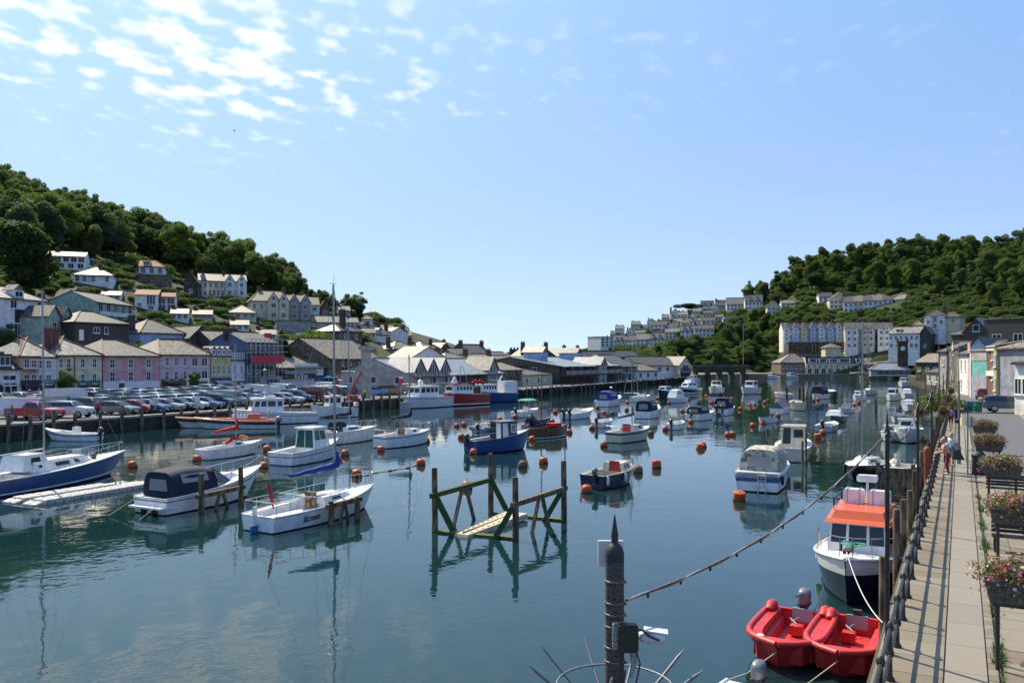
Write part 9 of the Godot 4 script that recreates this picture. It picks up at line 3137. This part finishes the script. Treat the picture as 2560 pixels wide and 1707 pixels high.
# --- buoys, frames, pontoon, gulls
func make_buoys() -> void:
	mat("buoy_orange", rgb(0.50, 0.078, 0.010), 0.55, {"tex": "plaster", "scale": 0.7})
	mat("buoy_brown", rgb(0.20, 0.095, 0.045), 0.8, {"tex": "grime", "scale": 0.9})
	mat("weed_skirt", rgb(0.035, 0.04, 0.018), 0.8)
	var proto := {}
	for kind in ["round", "drum", "weeded"]:
		var o := thing({"round": "mooring_buoy", "drum": "drum_buoy", "weeded": "weeded_buoy"}[kind], {"round": "round topped orange mooring buoy floating among the moored boats", "drum": "upright orange drum buoy with flat top floating in open water", "weeded": "brown weed stained mooring buoy floating among the boats"}[kind], "buoy", Vector3.ZERO, 0.0, {"round": "orange mooring buoys", "drum": "orange drum buoys", "weeded": "weed stained buoys"}[kind])
		var r := 0.3
		var pf := [[0.0, 0.42], [0.12, 0.41], [0.22, 0.36], [0.28, 0.26], [0.30, 0.12], [0.29, -0.02], [0.24, -0.2], [0.0, -0.28]]
		if kind == "drum":
			pf = [[0.0, 0.46], [0.25, 0.45], [0.29, 0.41], [0.3, 0.25], [0.3, 0.0], [0.28, -0.2], [0.0, -0.24]]
		var b := MB.new()
		b.lathe(pf, 16)
		put(b, "float", M.buoy_brown if kind == "weeded" else M.buoy_orange, o)
		b = MB.new()
		b.lathe([[0.304, 0.05], [0.31, 0.0], [0.28, -0.15]], 16)
		put(b, "weed_skirt", M.weed_skirt, o)
		b = MB.new()
		b.path([V(-0.05, 0.4, 0), V(-0.04, 0.5, 0), V(0.04, 0.5, 0), V(0.05, 0.4, 0)], [0.014], 6)
		put(b, "eye", M.rubber, o)
		proto[kind] = o
	var list := [[667, 1128], [659, 1170], [931, 1095], [863, 1139], [965, 1091], [952, 1128], [1066, 1106], [892, 1192], [1052, 1163], [1142, 1067], [1160, 1064], [1153, 1096], [1183, 1136], [331, 1169], [491, 1152], [1331, 1102], [1424, 1083], [1359, 1159], [1510, 1117], [1548, 1105], [1480, 1073], [1664, 1076], [1728, 1057], [1797, 1039], [1706, 1030], [1510, 1034], [1494, 1021], [1569, 1008], [1643, 998], [1673, 1009], [1722, 1001], [1766, 992], [1780, 1009], [1389, 1033], [1415, 1048], [1288, 1045], [1249, 1051], [1310, 1067], [1381, 1056], [1820, 1090], [1832, 1089], [1758, 1118], [1467, 1232], [1882, 1067], [1909, 1060], [1946, 1042], [2058, 1086], [1852, 1025], [1875, 1016], [1888, 1013], [1913, 1009], [1830, 1000], [1900, 986], [2046, 1001], [2138, 1014], [1167, 1222]]
	var first := {}
	for a in list:
		place_buoy(proto, first, "round", a)
	for a in [[1750, 1123], [1642, 1170], [1848, 1252], [2046, 1098], [2148, 1010]]:
		place_buoy(proto, first, "drum", a)
	for a in [[1306, 1169], [1627, 1087], [1595, 1182], [1567, 1027], [1920, 1004], [2035, 1004], [1530, 1036]]:
		place_buoy(proto, first, "weeded", a)
	# floating lines with corks
	for a in [[[892, 1192], [1052, 1163], "weedy yellow floating line with corks between two orange buoys off the white yacht"], [[1852, 1025], [1920, 1004], "weedy floating line between the small buoys in the upper harbour"]]:
		var p0 := G(a[0][0], a[0][1])
		var p1 := G(a[1][0], a[1][1])
		var o := thing("floating_line", a[2], "rope", p0)
		var b := MB.new()
		var pts := []
		for k in 21:
			var f := k / 20.0
			pts.append((p1 - p0) * f + V(0.15 * sin(k * 0.9), 0.015, 0.2 * sin(k * 0.6)))
		b.path(pts, [0.022], 5)
		put(b, "line", mat("weedy_line", rgb(0.30, 0.32, 0.08), 0.8), o)
		for k in range(3, 19, 3):
			b = MB.new()
			b.path([pts[k] - (p1 - p0).normalized() * 0.2, pts[k], pts[k] + (p1 - p0).normalized() * 0.2], [0.05, 0.09, 0.05], 8)
			put(b, "cork", M.buoy_brown if k % 2 else M.rope, o)
func place_buoy(proto: Dictionary, first: Dictionary, kind: String, a: Array) -> void:
	var p := G(a[0], a[1])
	var o: Node3D = proto[kind]
	if first.has(kind):
		o = copy(proto[kind], p, rng.randf() * TAU)
	first[kind] = true
	o.position = p + V(0, rng.randf_range(-0.02, 0.06), 0)
	o.rotation = V(rng.randf_range(-0.2, 0.2), rng.randf() * TAU, rng.randf_range(-0.25, 0.25))

func frame(label: String, posts: Array, rails: Array, mossy: bool) -> Node3D:
	# posts: [point on the water, top]; rails: [post a, post b, height]
	var o := thing("mooring_trestle", label, "mooring trestle", posts[0][0])
	mat("green_timber", rgb(0.045, 0.085, 0.018), 0.85, {"tex": "grime", "scale": 0.9})
	mat("tide_timber", rgb(0.22, 0.15, 0.07), 0.85, {"tex": "grain", "scale": 1.1, "sy": 0.15})
	var org: Vector3 = posts[0][0]
	for p in posts:
		var q: Vector3 = p[0] - org
		var b := MB.new()
		b.path([q + V(0, -2, 0), q + V(0.02, 0.6, 0), q + V(0, p[1] - 0.04, 0), q + V(0, p[1], 0)], [0.14, 0.13, 0.12, 0.09], 7)
		put(b, "post", M.pile_wood if mossy else M.tide_timber, o)
	for r in rails:
		var a: Vector3 = posts[r[0]][0] - org + V(0, r[2], 0)
		var e: Vector3 = posts[r[1]][0] - org + V(0, r[2] + 0.05, 0)
		var m: Material = M.green_timber if mossy else M.tide_timber
		var b := MB.new()
		b.bar(a + (a - e).normalized() * 0.25, e + (e - a).normalized() * 0.25, 0.16, 0.2)
		put(b, "rail", m if r.size() < 4 else M.pile_wood, o)
		var mid := (a + e) / 2
		for s in [-1.0, 1.0]:
			b = MB.new()
			var foot: Vector3 = mid + (e - a) * 0.24 * s
			foot.y = -0.6
			b.bar(mid + (e - a) * 0.03 * s, foot, 0.12, 0.12)
			put(b, "brace", M.tide_timber if not mossy else M.pile_wood, o)
		if mossy:
			for s in 2:
				var top := a if s == 0 else e
				var dirv := V(1, 0, 0.1) * (1.0 if r[0] == 0 else -1.0)
				b = MB.new()
				b.bar(top + V(0, 0.05, 0), top + dirv * 0.85 + V(0, -r[2] - 0.1, 0), 0.2, 0.22)
				put(b, "knee", M.green_timber, o)
	return o
func make_frames() -> void:
	var A := G(1086, 1330)
	var B := G(1226, 1284)
	var C := G(1288, 1347)
	var D := G(1409, 1302)
	var o := frame("mossy green timber mooring frame standing empty in open water", [[A, 2.62], [B, 2.75], [C, 2.42], [D, 2.62]], [[0, 1, 1.5], [2, 3, 1.35, 1]], true)
	for a in [[A, C], [B, D]]:
		var b := MB.new()
		b.bar(a[0] - A + V(0, 0.02, 0), a[1] - A + V(0, 0.02, 0), 0.3, 0.12)
		put(b, "weedy_sill", mat("weed_mat", rgb(0.10, 0.13, 0.02), 0.9, {"tex": "grime", "scale": 1.2}), o)
	# pale drilled raft inside it
	var p := G(1150, 1343)
	var e := G(1290, 1297)
	var d := (e - p).normalized()
	var sd := V(-d.z, 0, d.x)
	o = thing("raft_panel", "pale drilled plastic raft lying inside the mossy timber frame", "raft", (p + e) / 2 + V(0, 0.12, 0), atan2(-d.z, d.x))
	o.rotation.z = 0.035
	var L := p.distance_to(e) * 1.0
	mat("raft_cream", rgb(0.55, 0.48, 0.34), 0.7, {"tex": "plaster", "scale": 0.5})
	var b2 := MB.new()
	b2.hexa([V(-L / 2, -0.15, 0.35), V(L / 2, -0.15, 0.6), V(L / 2, -0.15, -0.6), V(-L / 2, -0.15, -0.35), V(-L / 2 + 0.1, 0.06, 0.3), V(L / 2, 0.1, 0.58), V(L / 2, 0.1, -0.58), V(-L / 2 + 0.1, 0.06, -0.3)])
	put(b2, "slab", M.raft_cream, o)
	for z in [-0.02]:
		pbox(o, "channel", M.tide_timber, V(0, 0.088, z), V(L * 0.9, 0.03, 0.07))
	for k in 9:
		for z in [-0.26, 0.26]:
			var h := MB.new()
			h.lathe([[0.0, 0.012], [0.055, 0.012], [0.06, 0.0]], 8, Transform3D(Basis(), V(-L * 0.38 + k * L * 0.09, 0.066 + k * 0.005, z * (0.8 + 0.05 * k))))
			put(h, "rusty_plug", M.rust_red, o)  # discs coloured dark rust to stand in for the depth of rusty dimples
	frame("brown timber piles with rail and braces beside the canopied cruiser", [[G(502, 1281), 1.78], [G(601, 1260), 1.82]], [[0, 1, 0.75]], false)
	frame("brown timber piles with rail and braces beside the white racing yacht", [[G(827, 1312), 1.0], [G(892, 1297), 0.98]], [[0, 1, 0.8]], false)
	for a in [[1919, 1150, 2.2], [1934, 1152, 2.4], [2007, 1168, 1.7], [2016, 1160, 2.3]]:
		pile("mooring_pile", "thin timber mooring pile beside the cream cabin boat", "thin piles by the cream cabin boat", G(a[0], a[1]), a[2], 0.07, M.pile_wood)
	for a in [[1968, 1000], [2000, 1002], [2010, 1003], [1870, 948]]:
		pile("mooring_pile", "dark mooring post standing in the upper harbour", "dark posts in the upper harbour", G(a[0], a[1]), 2.2, 0.16, M.wet_pile)
	# drive-on pontoon of cubes
	var a0 := G(87, 1266)
	var a1 := G(383, 1216)
	var dv := (a1 - a0).normalized()
	o = thing("pontoon", "pale grey modular cube pontoon with a docking slot beside the blue yacht", "pontoon", a0, atan2(-dv.z, dv.x))
	var n := int(a0.distance_to(a1) / 0.5) + 1
	var cube := MB.new()
	var c := 0.235
	cube.hexa([V(-c, -0.25, c), V(c, -0.25, c), V(c, -0.25, -c), V(-c, -0.25, -c), V(-c, 0.2, c), V(c, 0.2, c), V(c, 0.2, -c), V(-c, 0.2, -c)])
	cube.hexa([V(-c, 0.2, c), V(c, 0.2, c), V(c, 0.2, -c), V(-c, 0.2, -c), V(-c + 0.05, 0.235, c - 0.05), V(c - 0.05, 0.235, c - 0.05), V(c - 0.05, 0.235, -c + 0.05), V(-c + 0.05, 0.235, -c + 0.05)])
	var cm := cube.mesh()
	var lug := MB.new()
	lug.lathe([[0.0, 0.25], [0.05, 0.25], [0.06, 0.2]], 8)
	var lm := lug.mesh()
	mat("pontoon_grey", rgb(0.46, 0.45, 0.43), 0.6, {"tex": "grime", "scale": 0.6})
	for k in n:
		for r in 5:
			if r == 2 and k < n - 3 or r > 2 and k > n - 2 or r == 4 and k > n - 4:
				continue
			var q := put(cm, "float_cube", M.pontoon_grey, o)
			q.position = V(0.25 + k * 0.5, -0.1 if k == 0 else (0.0 if r != 2 else -0.03), -0.25 - r * 0.5)
			q.rotation.z = 0.25 if k == 0 else 0.0
			if r < 4:
				put(lm, "lug", M.rib_grey, q).position = V(0.25, 0, -0.25)
	var cl := MB.new()
	cl.path([V(n * 0.5 - 1.4, 0.2, -1.4), V(n * 0.5 - 1.4, 0.7, -1.4), V(n * 0.5 - 1.2, 0.8, -1.4), V(n * 0.5 - 1.1, 0.25, -1.4)], [0.04], 8)
	put(cl, "mooring_hoop", M.mast_alloy, o)
	# gulls
	for a in [[661, 925, 110.0, 0.5], [850, 951, 120.0, 0.9], [585, 327, 160.0, 0.2]]:
		o = thing("gull", ["white gull gliding in front of the restaurant", "white gull gliding past the fish hall gable", "gull flying high against the sky"][[661, 850, 585].find(a[0])], "gull", P(a[0], a[1], a[2]), a[3])
		b2 = MB.new()
		b2.path([V(-0.28, 0, 0), V(-0.1, 0.0, 0), V(0.12, 0.02, 0), V(0.24, 0.04, 0), V(0.33, 0.03, 0)], [0.02, 0.075, 0.08, 0.05, 0.008], 8)
		for s in [-1.0, 1.0]:
			b2.sheet([V(0.1, 0.04, s * 0.05), V(0.14, 0.16, s * 0.35), V(-0.06, 0.1, s * 0.75), V(-0.02, 0.14, s * 0.35), V(-0.06, 0.04, s * 0.05)], V(0, 0.012, 0))
		put(b2, "body", M.gel_white, o)
	# quay crane and red crates
	o = thing("quay_crane", "thick grey pillar crane with red jib on the quay corner", "crane", P(915, VH, 124) + V(0, QL - CY, 0))
	pbox(o, "pillar", M.shed_wall, V(0, 3.6, 0), V(1.3, 7.2, 1.3))
	pbox(o, "head", M.shed_wall, V(0, 7.5, 0), V(2.0, 0.6, 1.8))
	b2 = MB.new()
	b2.bar(V(-2.4, 0.3, 1.5), V(-0.6, 3.8, 1.0), 0.3, 0.3)
	b2.bar(V(-4.6, 0.3, 1.5), V(-3.6, 3.8, 1.0), 0.25, 0.25)
	put(b2, "jib", M.red_paint, o)
	for k in 5:
		o = thing("fish_crate", "red fish crate stacked at the quay corner", "crate", P(868 + k * 6, VH, 113) + V(0, QL - CY + 0.02 + 0.42 * (k % 2), 0), 0.2 * k, "red fish crates at the quay corner")
		pbox(o, "box", M.red_paint, V(0, 0.2, 0), V(0.8, 0.38, 0.5))
		pbox(o, "rim", M.red_paint, V(0, 0.4, 0), V(0.86, 0.05, 0.56))

func _ready() -> void:
	rng.seed = 20
	make_textures()
	make_camera_and_light()
	make_ground()
	make_water()
	house_materials()
	make_front_row()
	make_left_hill()
	make_fish_quay()
	make_town()
	make_near_right()
	make_promenade()
	make_trees()
	make_railing()
	make_quay_timbers()
	make_poles()
	make_planters()
	make_mast()
	boat_materials()
	mat("tint_glass", rgb(0.03, 0.09, 0.08), 0.06)
	make_fleet()
	make_flagpole()
	make_buoys()
	make_frames()
	make_cars()
	make_people()
